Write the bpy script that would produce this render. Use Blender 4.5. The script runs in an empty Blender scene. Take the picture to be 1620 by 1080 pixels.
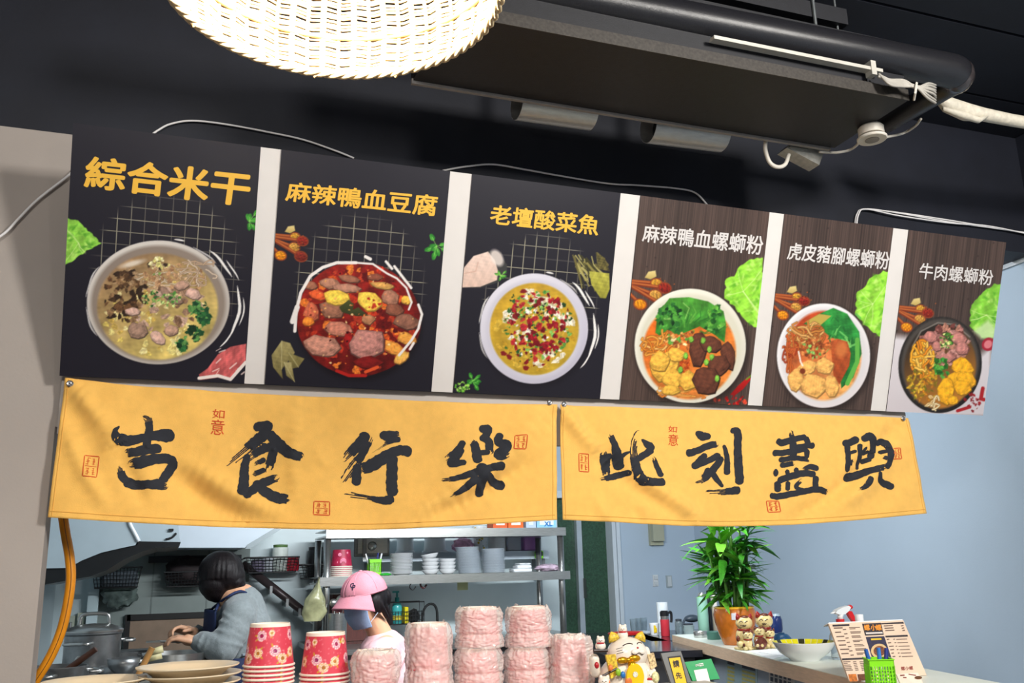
import bpy, bmesh, math, random
import numpy as np
from mathutils import Vector, Matrix, noise as mnoise

SC = bpy.context.scene
COL = SC.collection
random.seed(7)

# ------------------------------------------------------------------ camera
F_PX, EYE = 1449.717, 1.60                     # focal length in pixels of a 1620x1080 frame, eye height
_c = np.array([810., 540.]); _V = np.array([662., -5300.]); _H = np.array([4830., 798.])
_up = np.array([*(_V-_c), F_PX]); _up /= np.linalg.norm(_up)
_xx = np.array([*(_H-_c), F_PX]); _xx /= np.linalg.norm(_xx)
_yy = np.cross(_xx, _up); _yy = _yy if _yy[2] > 0 else -_yy
RW = np.array([_xx, _yy, _up])                 # camera frame (right, down, forward) -> world
CAM = np.array([0., 0., EYE])
cam = bpy.data.cameras.new('camera'); cam.sensor_width = 36; cam.lens = F_PX/1620*36; cam.clip_start = .05
camo = bpy.data.objects.new('camera', cam); COL.objects.link(camo); SC.camera = camo
_cx, _cy, _cz = RW@[1,0,0], RW@[0,-1,0], RW@[0,0,-1]
camo.matrix_world = Matrix(((_cx[0],_cy[0],_cz[0],0),(_cx[1],_cy[1],_cz[1],0),(_cx[2],_cy[2],_cz[2],EYE),(0,0,0,1)))

# ------------------------------------------------------------------ light and exposure
SC.view_settings.view_transform = 'Standard'; SC.view_settings.look = 'None'
SC.view_settings.gamma = 1; SC.view_settings.use_curve_mapping = False
SC.view_settings.exposure = 0.0
wd = bpy.data.worlds.new('world'); SC.world = wd; wd.use_nodes = True
wd.node_tree.nodes['Background'].inputs[0].default_value = (.80, .88, 1, 1)
wd.node_tree.nodes['Background'].inputs[1].default_value = .30
def area(name, loc, target, sx, sy, power, col):
    l = bpy.data.lights.new(name, 'AREA'); l.shape = 'RECTANGLE'; l.size = sx; l.size_y = sy; l.energy = power; l.color = col
    o = bpy.data.objects.new(name, l); COL.objects.link(o); o.location = loc
    o.rotation_euler = (Vector(target)-Vector(loc)).to_track_quat('-Z', 'Y').to_euler()
    return o
area('kitchen_fill_light', (1.5, 3.45, 2.42), (1.5, 5.7, 1.55), 1.8, .12, 78, (.92, .97, 1))  # unseen fill added behind the lintel to reach under the rack shelf
area('side_fill_light', (2.7, 3.6, 3.3), (3.6, 3.5, 0), .3, .9, 14, (.88, .94, 1))  # added lamp with no fitting, brightens the right wall
area('dining_panel_light_right', (2.3, -.5, 3.35), (1.6, 2.9, 1.9), .5, .5, 130, (1, .96, .90))
area('dining_fill_light_left', (-.4, -1.3, 3.35), (.6, 2.9, 1.7), .6, .6, 55, (1, .95, .88))  # frontal fill added overhead behind the camera for the shop front

# ------------------------------------------------------------------ helpers
def ray(px, py): return RW@np.array([px-810., py-540., F_PX])
def pY(px, py, Y): d = ray(px, py); return Vector(CAM+d*(Y/d[1]))
def pZ(px, py, Z): d = ray(px, py); return Vector(CAM+d*((Z-EYE)/d[2]))
def pX(px, py, X): d = ray(px, py); return Vector(CAM+d*(X/d[0]))
def proj(P):
    q = RW.T@(np.array(P, float)-CAM); return 810+F_PX*q[0]/q[2], 540+F_PX*q[1]/q[2]
def lin(h, a=1.):
    if isinstance(h, str):
        h = h.lstrip('#'); c = [int(h[i:i+2], 16)/255 for i in (0,2,4)]
    else: c = list(h)
    return tuple((x/12.92 if x <= .04045 else ((x+.055)/1.055)**2.4) for x in c)+(a,)

MATS = {}
def M(name, col='#808080', rough=.55, metal=0., var=.10, scale=12., bump=0., bscale=60., trans=0., alpha=1., emit=0., spec=.5, sub=0., attr=None, coat=0., stretch=None, ior=1.45, sheen=0.):
    if name in MATS: return MATS[name]
    m = bpy.data.materials.new(name); m.use_nodes = True; nt = m.node_tree; N = nt.nodes; L = nt.links
    b = N['Principled BSDF']
    b.inputs['Roughness'].default_value = rough; b.inputs['Metallic'].default_value = metal
    b.inputs['Specular IOR Level'].default_value = spec; b.inputs['IOR'].default_value = ior
    b.inputs['Transmission Weight'].default_value = trans; b.inputs['Alpha'].default_value = alpha
    b.inputs['Coat Weight'].default_value = coat
    if sub: b.inputs['Subsurface Weight'].default_value = sub; b.inputs['Subsurface Radius'].default_value = (.01,.004,.002)
    if sheen: b.inputs['Sheen Weight'].default_value = sheen
    c = lin(col)
    tc = N.new('ShaderNodeTexCoord'); src = tc.outputs['Object']
    if stretch:
        mp = N.new('ShaderNodeMapping'); mp.inputs['Scale'].default_value = stretch; L.new(src, mp.inputs[0]); src = mp.outputs[0]
    if attr:
        at = N.new('ShaderNodeAttribute'); at.attribute_name = attr; base = at.outputs['Color']
        L.new(base, b.inputs['Base Color'])
    elif var > 0:
        n = N.new('ShaderNodeTexNoise'); n.inputs['Scale'].default_value = scale; n.inputs['Detail'].default_value = 5
        L.new(src, n.inputs['Vector'])
        r = N.new('ShaderNodeValToRGB'); r.color_ramp.elements[0].position = .3; r.color_ramp.elements[1].position = .7
        r.color_ramp.elements[0].color = tuple(x*(1-var) for x in c[:3])+(1,)
        r.color_ramp.elements[1].color = tuple(min(1, x*(1+var)) for x in c[:3])+(1,)
        L.new(n.outputs[0], r.inputs[0]); L.new(r.outputs[0], b.inputs['Base Color'])
    else: b.inputs['Base Color'].default_value = c
    if bump:
        n2 = N.new('ShaderNodeTexNoise'); n2.inputs['Scale'].default_value = bscale; n2.inputs['Detail'].default_value = 4
        L.new(src, n2.inputs['Vector'])
        bp = N.new('ShaderNodeBump'); bp.inputs['Strength'].default_value = bump; bp.inputs['Distance'].default_value = .004
        L.new(n2.outputs[0], bp.inputs['Height']); L.new(bp.outputs[0], b.inputs['Normal'])
    if emit:
        b.inputs['Emission Color'].default_value = c; b.inputs['Emission Strength'].default_value = emit
    MATS[name] = m
    return m

def rotm(axis, deg): return Matrix.Rotation(math.radians(deg), 4, axis)
def frame(o, x, y, z):
    x, y, z = Vector(x).normalized(), Vector(y).normalized(), Vector(z).normalized()
    return Matrix(((x[0],y[0],z[0],o[0]),(x[1],y[1],z[1],o[1]),(x[2],y[2],z[2],o[2]),(0,0,0,1)))
def fz(o, deg=0): return Matrix.Translation(Vector(o))@rotm('Z', deg)

class MB:
    """collects shapes into one mesh; T maps local shape coordinates to world"""
    def __init__(s, T=None): s.v = []; s.f = []; s.mi = []; s.T = T or Matrix.Identity(4); s.cur = 0
    def add(s, vs, fs, T=None):
        o = len(s.v); A = s.T@T if T is not None else s.T
        s.v += [A@Vector(p) for p in vs]; s.f += [tuple(i+o for i in f) for f in fs]; s.mi += [s.cur]*len(fs)
        return s
    def box(s, a, b, T=None, bev=0):
        x0,y0,z0 = a; x1,y1,z1 = b
        if bev:
            e = bev; vs = []; 
            for z, k in ((z0, 1), (z0+e, 0), (z1-e, 0), (z1, 1)):
                i = e if k else 0
                vs += [(x0+i+e*(1-k),y0+i,z),(x1-i-e*(1-k),y0+i,z),(x1-i,y0+i+e*(1-k),z),(x1-i,y1-i-e*(1-k),z),(x1-i-e*(1-k),y1-i,z),(x0+i+e*(1-k),y1-i,z),(x0+i,y1-i-e*(1-k),z),(x0+i,y0+i+e*(1-k),z)]
            fs = [tuple(range(7,-1,-1)), tuple(range(24,32))]
            for r in range(3):
                for k in range(8): fs.append((r*8+k, r*8+(k+1)%8, r*8+8+(k+1)%8, r*8+8+k))
            return s.add(vs, fs, T)
        vs = [(x0,y0,z0),(x1,y0,z0),(x1,y1,z0),(x0,y1,z0),(x0,y0,z1),(x1,y0,z1),(x1,y1,z1),(x0,y1,z1)]
        return s.add(vs, [(3,2,1,0),(4,5,6,7),(0,1,5,4),(1,2,6,5),(2,3,7,6),(3,0,4,7)], T)
    def lathe(s, prof, n=32, T=None, sx=1, sy=1, capb=True, capt=True):
        vs = []; fs = []
        for r, z in prof:
            for k in range(n):
                a = 2*math.pi*k/n; vs.append((r*sx*math.cos(a), r*sy*math.sin(a), z))
        for i in range(len(prof)-1):
            for k in range(n):
                k2 = (k+1)%n; fs.append((i*n+k, i*n+k2, i*n+n+k2, i*n+n+k))
        if capb and prof[0][0] > 1e-4: fs.append(tuple(range(n-1,-1,-1)))
        if capt and prof[-1][0] > 1e-4: fs.append(tuple(range((len(prof)-1)*n, len(prof)*n)))
        return s.add(vs, fs, T)
    def tube(s, pts, r, n=8, T=None, closed=False, cap=True):
        P = [Vector(p) for p in pts]; m = len(P); R = r if hasattr(r, '__len__') else [r]*m
        vs = []; fs = []; up = None
        for i in range(m):
            if closed: t = P[(i+1)%m]-P[i-1]
            else: t = P[min(i+1,m-1)]-P[max(i-1,0)]
            if t.length < 1e-9: t = Vector((0,0,1))
            t.normalize()
            if up is None:
                up = Vector((0,0,1)) if abs(t.z) < .9 else Vector((1,0,0))
            u = up-t*up.dot(t)
            if u.length < 1e-6: u = Vector((1,0,0))-t*t.x
            u.normalize(); w = t.cross(u); up = u
            for k in range(n):
                a = 2*math.pi*k/n; vs.append(P[i]+(u*math.cos(a)+w*math.sin(a))*R[i])
        for i in range(m if closed else m-1):
            j = (i+1)%m
            for k in range(n):
                k2 = (k+1)%n; fs.append((i*n+k, i*n+k2, j*n+k2, j*n+k))
        if cap and not closed: fs += [tuple(range(n-1,-1,-1)), tuple(range((m-1)*n, m*n))]
        return s.add(vs, fs, T)
    def ell(s, c, r, nu=20, nv=12, T=None):
        prof = [(math.sin(math.pi*i/nv), -math.cos(math.pi*i/nv)) for i in range(nv+1)]
        A = Matrix.Translation(Vector(c))@Matrix.Diagonal((r[0],r[1],r[2],1))
        prof[0] = (1e-3,-1); prof[-1] = (1e-3,1)
        return s.lathe(prof, nu, (T@A) if T is not None else A)
    def prism(s, poly, d0, d1, T=None):
        """poly: list of (a,b) in local x,z ; extruded along local y from d0 to d1"""
        n = len(poly); vs = [(a,d0,b) for a,b in poly]+[(a,d1,b) for a,b in poly]
        fs = [tuple(range(n)), tuple(range(2*n-1,n-1,-1))]+[(k,n+k,n+(k+1)%n,(k+1)%n) for k in range(n)]
        return s.add(vs, fs, T)
    def grid(s, fn, nu, nv, T=None):
        vs = [fn(i/nu, j/nv) for j in range(nv+1) for i in range(nu+1)]
        w = nu+1
        return s.add(vs, [(j*w+i, j*w+i+1, (j+1)*w+i+1, (j+1)*w+i) for j in range(nv) for i in range(nu)], T)
    def build(s, name, mat, parent=None, smooth=False, loc=None, flip=False, mods=None):
        base = Vector(parent.get('_o', (0,0,0))) if parent is not None else (Vector(loc) if loc is not None else Vector((0,0,0)))
        me = bpy.data.meshes.new(name)
        me.from_pydata([tuple(v-base) for v in s.v], [], s.f)
        for m in (mat if isinstance(mat, (list,tuple)) else [mat]): me.materials.append(m)
        if any(s.mi): me.polygons.foreach_set('material_index', s.mi)
        bm = bmesh.new(); bm.from_mesh(me); bmesh.ops.recalc_face_normals(bm, faces=bm.faces); bm.to_mesh(me); bm.free()
        if smooth:
            me.polygons.foreach_set('use_smooth', [True]*len(me.polygons))
            if smooth is not True: me.set_sharp_from_angle(angle=math.radians(smooth))
        me.update()
        o = bpy.data.objects.new(name, me); COL.objects.link(o)
        if parent is not None:
            o.parent = parent
            if parent.get('_child'): o.location = (0,0,0)
            o['_o'] = tuple(base); 
        else: o.location = base; o['_o'] = tuple(base)
        return o

def thing(name, label, cat, loc, group=None):
    o = bpy.data.objects.new(name, None); COL.objects.link(o); o.location = loc; o.empty_display_size = .05
    o['_o'] = tuple(loc); o['label'] = label; o['category'] = cat
    if group: o['group'] = group
    return o
def tag(o, label, cat, group=None):
    o['label'] = label; o['category'] = cat
    if group: o['group'] = group
    return o
def struct(o): o['kind'] = 'structure'; return o
def dup(root, loc, label=None, group=None):
    r = root.copy(); COL.objects.link(r); r.location = loc; r['_o'] = tuple(loc)
    if label: r['label'] = label
    if group: r['group'] = group
    def rec(a, b):
        for ch in list(a.children):
            c = ch.copy(); COL.objects.link(c); c.parent = b; rec(ch, c)
    rec(root, r)
    return r
def crom(P, n):
    """catmull-rom through points (tuples of any length), n samples per span"""
    P = [np.array(p, float) for p in P]
    if len(P) == 1: return P
    if len(P) == 2: return [P[0]+(P[1]-P[0])*t for t in np.linspace(0,1,n+1)]
    out = []
    for i in range(len(P)-1):
        a = P[i-1] if i else 2*P[0]-P[1]; b = P[i]; c = P[i+1]; d = P[i+2] if i+2 < len(P) else 2*P[-1]-P[-2]
        for k in range(n):
            t = k/n; out.append(.5*(2*b+(c-a)*t+(2*a-5*b+4*c-d)*t*t+(3*b-a-3*c+d)*t**3))
    out.append(P[-1]); return out
def path3(P, n=8): return [tuple(p) for p in crom(P, n)]

EPSD = Vector((0,-1,0))
def text_mesh(body, bold=0., res=3):
    c = bpy.data.curves.new('lettering', 'FONT'); c.body = body; c.offset = bold; c.resolution_u = res; c.fill_mode = 'BOTH'
    o = bpy.data.objects.new('lettering', c); COL.objects.link(o)
    me = bpy.data.meshes.new_from_object(o.evaluated_get(bpy.context.evaluated_depsgraph_get()))
    v = np.array([x.co[:2] for x in me.vertices]); f = [tuple(p.vertices) for p in me.polygons]
    bpy.data.objects.remove(o); bpy.data.curves.remove(c); bpy.data.meshes.remove(me)
    return v, f
def text_quad(body, quad, fn, bold=.02, name='lettering', mat=None, parent=None, pad=None, label=None):
    """writes body into the quad (TL,TR,BR,BL in photo measure); fn(px,py) gives the point on the printed surface"""
    v, f = text_mesh(body, 0.)
    lo, hi = v.min(0)-bold, v.max(0)+bold
    if pad: lo, hi = np.array(pad[0]), np.array(pad[1])
    a = (v-lo)/(hi-lo); q = [np.array(p, float) for p in quad]
    mb = MB()
    b = bold/(hi-lo)
    for i, (dx, dy) in enumerate(((0,0),(1,0),(-1,0),(0,1),(0,-1),(.7,.7),(-.7,-.7),(.7,-.7),(-.7,.7)) if bold else ((0,0),)):
        pts = []
        for s_, t_ in a+np.array([dx,dy])*b:          # heavier strokes: the same glyph printed shifted, each a hair above the last
            p = (q[3]*(1-s_)+q[2]*s_)*(1-t_)+(q[0]*(1-s_)+q[1]*s_)*t_
            pts.append(fn(p[0], p[1])+EPSD*(i*2e-5))
        mb.add(pts, f)
    o = mb.build(name, mat, parent)
    if label: o['label'] = label
    return o
# ------------------------------------------------------------------ the setting
YF = 3.03                                      # front face of the shop-front wall over the counter
ZP = pY(50, 205, YF).z                         # where the black paint of the ceiling zone begins
ZC = 3.62
XR = pZ(1605, 414, ZP).x                       # right wall
XJ = pY(72, 830, YF).x                         # left jamb of the opening
YB = 6.3                                       # kitchen back wall
XK = pY(88, 930, YB).x                        # kitchen left wall
XE = pY(1441, 690, 3.01).x                     # right end of the lintel
BLACK = M('black_paint', '#171a25', .62, var=.18, scale=5, bump=.10, bscale=90)
COLW = M('warm_white_plaster', '#aca39c', .8, var=.04, scale=3, bump=.08, bscale=120)
BLUEW = M('pale_blue_plaster', '#aebfcf', .75, var=.03, scale=2, bump=.08, bscale=120)
KITW = M('kitchen_wall_panel', '#cfdde0', .35, var=.05, scale=4)
def sbox(name, a, b, mat): return struct(MB().box(a, b).build(name, mat))
sbox('floor', (-3,-2.5,-.1), (XR,YB,0), M('grey_floor', '#6d6a66', .6, scale=6))
ceil = sbox('ceiling', (-3,-2.5,ZC), (XR+.1,YB+.1,ZC+.1), BLACK)
for i in range(9):                             # boards of the ceiling, told apart at the upper right
    o = MB().box((-3, -.6+i*.42, ZC-.018), (XR-.01, -.6+i*.42+.405, ZC-.001)).build('ceiling_board', BLACK, ceil)
sbox('wall_front_left', (-3,YF,0), (XJ,YF+.12,ZP), COLW)
sbox('wall_front_left_upper', (-3,YF,ZP), (XJ,YF+.12,ZC), BLACK)
ZL = pY(880, 694, 3.01).z                      # lower edge of the white lintel
sbox('wall_front_lintel', (XJ,YF,ZL), (XE,YF+.12,ZP), COLW)
sbox('wall_front_bulkhead', (XJ,YF,ZP), (XR,YF+.12,ZC), BLACK)
sbox('wall_right', (XR,-2.5,0), (XR+.1,YB,ZP), BLUEW)
sbox('wall_right_upper', (XR,-2.5,ZP), (XR+.1,YB,ZC), BLACK)
sbox('trim_1', (XR-.012,-2.5,ZP-.02), (XR,YB,ZP), M('trim_white', '#c9ced2', .5))
XD0, XD1 = pY(884, 900, YB).x, pY(981, 900, YB).x     # doorway in the back wall
sbox('wall_back_kitchen', (XK,YB,0), (XD0,YB+.1,ZC), KITW)
sbox('wall_back_side', (XD1,YB,0), (XR,YB+.1,ZC), BLUEW)
sbox('wall_back_above_door', (XD0,YB,2.15), (XD1,YB+.1,ZC), BLUEW)
sbox('wall_kitchen_left', (XK-.1,YF+.12,0), (XK,YB,ZC), M('kitchen_left_wall_tile', '#b9c6cb', .4, var=.05, scale=4))
sbox('wall_left', (-3.1,-2.5,0), (-3,YF,ZP), COLW)
sbox('wall_left_upper', (-3.1,-2.5,ZP), (-3,YF,ZC), BLACK)
# low counter wall below the opening and the serving counter
sbox('wall_counter_front', (XJ,2.45,0), (1.9,YF+.05,1.0), COLW)

# sliding door of green patterned glass in the doorway
dr = thing('door_1', 'green patterned glass sliding door with white frame beside shelf', 'door', (XD0, YB, 0)); dr['kind'] = 'structure'
ALU = M('aluminium_frame', '#b9c2c8', .35, .6, var=.06)
WFR = M('white_door_frame', '#c6d0d8', .45, var=.04)
GG = M('green_glass', '#2c4b38', .22, var=.35, scale=90, bump=.5, bscale=260, spec=.5)
MB().box((XD1-.075,YB-.05,0),(XD1-.045,YB+.09,2.15)).box((XD1-.03,YB-.03,0),(XD1,YB+.09,2.15)).box((XD0,YB-.02,2.1),(XD1,YB+.09,2.15)).build('door_frame', WFR, dr)
MB().box((XD0,YB+.06,0),(XD1-.045,YB+.075,2.12)).build('pane', GG, dr)
xb = pY(917, 900, YB+.03).x
MB().box((xb-.02,YB+.01,0),(xb+.02,YB+.055,2.12)).build('stile', ALU, dr)
p = pY(926, 930, YB)
MB().box((p.x-.009,YB+.0,p.z-.07),(p.x+.009,YB+.055,p.z+.07)).build('handle', M('door_handle_dark', '#2b332e', .4), dr)

# fuse box and two switch plates on the back wall
BEI = M('beige_plastic', '#a7a892', .5, var=.04)
a, b = pY(1026, 800, YB-.03), pY(1050, 862, YB-.03)
fb = thing('fuse_box', 'beige metal fuse box on the blue wall under yellow banner', 'fuse box', (a.x, YB, b.z))
MB().box((a.x,YB-.03,b.z),(b.x,YB,a.z)).build('back_plate', BEI, fb)
MB().box((a.x+.004,YB-.07,b.z+.03),(b.x-.012,YB-.03,a.z)).build('cover', BEI, fb)
for q, l, nm in (((1033,909,1042,927), 'white double light switch nearest the door frame', 2), ((1054,910,1064,929), 'plain grey switch plate right of the double light switch', 1)):
    a, b = pY(q[0],q[1],YB-.008), pY(q[2],q[3],YB-.008)
    s = thing('light_switch', l, 'switch', (a.x, YB, b.z))
    MB().box((a.x,YB-.008,b.z),(b.x,YB,a.z)).build('plate', M('switch_white','#cfd3d6',.4,var=.03) if nm==2 else M('switch_grey','#9fabaf',.4,var=.03), s)
    for k in range(nm):
        h = (a.z-b.z)/nm
        MB().box((a.x+.008,YB-.014,b.z+h*k+.008),(b.x-.008,YB-.008,b.z+h*(k+1)-.008)).build('rocker', M('switch_rocker','#c2c9cc' if nm==2 else '#98a5a8',.35,var=.03), s)

a = pY(150,930,YB).x
sbox('trim_2', (a-.03,YB-.06,0), (a+.03,YB,ZC), M('corner_post_white','#c9dbe0',.4,var=.03))
# ------------------------------------------------------------------ leaning menu board with six printed posters
LEAN = math.radians(19.6); BL_ = .745
Y0B = 2.975; Z0B = pY(700, 620, Y0B).z
bdir = Vector((0, -math.sin(LEAN), math.cos(LEAN))); bnor = Vector((0, -math.cos(LEAN), -math.sin(LEAN)))
BO = Vector((0, Y0B, Z0B))                     # point on the lower edge, X free
def onboard(px, py, eps=0.):
    d = Vector(ray(px, py)); o = Vector(CAM)
    t = (BO-o).dot(bnor)/d.dot(bnor); return o+d*t+bnor*eps
def bpt(X, s, eps=0.): return Vector((X, Y0B, Z0B))+bdir*s+bnor*eps
XB0, XB1 = onboard(98,593).x, onboard(1553,655).x
brd = MB(); Tb = frame((0,Y0B,Z0B), (1,0,0), -bnor, bdir)
brd.box((XB0-.002,.0,0),(XB1,.012,BL_), Tb)
brd = brd.build('menu_backing_board', M('white_foam_board', '#ded9d5', .6, var=.02), loc=(XB0,Y0B,Z0B))
tag(brd, 'long white backing board behind the six menu posters, leaning forward', 'board')
o = MB().box((XB0+.02,.012,.03),(XE-.1,.03,.06), Tb).build('batten', M('grey_batten','#8a8680',.7), brd)

sbox('trim_3', (pY(93,650,3.0).x,3.003,Z0B-.17), (XE-.02,YF,Z0B+.004), M('rail_grey','#b9b2ac',.6,var=.03))
class Canvas:
    def __init__(s, X, Y, U, V, bg):
        s.X, s.Y, s.U, s.V = X, Y, U, V; s.h, s.w = X.shape
        s.C = np.empty(X.shape+(3,)); s.C[:] = s.rgb(bg)
        s.rs = np.random.RandomState(5)
    def rgb(s, h):
        if isinstance(h, str): h = h.lstrip('#'); return np.array([int(h[i:i+2],16)/255 for i in (0,2,4)])
        return np.array(h, float)
    def win(s, x0, y0, x1, y1):
        m = (s.X >= x0)&(s.X <= x1)&(s.Y >= y0)&(s.Y <= y1)
        r = np.where(m.any(1))[0]; c = np.where(m.any(0))[0]
        if len(r) == 0: return None
        return slice(r[0], r[-1]+1), slice(c[0], c[-1]+1)
    def mix(s, w, a, col):
        a = a[...,None]; s.C[w] = s.C[w]*(1-a)+col*a
    def n(s, X, Y, sc, seed=0):
        """smooth pseudo noise 0..1"""
        r = np.random.RandomState(seed); t = np.zeros_like(X); amp = 1; tot = 0
        for o in range(4):
            a, b = r.uniform(0,6.28,2); c = r.uniform(0,6.28)
            for k in range(3):
                th = r.uniform(0, 6.28); ph = r.uniform(0, 6.28)
                t += amp*np.sin((X*math.cos(th)+Y*math.sin(th))*sc*r.uniform(.7,1.4)*2**o+ph)/3
            tot += amp; amp *= .6
        return .5+.5*t/tot*1.6
    def ell(s, cx, cy, rx, ry, col, rot=0, soft=.8, a=1., wob=0., seed=0, lo=None, tex=0, tsc=.5):
        R = max(rx, ry)*(1.25+wob)+2; w = s.win(cx-R, cy-R, cx+R, cy+R)
        if w is None: return
        X, Y = s.X[w]-cx, s.Y[w]-cy; cr, sr = math.cos(math.radians(rot)), math.sin(math.radians(rot))
        u, v = X*cr+Y*sr, -X*sr+Y*cr
        q = np.sqrt((u/rx)**2+(v/ry)**2)
        if wob:
            th = np.arctan2(v/ry, u/rx); r = np.random.RandomState(seed)
            q = q*(1+wob*(np.sin(th*2+r.uniform(0,6))*.5+np.sin(th*3+r.uniform(0,6))*.4+np.sin(th*5+r.uniform(0,6))*.3+np.sin(th*9+r.uniform(0,6))*.2))
        al = np.clip(.5-(q-1)*min(rx, ry)/(2*soft), 0, 1)*a
        c = s.rgb(col)
        if lo is not None:
            g = np.clip(.5+.5*(u/rx*.5+v/ry*.85), 0, 1)[...,None]; c = c*(1-g)+s.rgb(lo)*g
        if tex:
            t = (s.n(s.X[w], s.Y[w], tsc, seed+3)-.5)*2*tex; c = np.clip(c*(1+t[...,None]), 0, 1)
        s.mix(w, al, c)
    def poly(s, P, col, soft=.7, a=1., lo=None, tex=0, tsc=.4, seed=0):
        P = np.array(P, float); x0, y0 = P.min(0)-2; x1, y1 = P.max(0)+2; w = s.win(x0, y0, x1, y1)
        if w is None: return
        X, Y = s.X[w], s.Y[w]; ins = np.zeros(X.shape, bool); D = np.full(X.shape, 1e9)
        for i in range(len(P)):
            ax, ay = P[i]; bx, by = P[(i+1)%len(P)]
            dx, dy = bx-ax, by-ay
            t = np.clip(((X-ax)*dx+(Y-ay)*dy)/(dx*dx+dy*dy+1e-9), 0, 1)
            D = np.minimum(D, np.hypot(X-ax-t*dx, Y-ay-t*dy))
            cnd = ((ay > Y) != (by > Y)); xi = ax+(Y-ay)*dx/(dy if abs(dy) > 1e-9 else 1e-9)
            ins ^= cnd&(X < xi)
        al = np.clip(.5+np.where(ins, D, -D)/(2*soft), 0, 1)*a
        c = s.rgb(col)
        if lo is not None:
            g = np.clip((Y-y0)/(y1-y0), 0, 1)[...,None]; c = c*(1-g)+s.rgb(lo)*g
        if tex: c = np.clip(c*(1+((s.n(X, Y, tsc, seed)-.5)*2*tex)[...,None]), 0, 1)
        s.mix(w, al, c)
    def line(s, P, wd, col, a=1., soft=.6):
        P = [np.array(p, float) for p in P]; A = np.array([p[:2] for p in P])
        wmax = max([p[2] for p in P]) if len(P[0]) > 2 else wd
        x0, y0 = A.min(0)-wmax-2; x1, y1 = A.max(0)+wmax+2; w = s.win(x0, y0, x1, y1)
        if w is None: return
        X, Y = s.X[w], s.Y[w]; D = np.full(X.shape, 1e9)
        for i in range(len(P)-1):
            ax, ay = P[i][:2]; bx, by = P[i+1][:2]; dx, dy = bx-ax, by-ay
            t = np.clip(((X-ax)*dx+(Y-ay)*dy)/(dx*dx+dy*dy+1e-9), 0, 1)
            ww = (P[i][2]*(1-t)+P[i+1][2]*t)/2 if len(P[0]) > 2 else wd/2
            D = np.minimum(D, np.hypot(X-ax-t*dx, Y-ay-t*dy)-ww)
        s.mix(w, np.clip(.5-D/(2*soft), 0, 1)*a, s.rgb(col))
    # ---- food vocabulary
    def scatter(s, cx, cy, rx, ry, n, cols, r0, r1, seed=0, asp=(.5,1), wob=.25, a=1., power=.5, tex=.25):
        r = np.random.RandomState(seed)
        for k in range(n):
            th = r.uniform(0, 6.283); q = r.uniform(0,1)**power
            R = r.uniform(r0, r1); s.ell(cx+rx*q*math.cos(th), cy+ry*q*math.sin(th), R, R*r.uniform(*asp), cols[r.randint(len(cols))], r.uniform(0,180), .7, a, wob, int(r.randint(9999)), tex=tex, tsc=.7)
    def chunk(s, cx, cy, w_, h_, rot, col, seed=0, hl=1.25, dk=.55):
        """a cut piece of food: dark edge, body, lit upper face"""
        r = np.random.RandomState(seed); n = 9; P = []
        for k in range(n):
            t = 6.283*k/n+r.uniform(-.2,.2); q = r.uniform(.84,1.1); P.append((math.cos(t)*w_*q, math.sin(t)*h_*q))
        cr, sr = math.cos(math.radians(rot)), math.sin(math.radians(rot))
        T = lambda f, dx=0, dy=0: [(cx+dx+(x*cr-y*sr)*f, cy+dy+(x*sr+y*cr)*f) for x, y in P]
        c = s.rgb(col)
        s.poly(T(1.06, .6, 1.2), np.clip(c*dk,0,1)); s.poly(T(1), c, tex=.22, tsc=.45, seed=seed); s.poly(T(.72,-w_*.1,-h_*.16), np.clip(c*hl,0,1), soft=1.6, a=.75, tex=.18, tsc=.6, seed=seed+1)
        s.line([T(.9)[0], T(.9)[2]], .8, np.clip(c*1.5,0,1), .35)
    def noodles(s, cx, cy, rx, ry, n, cols, wd, seed=0):
        r = np.random.RandomState(seed)
        for k in range(n):
            th = r.uniform(0,6.28); q = r.uniform(0,.9); x, y = cx+rx*q*math.cos(th), cy+ry*q*math.sin(th); d = r.uniform(0,6.28); P = [(x,y)]
            for j in range(7):
                d += r.uniform(-.6,.6); x += math.cos(d)*rx*.16; y += math.sin(d)*ry*.16; e = math.hypot((x-cx)/rx, (y-cy)/ry)
                if e > 1.08: x, y = cx+(x-cx)*1.08/e, cy+(y-cy)*1.08/e; d += 1.2
                P.append((x,y))
            c = s.rgb(cols[r.randint(len(cols))])
            s.line(P, wd*1.35, np.clip(c*.6,0,1), .8); s.line(P, wd*.8, c)
    def grid(s, cu, cv, ru, rv, su, sv, col='#e6dfbb'):
        """fine printed squares fading out round the dish"""
        q = np.sqrt(((s.U-cu)/ru)**2+((s.V-cv)/rv)**2)
        m = np.clip((1.02-q)*9, 0, 1)
        du = np.abs(((s.U-cu)/su+.5)%1-.5)*su; dv = np.abs(((s.V-cv)/sv+.5)%1-.5)*sv
        ku, kv = .5*s.pu, .5*s.pv
        a = np.maximum(np.clip(1.1-du/ku/1.15, 0, 1), np.clip(1.1-dv/kv/1.15, 0, 1))*m*.62
        s.mix((slice(None), slice(None)), a, s.rgb(col))
    def swoosh(s, cx, cy, rx, ry, rot=0, seed=0):
        """dry white brush marks hugging the right rim"""
        r = np.random.RandomState(seed)
        for a0, a1, k, w in ((-62,-38,1.02,2.2),(-50,-22,1.10,3.4),(-36,-18,1.17,2.0),(-14,30,1.13,4.2),(-4,18,1.19,2.0),(26,40,1.12,2.2),(-78,-70,1.05,2.4),(148,176,1.02,2.6),(185,215,1.02,2.4)):
            P = []
            for t in np.linspace(a0, a1, 9):
                th = math.radians(t); f = k+.008*math.sin(t*.25); x, y = rx*f*math.cos(th), ry*f*math.sin(th); q = (t-a0)/(a1-a0)
                P.append((cx+x, cy+y, w*(math.sin(math.pi*min(1,max(0,q)))**.6+.15)))
            s.line(P, w, '#ece9e6')
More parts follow.
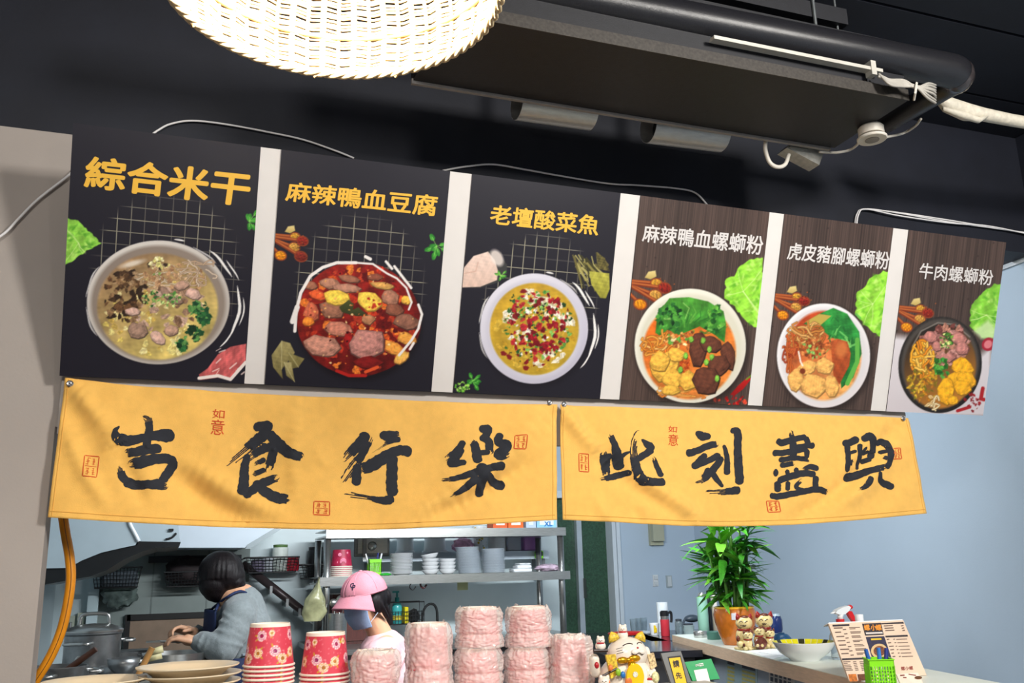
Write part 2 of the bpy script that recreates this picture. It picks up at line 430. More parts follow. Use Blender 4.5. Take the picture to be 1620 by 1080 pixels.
    def lettuce(s, P, light='#8fd04a', dark='#3f8f1f', seed=0, n=40):
        r = np.random.RandomState(seed); A = np.array(P, float); c = A.mean(0); Q = []
        for i in range(len(A)):
            a, b = A[i], A[(i+1)%len(A)]; m = max(2, int(np.hypot(*(b-a))/4))
            for k in range(m):
                p = a+(b-a)*k/m; d = p-c; Q.append(p+d/np.hypot(*d)*r.uniform(-2.2,1.6))
        s.poly(Q, light, tex=.16, tsc=.25, seed=seed)
        for k in range(n):
            i = r.randint(len(Q)); q = r.uniform(.45,1.); p = c+(Q[i]-c)*q
            s.ell(p[0], p[1], r.uniform(2,5.5), r.uniform(1,2.6), dark if r.rand() < .55 else '#c9ef7e', r.uniform(0,180), 1.2, r.uniform(.3,.7), .3, int(r.randint(999)))
        for k in range(6):
            i = r.randint(len(Q)); s.line([c, (c+Q[i])/2+r.uniform(-2,2,2), c+(Q[i]-c)*.9], 1.1, '#d6f0a0', .6)
    def herb(s, cx, cy, sc, seed=0, col='#4fae3a'):
        r = np.random.RandomState(seed)
        for k in range(9):
            th = r.uniform(0,6.28); q = r.uniform(.2,1); x, y = cx+sc*q*math.cos(th), cy+sc*q*math.sin(th)
            s.ell(x, y, sc*.34, sc*.2, col, math.degrees(th), .6, 1, .1, k, lo='#1d6b22'); s.line([(cx,cy),(x,y)], .8, '#9ad66b', .8)
    def spoons(s, x, y, k=1., seed=0):
        """wooden spoons of spices entering from the left edge"""
        for dx, dy, ex, ey, r, c, c2 in ((0,4,44,8,9,'#d49b35','#a1701c'),(0,8,58,16,10,'#9c2b1c','#6d1710'),(0,12,42,28,10,'#d8a24a','#a0702a'),(2,14,55,46,11,'#8e2f22','#5c1711'),(-2,26,16,44,10,'#eb9a1d','#c26f0c')):
            s.line([(x+dx*k,y+dy*k),(x+ex*k,y+ey*k)], 6.5*k, '#7a3018'); s.line([(x+dx*k,y+dy*k-1),(x+ex*k,y+ey*k-1)], 3*k, '#b5602f')
            s.ell(x+ex*k, y+ey*k, (r+2.2)*k, (r*.8+2)*k, '#8a3c1f', 15); s.ell(x+ex*k, y+ey*k, r*k, r*.78*k, c, 15, lo=c2, tex=.35, tsc=1.3, seed=seed)
        s.poly([(x+24*k,y-2*k),(x+30*k,y-12*k),(x+42*k,y-14*k),(x+44*k,y-4*k),(x+34*k,y+1*k)], '#e3cf8f', lo='#b79b52')
        r = np.random.RandomState(seed)
        for q in range(16): s.ell(x+r.uniform(45,75)*k, y+r.uniform(-5,50)*k, .8, .8, '#2a1c17' if r.rand()<.6 else '#b05a2a')
    def wood(s):
        g = s.n(s.U*900, s.V*6, .35, 4)*.5+s.n(s.U*2600, s.V*10, .4, 9)*.5
        g2 = s.n(s.U*30, s.V*1.5, .25, 12)
        s.C[:] = np.clip(s.rgb('#54433d')*(.55+.62*g+.28*(g2-.5))[...,None], 0, 1)
        r = np.random.RandomState(3)
        for k in range(26):
            j = r.randint(s.h); i = r.randint(s.w); s.ell(s.X[j,i], s.Y[j,i], 1.0, .9, '#201613', a=.7)

def poster(k, TL, TR, BR, BLc, bg, paint, label, res=1.12, wood=False):
    xa = .5*(onboard(*BLc).x+onboard(*TL).x); xb_ = .5*(onboard(*BR).x+onboard(*TR).x)
    w = xb_-xa; nx = int(abs(TR[0]-TL[0])/res); ny = int(abs(BLc[1]-TL[1])/res)
    u = np.linspace(0,1,nx+1); v = np.linspace(0,1,ny+1); U, V = np.meshgrid(u, v)
    PX = np.zeros(U.shape+(3,)); e = bnor*.004
    PX[...,0] = xa+U*w; PX[...,1] = Y0B+bdir.y*V*BL_+e.y; PX[...,2] = Z0B+bdir.z*V*BL_+e.z
    q = (PX-CAM)@RW; X = 810+F_PX*q[...,0]/q[...,2]; Y = 540+F_PX*q[...,1]/q[...,2]
    c = Canvas(X, Y, U, V, bg); c.pu, c.pv = 1./(nx/1.0), 1./(ny/1.0)
    if wood: c.wood()
    paint(c)
    C = np.clip(c.C, 0, 1); L = np.where(C <= .04045, C/12.92, ((C+.055)/1.055)**2.4)
    me = bpy.data.meshes.new('menu_poster'); base = bpt(xa, 0, .004)
    P = PX.reshape(-1,3)-np.array(base)
    n1 = nx+1; i, j = np.meshgrid(np.arange(nx), np.arange(ny)); a = (j*n1+i).ravel()
    F = np.stack([a, a+1, a+n1+1, a+n1], 1).astype(np.int32)
    me.vertices.add(len(P)); me.vertices.foreach_set('co', P.ravel())
    me.loops.add(F.size); me.loops.foreach_set('vertex_index', F.ravel())
    me.polygons.add(len(F)); me.polygons.foreach_set('loop_start', np.arange(0, F.size, 4, dtype=np.int32))
    me.update(calc_edges=True)
    at = me.color_attributes.new('print', 'FLOAT_COLOR', 'POINT')
    at.data.foreach_set('color', np.concatenate([L.reshape(-1,3), np.ones((len(P),1))], 1).astype(np.float32).ravel())
    me.materials.append(M('printed_poster', attr='print', rough=.38, bump=.03, bscale=25, spec=.35))
    o = bpy.data.objects.new('menu_poster', me); COL.objects.link(o); o.location = base; o['_o'] = tuple(base)
    tag(o, label, 'poster', 'menu posters on the leaning board')
    b = MB().box((xa,.0,0),(xb_,.003,BL_), frame(Vector((0,Y0B,Z0B))+bnor*.0038, (1,0,0), -bnor, bdir)).build('poster_sheet', M('poster_edge','#2a262b',.5), o)
    return o

def crop(ox, oy, sc): return lambda x, y: (ox+x/sc, oy+y/sc)
GOLD = M('poster_gold_print', '#efb93c', .4, var=.02); WPR = M('poster_white_print', '#d9d4d2', .4, var=.02)
def title(o, body, quad, mat, bold=.018):
    text_quad(body, quad, lambda x, y: onboard(x, y, .0052), bold, 'title_lettering', mat, o)

def paint1(c):
    t = crop(90, 190, 2.512); s = 1/2.512
    c.grid(.54, .44, .42, .34, .072, .0515)
    def E(x, y, rx, ry, col, **k): p = t(x, y); c.ell(p[0], p[1], rx*s, ry*s, col, **k)
    c.lettuce([t(30,385),t(95,405),(t(178,490)),t(120,520),t(60,560),t(34,572)], seed=3)
    p = t(765,400); c.herb(p[0], p[1], 17, 4)
    c.swoosh(*t(405,725), 284*s, 246*s)
    E(408,730,288,250,'#1a1620',soft=6,a=.6)
    E(403,724,284,246,'#d9d3cc',lo='#b3aba4'); E(403,728,268,230,'#8f8176',soft=3); E(400,740,240,212,'#9c7c5a',soft=2,lo='#cdb868',tex=.2,tsc=.12)
    x, y = t(400,735)
    c.scatter(x, y+18, 85, 62, 90, ['#d9c465','#e6d98a','#c5a650','#efe3a4'], 2, 6, 2, a=.8)
    c.noodles(x+6, y-44, 44, 20, 22, ['#cdb08e','#b8966f','#dcc8ad'], 1.8, 3); c.scatter(x+25, y-40, 52, 26, 70, ['#b98f68','#a57b57','#cfae88','#8d6547'], 2, 6, 31, a=.85)
    c.scatter(x+14, y+4, 62, 40, 46, ['#b08f7c','#96765f','#c4a390','#7c5d47'], 3, 8, 33); x, y = t(270,700); c.scatter(x, y, 34, 42, 80, ['#4a3423','#6b4a30','#33241a','#8a6a4a'], 2.5, 7, 5)
    c.scatter(x+5, y-30, 26, 16, 22, ['#8c6b4a','#a88a68','#5a4029'], 2.5, 6, 51)
    for k, (a, b, w, h, r) in enumerate(((320,835,26,20,10),(400,865,22,15,40),(455,835,20,14,-10),(465,710,24,12,20),(540,690,22,14,10),(495,655,20,12,-20),(430,685,18,10,60),(300,760,20,10,0))):
        q = t(a, b); c.chunk(q[0], q[1], w*.62, h*.62, r, ['#8f7363','#c09c8e','#a78573'][k%3], k)
    for a, b, w in ((565,755,42),(540,850,36),(585,790,26),(500,890,20)):
        q = t(a, b); c.scatter(q[0], q[1], w*s, w*s*.9, 26, ['#1d4a2c','#2f6b38','#16351f','#5b8f4a'], 2, 5.5, a)
    q = t(410,710); c.scatter(q[0], q[1], 34, 14, 60, ['#4d8a3b','#86b85c','#2b5c2b','#c8d98a'], 1, 2.8, 8)
    q = t(400,580); c.scatter(q[0], q[1], 18, 14, 26, ['#d8d080','#efe6b0','#3f2f25','#7ea052'], 1.5, 4.5, 9)
    q = t(560,600); c.noodles(q[0], q[1], 30, 22, 18, ['#c7a98c','#dcc6ae'], 2, 10)
    E(300,570,45,10,'#ece2d4',rot=-15,soft=2,a=.8)
    c.poly([t(565,1010),t(600,985),t(640,930),t(690,900),t(752,888),t(750,960),t(690,1030),t(640,1022),t(570,1032)], '#c95f5f', tex=.25, tsc=.25, seed=4)
    for k in range(9):
        r = random.Random(k); a, b = r.uniform(600,740), r.uniform(905,1015); q = t(a,b); c.line([q,(q[0]+r.uniform(4,12),q[1]-r.uniform(3,9))], r.uniform(1,2.4), '#efd6cf', .85)
    c.line([t(565,1025),t(640,1015),t(690,1030),t(750,962)], 5, '#efe3dd')
def paint2(c):
    t = crop(400, 220, 2.635); s = 1/2.635
    c.grid(.52, .44, .40, .34, .0745, .0525)
    p = t(92,390); c.spoons(p[0]-4, p[1], .82, 2)
    p = t(765,445); c.herb(p[0], p[1], 18, 7)
    cx, cy = t(440,750); rx, ry = 258*s, 238*s
    c.ell(cx+2, cy+6, rx*1.02, ry*1.02, '#120c12', soft=5, a=.7)
    c.ell(cx, cy, rx, ry, '#8d1d16', lo='#5b0e0d', wob=.015, tex=.3, tsc=.2)
    c.scatter(cx, cy, rx*.93, ry*.93, 170, ['#b8321c','#8a1512','#d1531f','#5f0d0e','#a8341f','#e0762c'], 2.5, 8, 11, power=.6)
    for k, (a, b, w, h, r, col) in enumerate(((320,600,46,22,8,'#a0705a'),(240,610,30,18,0,'#8f5b45'),(400,580,44,16,10,'#8b5a45'),(510,575,34,14,0,'#7c4534'),(390,620,60,18,5,'#a57560'),(570,660,36,34,30,'#9b6a55'),(540,610,50,16,10,'#b98a4a'),(330,710,56,36,8,'#8a5c48'),(245,720,34,40,0,'#b35a3f'),(270,650,40,20,10,'#d0542a'),(360,790,62,30,8,'#b06f5b'),(480,750,30,22,0,'#a5714f'),(590,710,44,26,0,'#7b4a38'),(640,760,56,36,15,'#7d5343'),(640,830,44,24,20,'#d08a3a'),(590,870,50,26,30,'#dd8a3a'),(620,910,36,22,-30,'#e2a14c'),(285,860,76,44,5,'#b07a68'),(400,840,20,40,-10,'#8c1616'),(475,850,74,64,-8,'#a9736a'),(480,930,60,26,0,'#6f1414'),(640,670,24,18,0,'#e0a63f'),(230,760,26,20,0,'#e07a2a'))):
        q = t(a, b); c.chunk(q[0], q[1], w*s, h*s, r, col, k+3)
    q = t(350,660); c.chunk(q[0], q[1], 56*s, 30*s, 12, '#eec24a', 71, 1.15, .6); q = t(485,675); c.chunk(q[0], q[1], 52*s, 40*s, 25, '#f0c24c', 72, 1.12, .6)
    c.scatter(*t(500,680), 14, 10, 6, ['#a8261a','#c43a20'], 1.5, 3.5, 73)
    for P in ([(360,700),(400,670),(420,685),(415,735),(370,720)],[(400,720),(440,700),(480,735),(430,738)]): c.poly([t(*q) for q in P], '#4d5228', lo='#2f331a')
    c.scatter(cx, cy, rx*.9, ry*.9, 70, ['#e8783a','#f0b060','#3a0808','#ffcf90'], .8, 2, 12, power=.6)
    c.line([t(*q) for q in ((175,800),(180,720),(200,640),(240,570),(290,535),(350,515),(430,515))], 5, '#ece6e2'); c.line([t(165,760),t(185,700)], 8, '#e8e2de')
    c.line([t(*q) for q in ((430,515),(500,520),(560,560),(600,580),(640,620),(662,680),(650,710))], 3, '#ece6e2'); c.line([t(690,690),t(705,730),t(690,790),t(660,840),(t(610,900))], 4, '#ece6e2')
    c.line([t(590,530),t(660,620)], 4, '#ece6e2'); c.line([t(555,510),t(580,540)], 4, '#ece6e2'); c.line([t(470,490),t(490,500)], 5, '#ece6e2'); c.line([t(670,850),t(655,875)], 4, '#ece6e2')
    c.scatter(*t(300,970), 40, 8, 0, ['#c02018'], 2, 4, 1); c.line([t(350,965),t(400,985),t(470,985)], 5, '#b3201a'); c.line([t(470,970),t(520,950)], 5, '#e0562a')
    for P, col in (([(120,840),(155,850),(175,890),(120,960),(125,1000),(85,950),(78,900)],'#a79a66'),([(150,890),(215,915),(190,950),(150,960)],'#8f8450'),([(130,930),(160,930),(175,1012),(140,985)],'#b6aa76')):
        c.poly([t(*q) for q in P], col, lo='#6d6338', tex=.12); c.line([t(*P[0]), t(*P[len(P)//2])], .9, '#d8cfa0', .7)
def paint3(c):
    t = crop(700, 260, 2.843); s = 1/2.843
    c.grid(.53, .44, .40, .34, .0755, .053)
    c.poly([t(*q) for q in ((88,553),(92,470),(140,410),(210,388),(250,392),(290,450),(290,490),(250,530),(170,555))], '#3a3a3a')
    c.poly([t(*q) for q in ((88,553),(92,470),(140,412),(205,392),(235,430),(250,480),(245,520),(170,550))], '#e9cfc2', lo='#d8b8a8', tex=.06)
    c.ell(*t(245,420), 14, 9, '#efe2da', 60, 2, .8); c.line([t(100,490),t(150,480),t(160,440)], 1.4, '#c99a88', .7); p = t(262,500); c.herb(p[0], p[1], 9, 3, '#7fca48')
    for k in range(34):
        r = random.Random(k); x, y = r.uniform(585,700), r.uniform(400,470); q = t(x, y)
        c.line([q, t(x+r.uniform(10,60), y+r.uniform(40,110))], r.uniform(1.5,4), r.choice(['#6b6234','#8a8045','#3d3a1e','#a9a060']))
    c.poly([t(*q) for q in ((660,480),(750,490),(752,560),(735,602),(710,600),(670,540))], '#b5b04a', lo='#8f8b32', tex=.15); c.poly([t(*q) for q in ((690,395),(730,420),(752,480),(700,470))], '#5d552d', tex=.4, tsc=.6)
    cx, cy = t(412,738); rx, ry = 243*s, 248*s
    c.swoosh(cx, cy, rx, ry); c.ell(cx+2, cy+4, rx*1.03, ry*1.03, '#16121a', soft=5, a=.7)
    c.ell(cx, cy, rx, ry, '#dcd9e3', lo='#b9b6c6'); c.ell(cx, cy+1, rx*.9, ry*.9, '#c7c4d2', soft=3)
    cx, cy = t(413,740); rx, ry = 200*s, 207*s
    c.ell(cx, cy, rx, ry, '#c49b2e', lo='#b4952d', tex=.14, tsc=.15, soft=1.4)
    c.scatter(cx, cy, rx*.9, ry*.9, 60, ['#d6b347','#b98d22','#cfa63c'], 3, 8, 1, a=.6)
    for a, b, w in ((440,640,60),(300,680,40),(520,650,48),(470,880,56),(505,845,40),(560,700,36),(400,590,40),(370,770,40)):
        q = t(a, b); c.scatter(q[0], q[1], w*s, w*s*.7, 12, ['#e0d8c4','#cfc4a4','#ece5d4'], 2.5, 6, a, a=.85)
    c.scatter(*t(430,720), 54, 54, 190, ['#2f5a2a','#4d8a3a','#1f3d1d','#7fb356','#e9e4d8'], 1.2, 3.6, 21)
    c.scatter(*t(425,715), 48, 50, 84, ['#8e1420','#6d0e18','#a8202a','#b52a30'], 2.5, 6, 22, asp=(.45,.8))
    c.scatter(*t(440,830), 40, 26, 24, ['#8e1420','#b8342a','#7a121a'], 2, 5.5, 23, asp=(.45,.8))
    c.scatter(cx, cy, rx*.88, ry*.88, 46, ['#26401e','#5c1618','#3f6a2c'], .8, 2.2, 24)
    for a, b in ((275,850),(300,865),(375,915),(365,570),(435,620),(500,660),(325,685)): q = t(a, b); c.ell(q[0], q[1], 5, 3.4, '#7d1a1c', a % 90, wob=.2, seed=a)
    p = t(130,985); c.herb(p[0]+2, p[1]-4, 14, 9); c.scatter(*t(90,1000), 12, 8, 40, ['#8fd04a','#5aa52e','#b9e27a'], 1, 2, 4)
def lw(c, L): c.lettuce(L, '#93d63f', '#56a81f', 6, 70)
def paint4(c):
    t = crop(970, 290, 2.919); s = 1/2.919
    p = t(82,440); c.spoons(p[0], p[1], .92, 5)
    lw(c, [t(*q) for q in ((690,345),(640,345),(580,385),(560,430),(520,440),(515,530),(560,570),(600,620),(650,665),(690,660))])
    c.poly([t(*q) for q in ((540,975),(575,935),(620,895),(640,900),(600,950),(560,980))], '#c01f1a', lo='#8c1010'); c.line([t(615,905),t(640,885)], 2.5, '#6a8a2a')
    c.scatter(*t(540,1000), 26, 8, 22, ['#c01f1a','#8c1010','#e04a30'], 1.2, 3.4, 2)
    cx, cy = t(356,750); rx, ry = 257*s, 264*s
    c.ell(cx+2, cy+4, rx*1.03, ry*1.03, '#1d1512', soft=5, a=.6)
    c.ell(cx, cy, rx, ry, '#e9e6d8', lo='#d8d2c4'); c.ell(cx, cy+2, rx*.93, ry*.93, '#d6d2bf', soft=3); c.ell(*t(352,775), 215*s, 222*s, '#d0621c', soft=2, lo='#e0843a', tex=.2, tsc=.15)
    c.poly([t(*q) for q in ((195,690),(205,600),(260,530),(350,525),(440,545),(510,590),(522,650),(515,735),(470,700),(400,660),(330,690),(240,720))], '#4e9a34', lo='#2f7426', tex=.3, tsc=.2, seed=5)
    for k in range(26):
        r = random.Random(k); a = r.uniform(3.3,6.2); m0 = r.uniform(40,90); m1 = m0+r.uniform(30,90); q0 = t(360+m0*math.cos(a), 690+m0*.8*math.sin(a)); qm = t(360+.5*(m0+m1)*math.cos(a+.25), 690+.45*(m0+m1)*math.sin(a+.25)); q1 = t(360+m1*math.cos(a+.1), 690+m1*.85*math.sin(a+.1)); c.line([q0, qm, q1], r.uniform(1.2,3.4), r.choice(['#6fb046','#2d6b25','#a3d474','#1f5520','#3f8430']), .6)
    c.scatter(*t(260,630), 20, 26, 40, ['#2a6a2c','#1f5222','#4f9a3a','#123a18'], 2, 5, 61); c.scatter(*t(470,640), 16, 30, 26, ['#2f7a2c','#63ab3f','#1f5520'], 2, 5.5, 62)
    c.noodles(*t(215,745), 28, 22, 24, ['#e79a3c','#d77f28','#f0b765'], 3, 4); c.noodles(*t(330,960), 40, 14, 22, ['#e8a04c','#dd7e2c'], 2.2, 6)
    c.scatter(*t(320,720), 30, 14, 60, ['#8a4a22','#c56a2a','#a85f2c','#e0a05a','#5a9a3a','#e9d9a0'], 1.6, 4.2, 7)
    for a, b, w, h, r, k in ((240,850,66,70,0,1),(215,820,44,50,20,2),(275,900,50,44,-10,3),(345,910,44,46,30,4),(265,955,46,24,0,5),(290,790,40,34,10,6)):
        q = t(a, b); c.chunk(q[0], q[1], w*s, h*s, r, '#d9a441', k+20, 1.18, .62)
    c.scatter(*t(330,840), 8, 12, 14, ['#c0521f','#a03c14'], 2, 4, 8)
    for a, b, w, h, r, k in ((395,760,46,86,5,1),(450,740,50,40,20,2),(530,790,32,70,-10,3),(485,840,50,50,30,4),(430,910,64,70,-25,5)):
        q = t(a, b); c.chunk(q[0], q[1], w*s, h*s, r, '#5a3325', k+40, 1.22, .5)
    for a, b in ((430,825),(455,800),(415,725),(335,795),(480,900),(445,765),(360,720),(310,860)): q = t(a, b); c.chunk(q[0], q[1], 3.6, 5, 10, '#6fa53a', a, 1.3)
def paint5(c):
    t = crop(1180, 320, 3.177); s = 1/3.177
    p = t(145,455); c.spoons(p[0], p[1], .8, 8)
    lw(c, [t(*q) for q in ((725,350),(690,345),(620,380),(600,425),(560,450),(550,560),(600,620),(640,650),(680,680),(720,640))])
    cx, cy = t(390,770); rx, ry = 234*s, 262*s
    c.ell(cx+2, cy+4, rx*1.03, ry*1.03, '#1d1512', soft=5, a=.6)
    c.ell(cx, cy, rx, ry, '#ece9ea', lo='#dcd4d6'); c.ell(cx, cy, rx*.93, ry*.93, '#d9d4d6', soft=2.5); c.ell(*t(390,770), 190*s, 225*s, '#b5411c', soft=2, lo='#e0a05a', tex=.2, tsc=.15)
    c.poly([t(*q) for q in ((290,610),(370,560),(440,530),(510,560),(570,650),(582,760),(540,880),(480,935),(475,900),(520,800),(520,700),(430,680),(380,640))], '#2f8a3a', lo='#1f6b2c', tex=.3, tsc=.2, seed=3)
    for k in range(20):
        r = random.Random(k); q = t(r.uniform(400,560), r.uniform(560,720)); c.line([q,(q[0]+r.uniform(-14,14),q[1]+r.uniform(4,16))], r.uniform(1,3.4), r.choice(['#4fae4e','#1d5c28','#7fcf6a']), .7)
    c.line([t(560,690),t(560,800),t(510,910)], 7, '#5fae46'); c.poly([t(*q) for q in ((300,600),(370,560),(430,570),(360,630))], '#b9a24a')
    c.noodles(*t(300,670), 28, 22, 34, ['#c9803a','#e0a860','#b3642a'], 2.8, 4); c.noodles(*t(225,760), 12, 30, 16, ['#a83a18','#c9602a'], 2.4, 5)
    c.poly([t(*q) for q in ((425,700),(460,685),(510,700),(527,760),(520,820),(470,915),(440,870))], '#b5562a', lo='#98401c', tex=.15); c.ell(*t(480,740), 9, 12, '#d0783e', 10, 3, .8)
    c.scatter(*t(350,735), 24, 18, 60, ['#7a3a1c','#b5602a','#4f8a3a','#9a4a20','#d98a4a','#86b35a'], 1.6, 4, 6)
    for a, b, w, h, r, k in ((310,830,48,36,-8,1),(395,820,44,42,20,2),(250,890,40,60,10,3),(340,920,70,60,0,4),(430,925,36,60,-10,5)):
        q = t(a, b); c.chunk(q[0], q[1], w*s, h*s, r, '#e0a65a', k+20, 1.14, .66)
    c.line([t(265,750),t(275,800),t(285,820)], 2.4, '#f3e6da'); c.ell(*t(285,848), 4.5, 4.5, '#7a3216')
def paint6(c):
    t = crop(1380, 340, 3.375); s = 1/3.375
    # pale table top below the dark wood
    P = [t(*q) for q in ((60,1060),(70,640),(180,650),(300,900),(560,760),(640,690),(640,1080),(60,1080))]; c.poly(P, '#d9d2d6', soft=6, lo='#c9c0c4')
    p = t(140,480); c.spoons(p[0], p[1], .8, 9)
    c.lettuce([t(*q) for q in ((690,370),(650,368),(590,410),(530,480),(520,590),(570,640),(600,660),(650,650),(690,640))], '#7fc43c', '#4a9a22', 6, 60)
    c.poly([t(*q) for q in ((540,620),(620,560),(660,610),(650,660),(580,660))], '#cfe3b0', soft=3, a=.8)
    c.ell(*t(620,690), 10, 11, '#a32032', 40); c.ell(*t(618,690), 6, 7, '#d87a80', 40)
    cx, cy = t(362,800); rx, ry = 222*s, 258*s
    c.ell(cx, cy, rx, ry, '#2c2724', rot=8, lo='#1d1917', tex=.3, tsc=.8); c.ell(cx, cy-2, rx*.93, ry*.93, '#4a433e', rot=8, soft=2); c.ell(cx, cy+2, rx*.86, ry*.88, '#231d1a', rot=8, soft=2, lo='#c07a2a')
    c.line([t(215,700),t(260,620),t(350,575),(t(440,585)),t(520,650)], 2.4, '#8c847c', .7)
    c.scatter(*t(390,690), 38, 32, 90, ['#a8706a','#8a5650','#c08a80','#6d3a34','#b37a66'], 2.5, 7, 3)
    for a, b, w, h, r, k in ((310,650,40,30,0,1),(460,660,44,36,10,2),(480,710,36,36,0,3),(400,760,44,24,0,4),(345,700,30,26,30,5)): q = t(a, b); c.chunk(q[0], q[1], w*s, h*s, r, '#a86e66', k+10)
    c.scatter(*t(400,670), 12, 12, 40, ['#3f7a2a','#7fb83a','#d9e08a','#2a5a20'], 1, 3, 5)
    c.noodles(*t(268,770), 17, 28, 40, ['#f0a82a','#e0861c','#f7c455'], 3.4, 6)
    c.scatter(*t(370,820), 12, 18, 30, ['#3a8a34','#5fae42','#26601f'], 2, 5, 7)
    c.scatter(*t(270,910), 24, 30, 90, ['#b98a20','#8a7018','#d9ab30','#6f6a1a','#c47a1a'], 1.6, 4.4, 8, asp=(.3,.7))
    for a, b, w, h, r, k in ((480,810,60,54,20,1),(440,880,56,40,-20,2),(500,880,56,46,30,3),(390,940,44,72,5,4),(430,990,30,24,0,5),(480,920,50,44,10,6)): q = t(a, b); c.chunk(q[0], q[1], w*s, h*s, r, '#e5a01e', k+30, 1.15, .62)
    c.noodles(*t(325,1005), 12, 12, 10, ['#e8c080','#f0d8a8'], 2.4, 9)
    c.line([t(590,925),t(580,980),t(595,985)], 6, '#a81f24'); c.line([t(455,1045),t(520,1025)], 5, '#a81f24'); c.scatter(*t(540,1000), 14, 14, 26, ['#a81f24','#7d1418'], 1, 2.6, 11)

BG = '#1f1d27'
P1 = poster(1, (112,197),(410,231),(389,604),(98,593), BG, paint1, 'black menu poster of a grey soup bowl with mushrooms, leftmost of the row')
title(P1, '綜合米干', [(137,246),(400,273),(392,328),(132,297)], GOLD, .030)
P2 = poster(2, (443,236),(710,268),(684,618),(421,605), BG, paint2, 'black menu poster of red spicy blood tofu, with bay leaves at its foot')
title(P2, '麻辣鴨血豆腐', [(455,287),(693,309),(689,343),(450,318)], GOLD, .022)
P3 = poster(3, (745,275),(982,303),(948,630),(718,622), BG, paint3, 'black menu poster of yellow fish soup with red chillies in a white bowl')
title(P3, '老壇酸菜魚', [(777,323),(949,341),(945,373),(773,354)], GOLD, .022)
P4 = poster(4, (1012,307),(1217,333),(1182,640),(981,632), BG, paint4, 'brown wood-grain menu poster of noodles with dark blood curd and tofu skin', wood=True)
title(P4, '麻辣鴨血螺螄粉', [(1018,354),(1208,373),(1204,404),(1014,382)], WPR, .016)
P5 = poster(5, (1241,338),(1411,360),(1378,647),(1205,641), BG, paint5, 'brown wood-grain menu poster of noodles with a pig trotter, second from right', wood=True)
title(P5, '虎皮豬腳螺螄粉', [(1248,383),(1407,398),(1404,427),(1243,410)], WPR, .016)
P6 = poster(6, (1438,365),(1592,383),(1553,655),(1400,648), BG, paint6, 'rightmost brown menu poster of beef noodles in a black stone bowl', wood=True)
title(P6, '牛肉螺螄粉', [(1455,415),(1571,427),(1568,452),(1451,440)], WPR, .012)
# ------------------------------------------------------------------ two yellow cloth banners with brush lettering
YBN = 2.985
YEL = M('yellow_cotton', '#f5be5e', .8, var=.05, scale=30, bump=.25, bscale=420, sheen=.2)
INK = M('ink_print', '#23262e', .8, var=.12, scale=60); SEAL = M('red_seal_print', '#cf4a22', .8, var=.08, scale=40)
RIDGES = [  # fold lines on the cloth: path, width, depth (metres, + toward the viewer)
    ([(108,604),(160,665),(190,720)], 16, .014), ([(150,640),(200,740),(230,800)], 14, -.008), ([(96,660),(130,740),(170,800)], 14, .008),
    ([(270,745),(340,800),(400,826)], 18, -.012), ([(300,735),(380,785),(450,815)], 16, .010),
    ([(868,648),(800,720),(690,800),(640,826)], 22, .012), ([(830,735),(740,790),(660,822)], 13, -.010), ([(500,716),(520,735),(560,700)], 8, .003),
    ([(470,640),(462,720),(470,800)], 10, .003), ([(884,642),(925,690),(955,718)], 13, .020), ([(905,655),(950,712),(1010,770),(1080,815)], 15, -.013), ([(990,745),(1060,790),(1110,822)], 14, .014),
    ([(1430,660),(1400,700),(1330,775),(1260,822)], 14, -.014), ([(1428,668),(1370,760),(1310,805)], 15, .013), ([(940,780),(960,815),(990,830)], 10, .006), ([(1000,800),(1020,830)], 8, -.004),
    ([(900,730),(1100,724),(1300,722),(1440,730)], 3, .002), ([(100,712),(300,706),(500,714)], 3, .0018)]
_RP = [(np.array(crom(p, 6)), w, d) for p, w, d in RIDGES]
def cloth_y(px, py):
    y = 0.
    for P, w, d in _RP:
        D2 = ((P-np.array((px,py)))**2).sum(1); i = int(D2.argmin())
        t = i/(len(P)-1); fade = min(1, .35+1.3*min(t, 1-t)*2)
        y -= 1.9*d*fade*math.exp(-D2[i]/(w*w))
    y -= .006*math.sin(px*.021+py*.013)+.004*math.sin(px*.047-py*.02)+.0012*math.sin(px*.11+py*.09)
    return y
def banner_pt(px, py, eps=0.):
    p = pY(px, py, YBN); p.y += cloth_y(px, py)-eps; return p
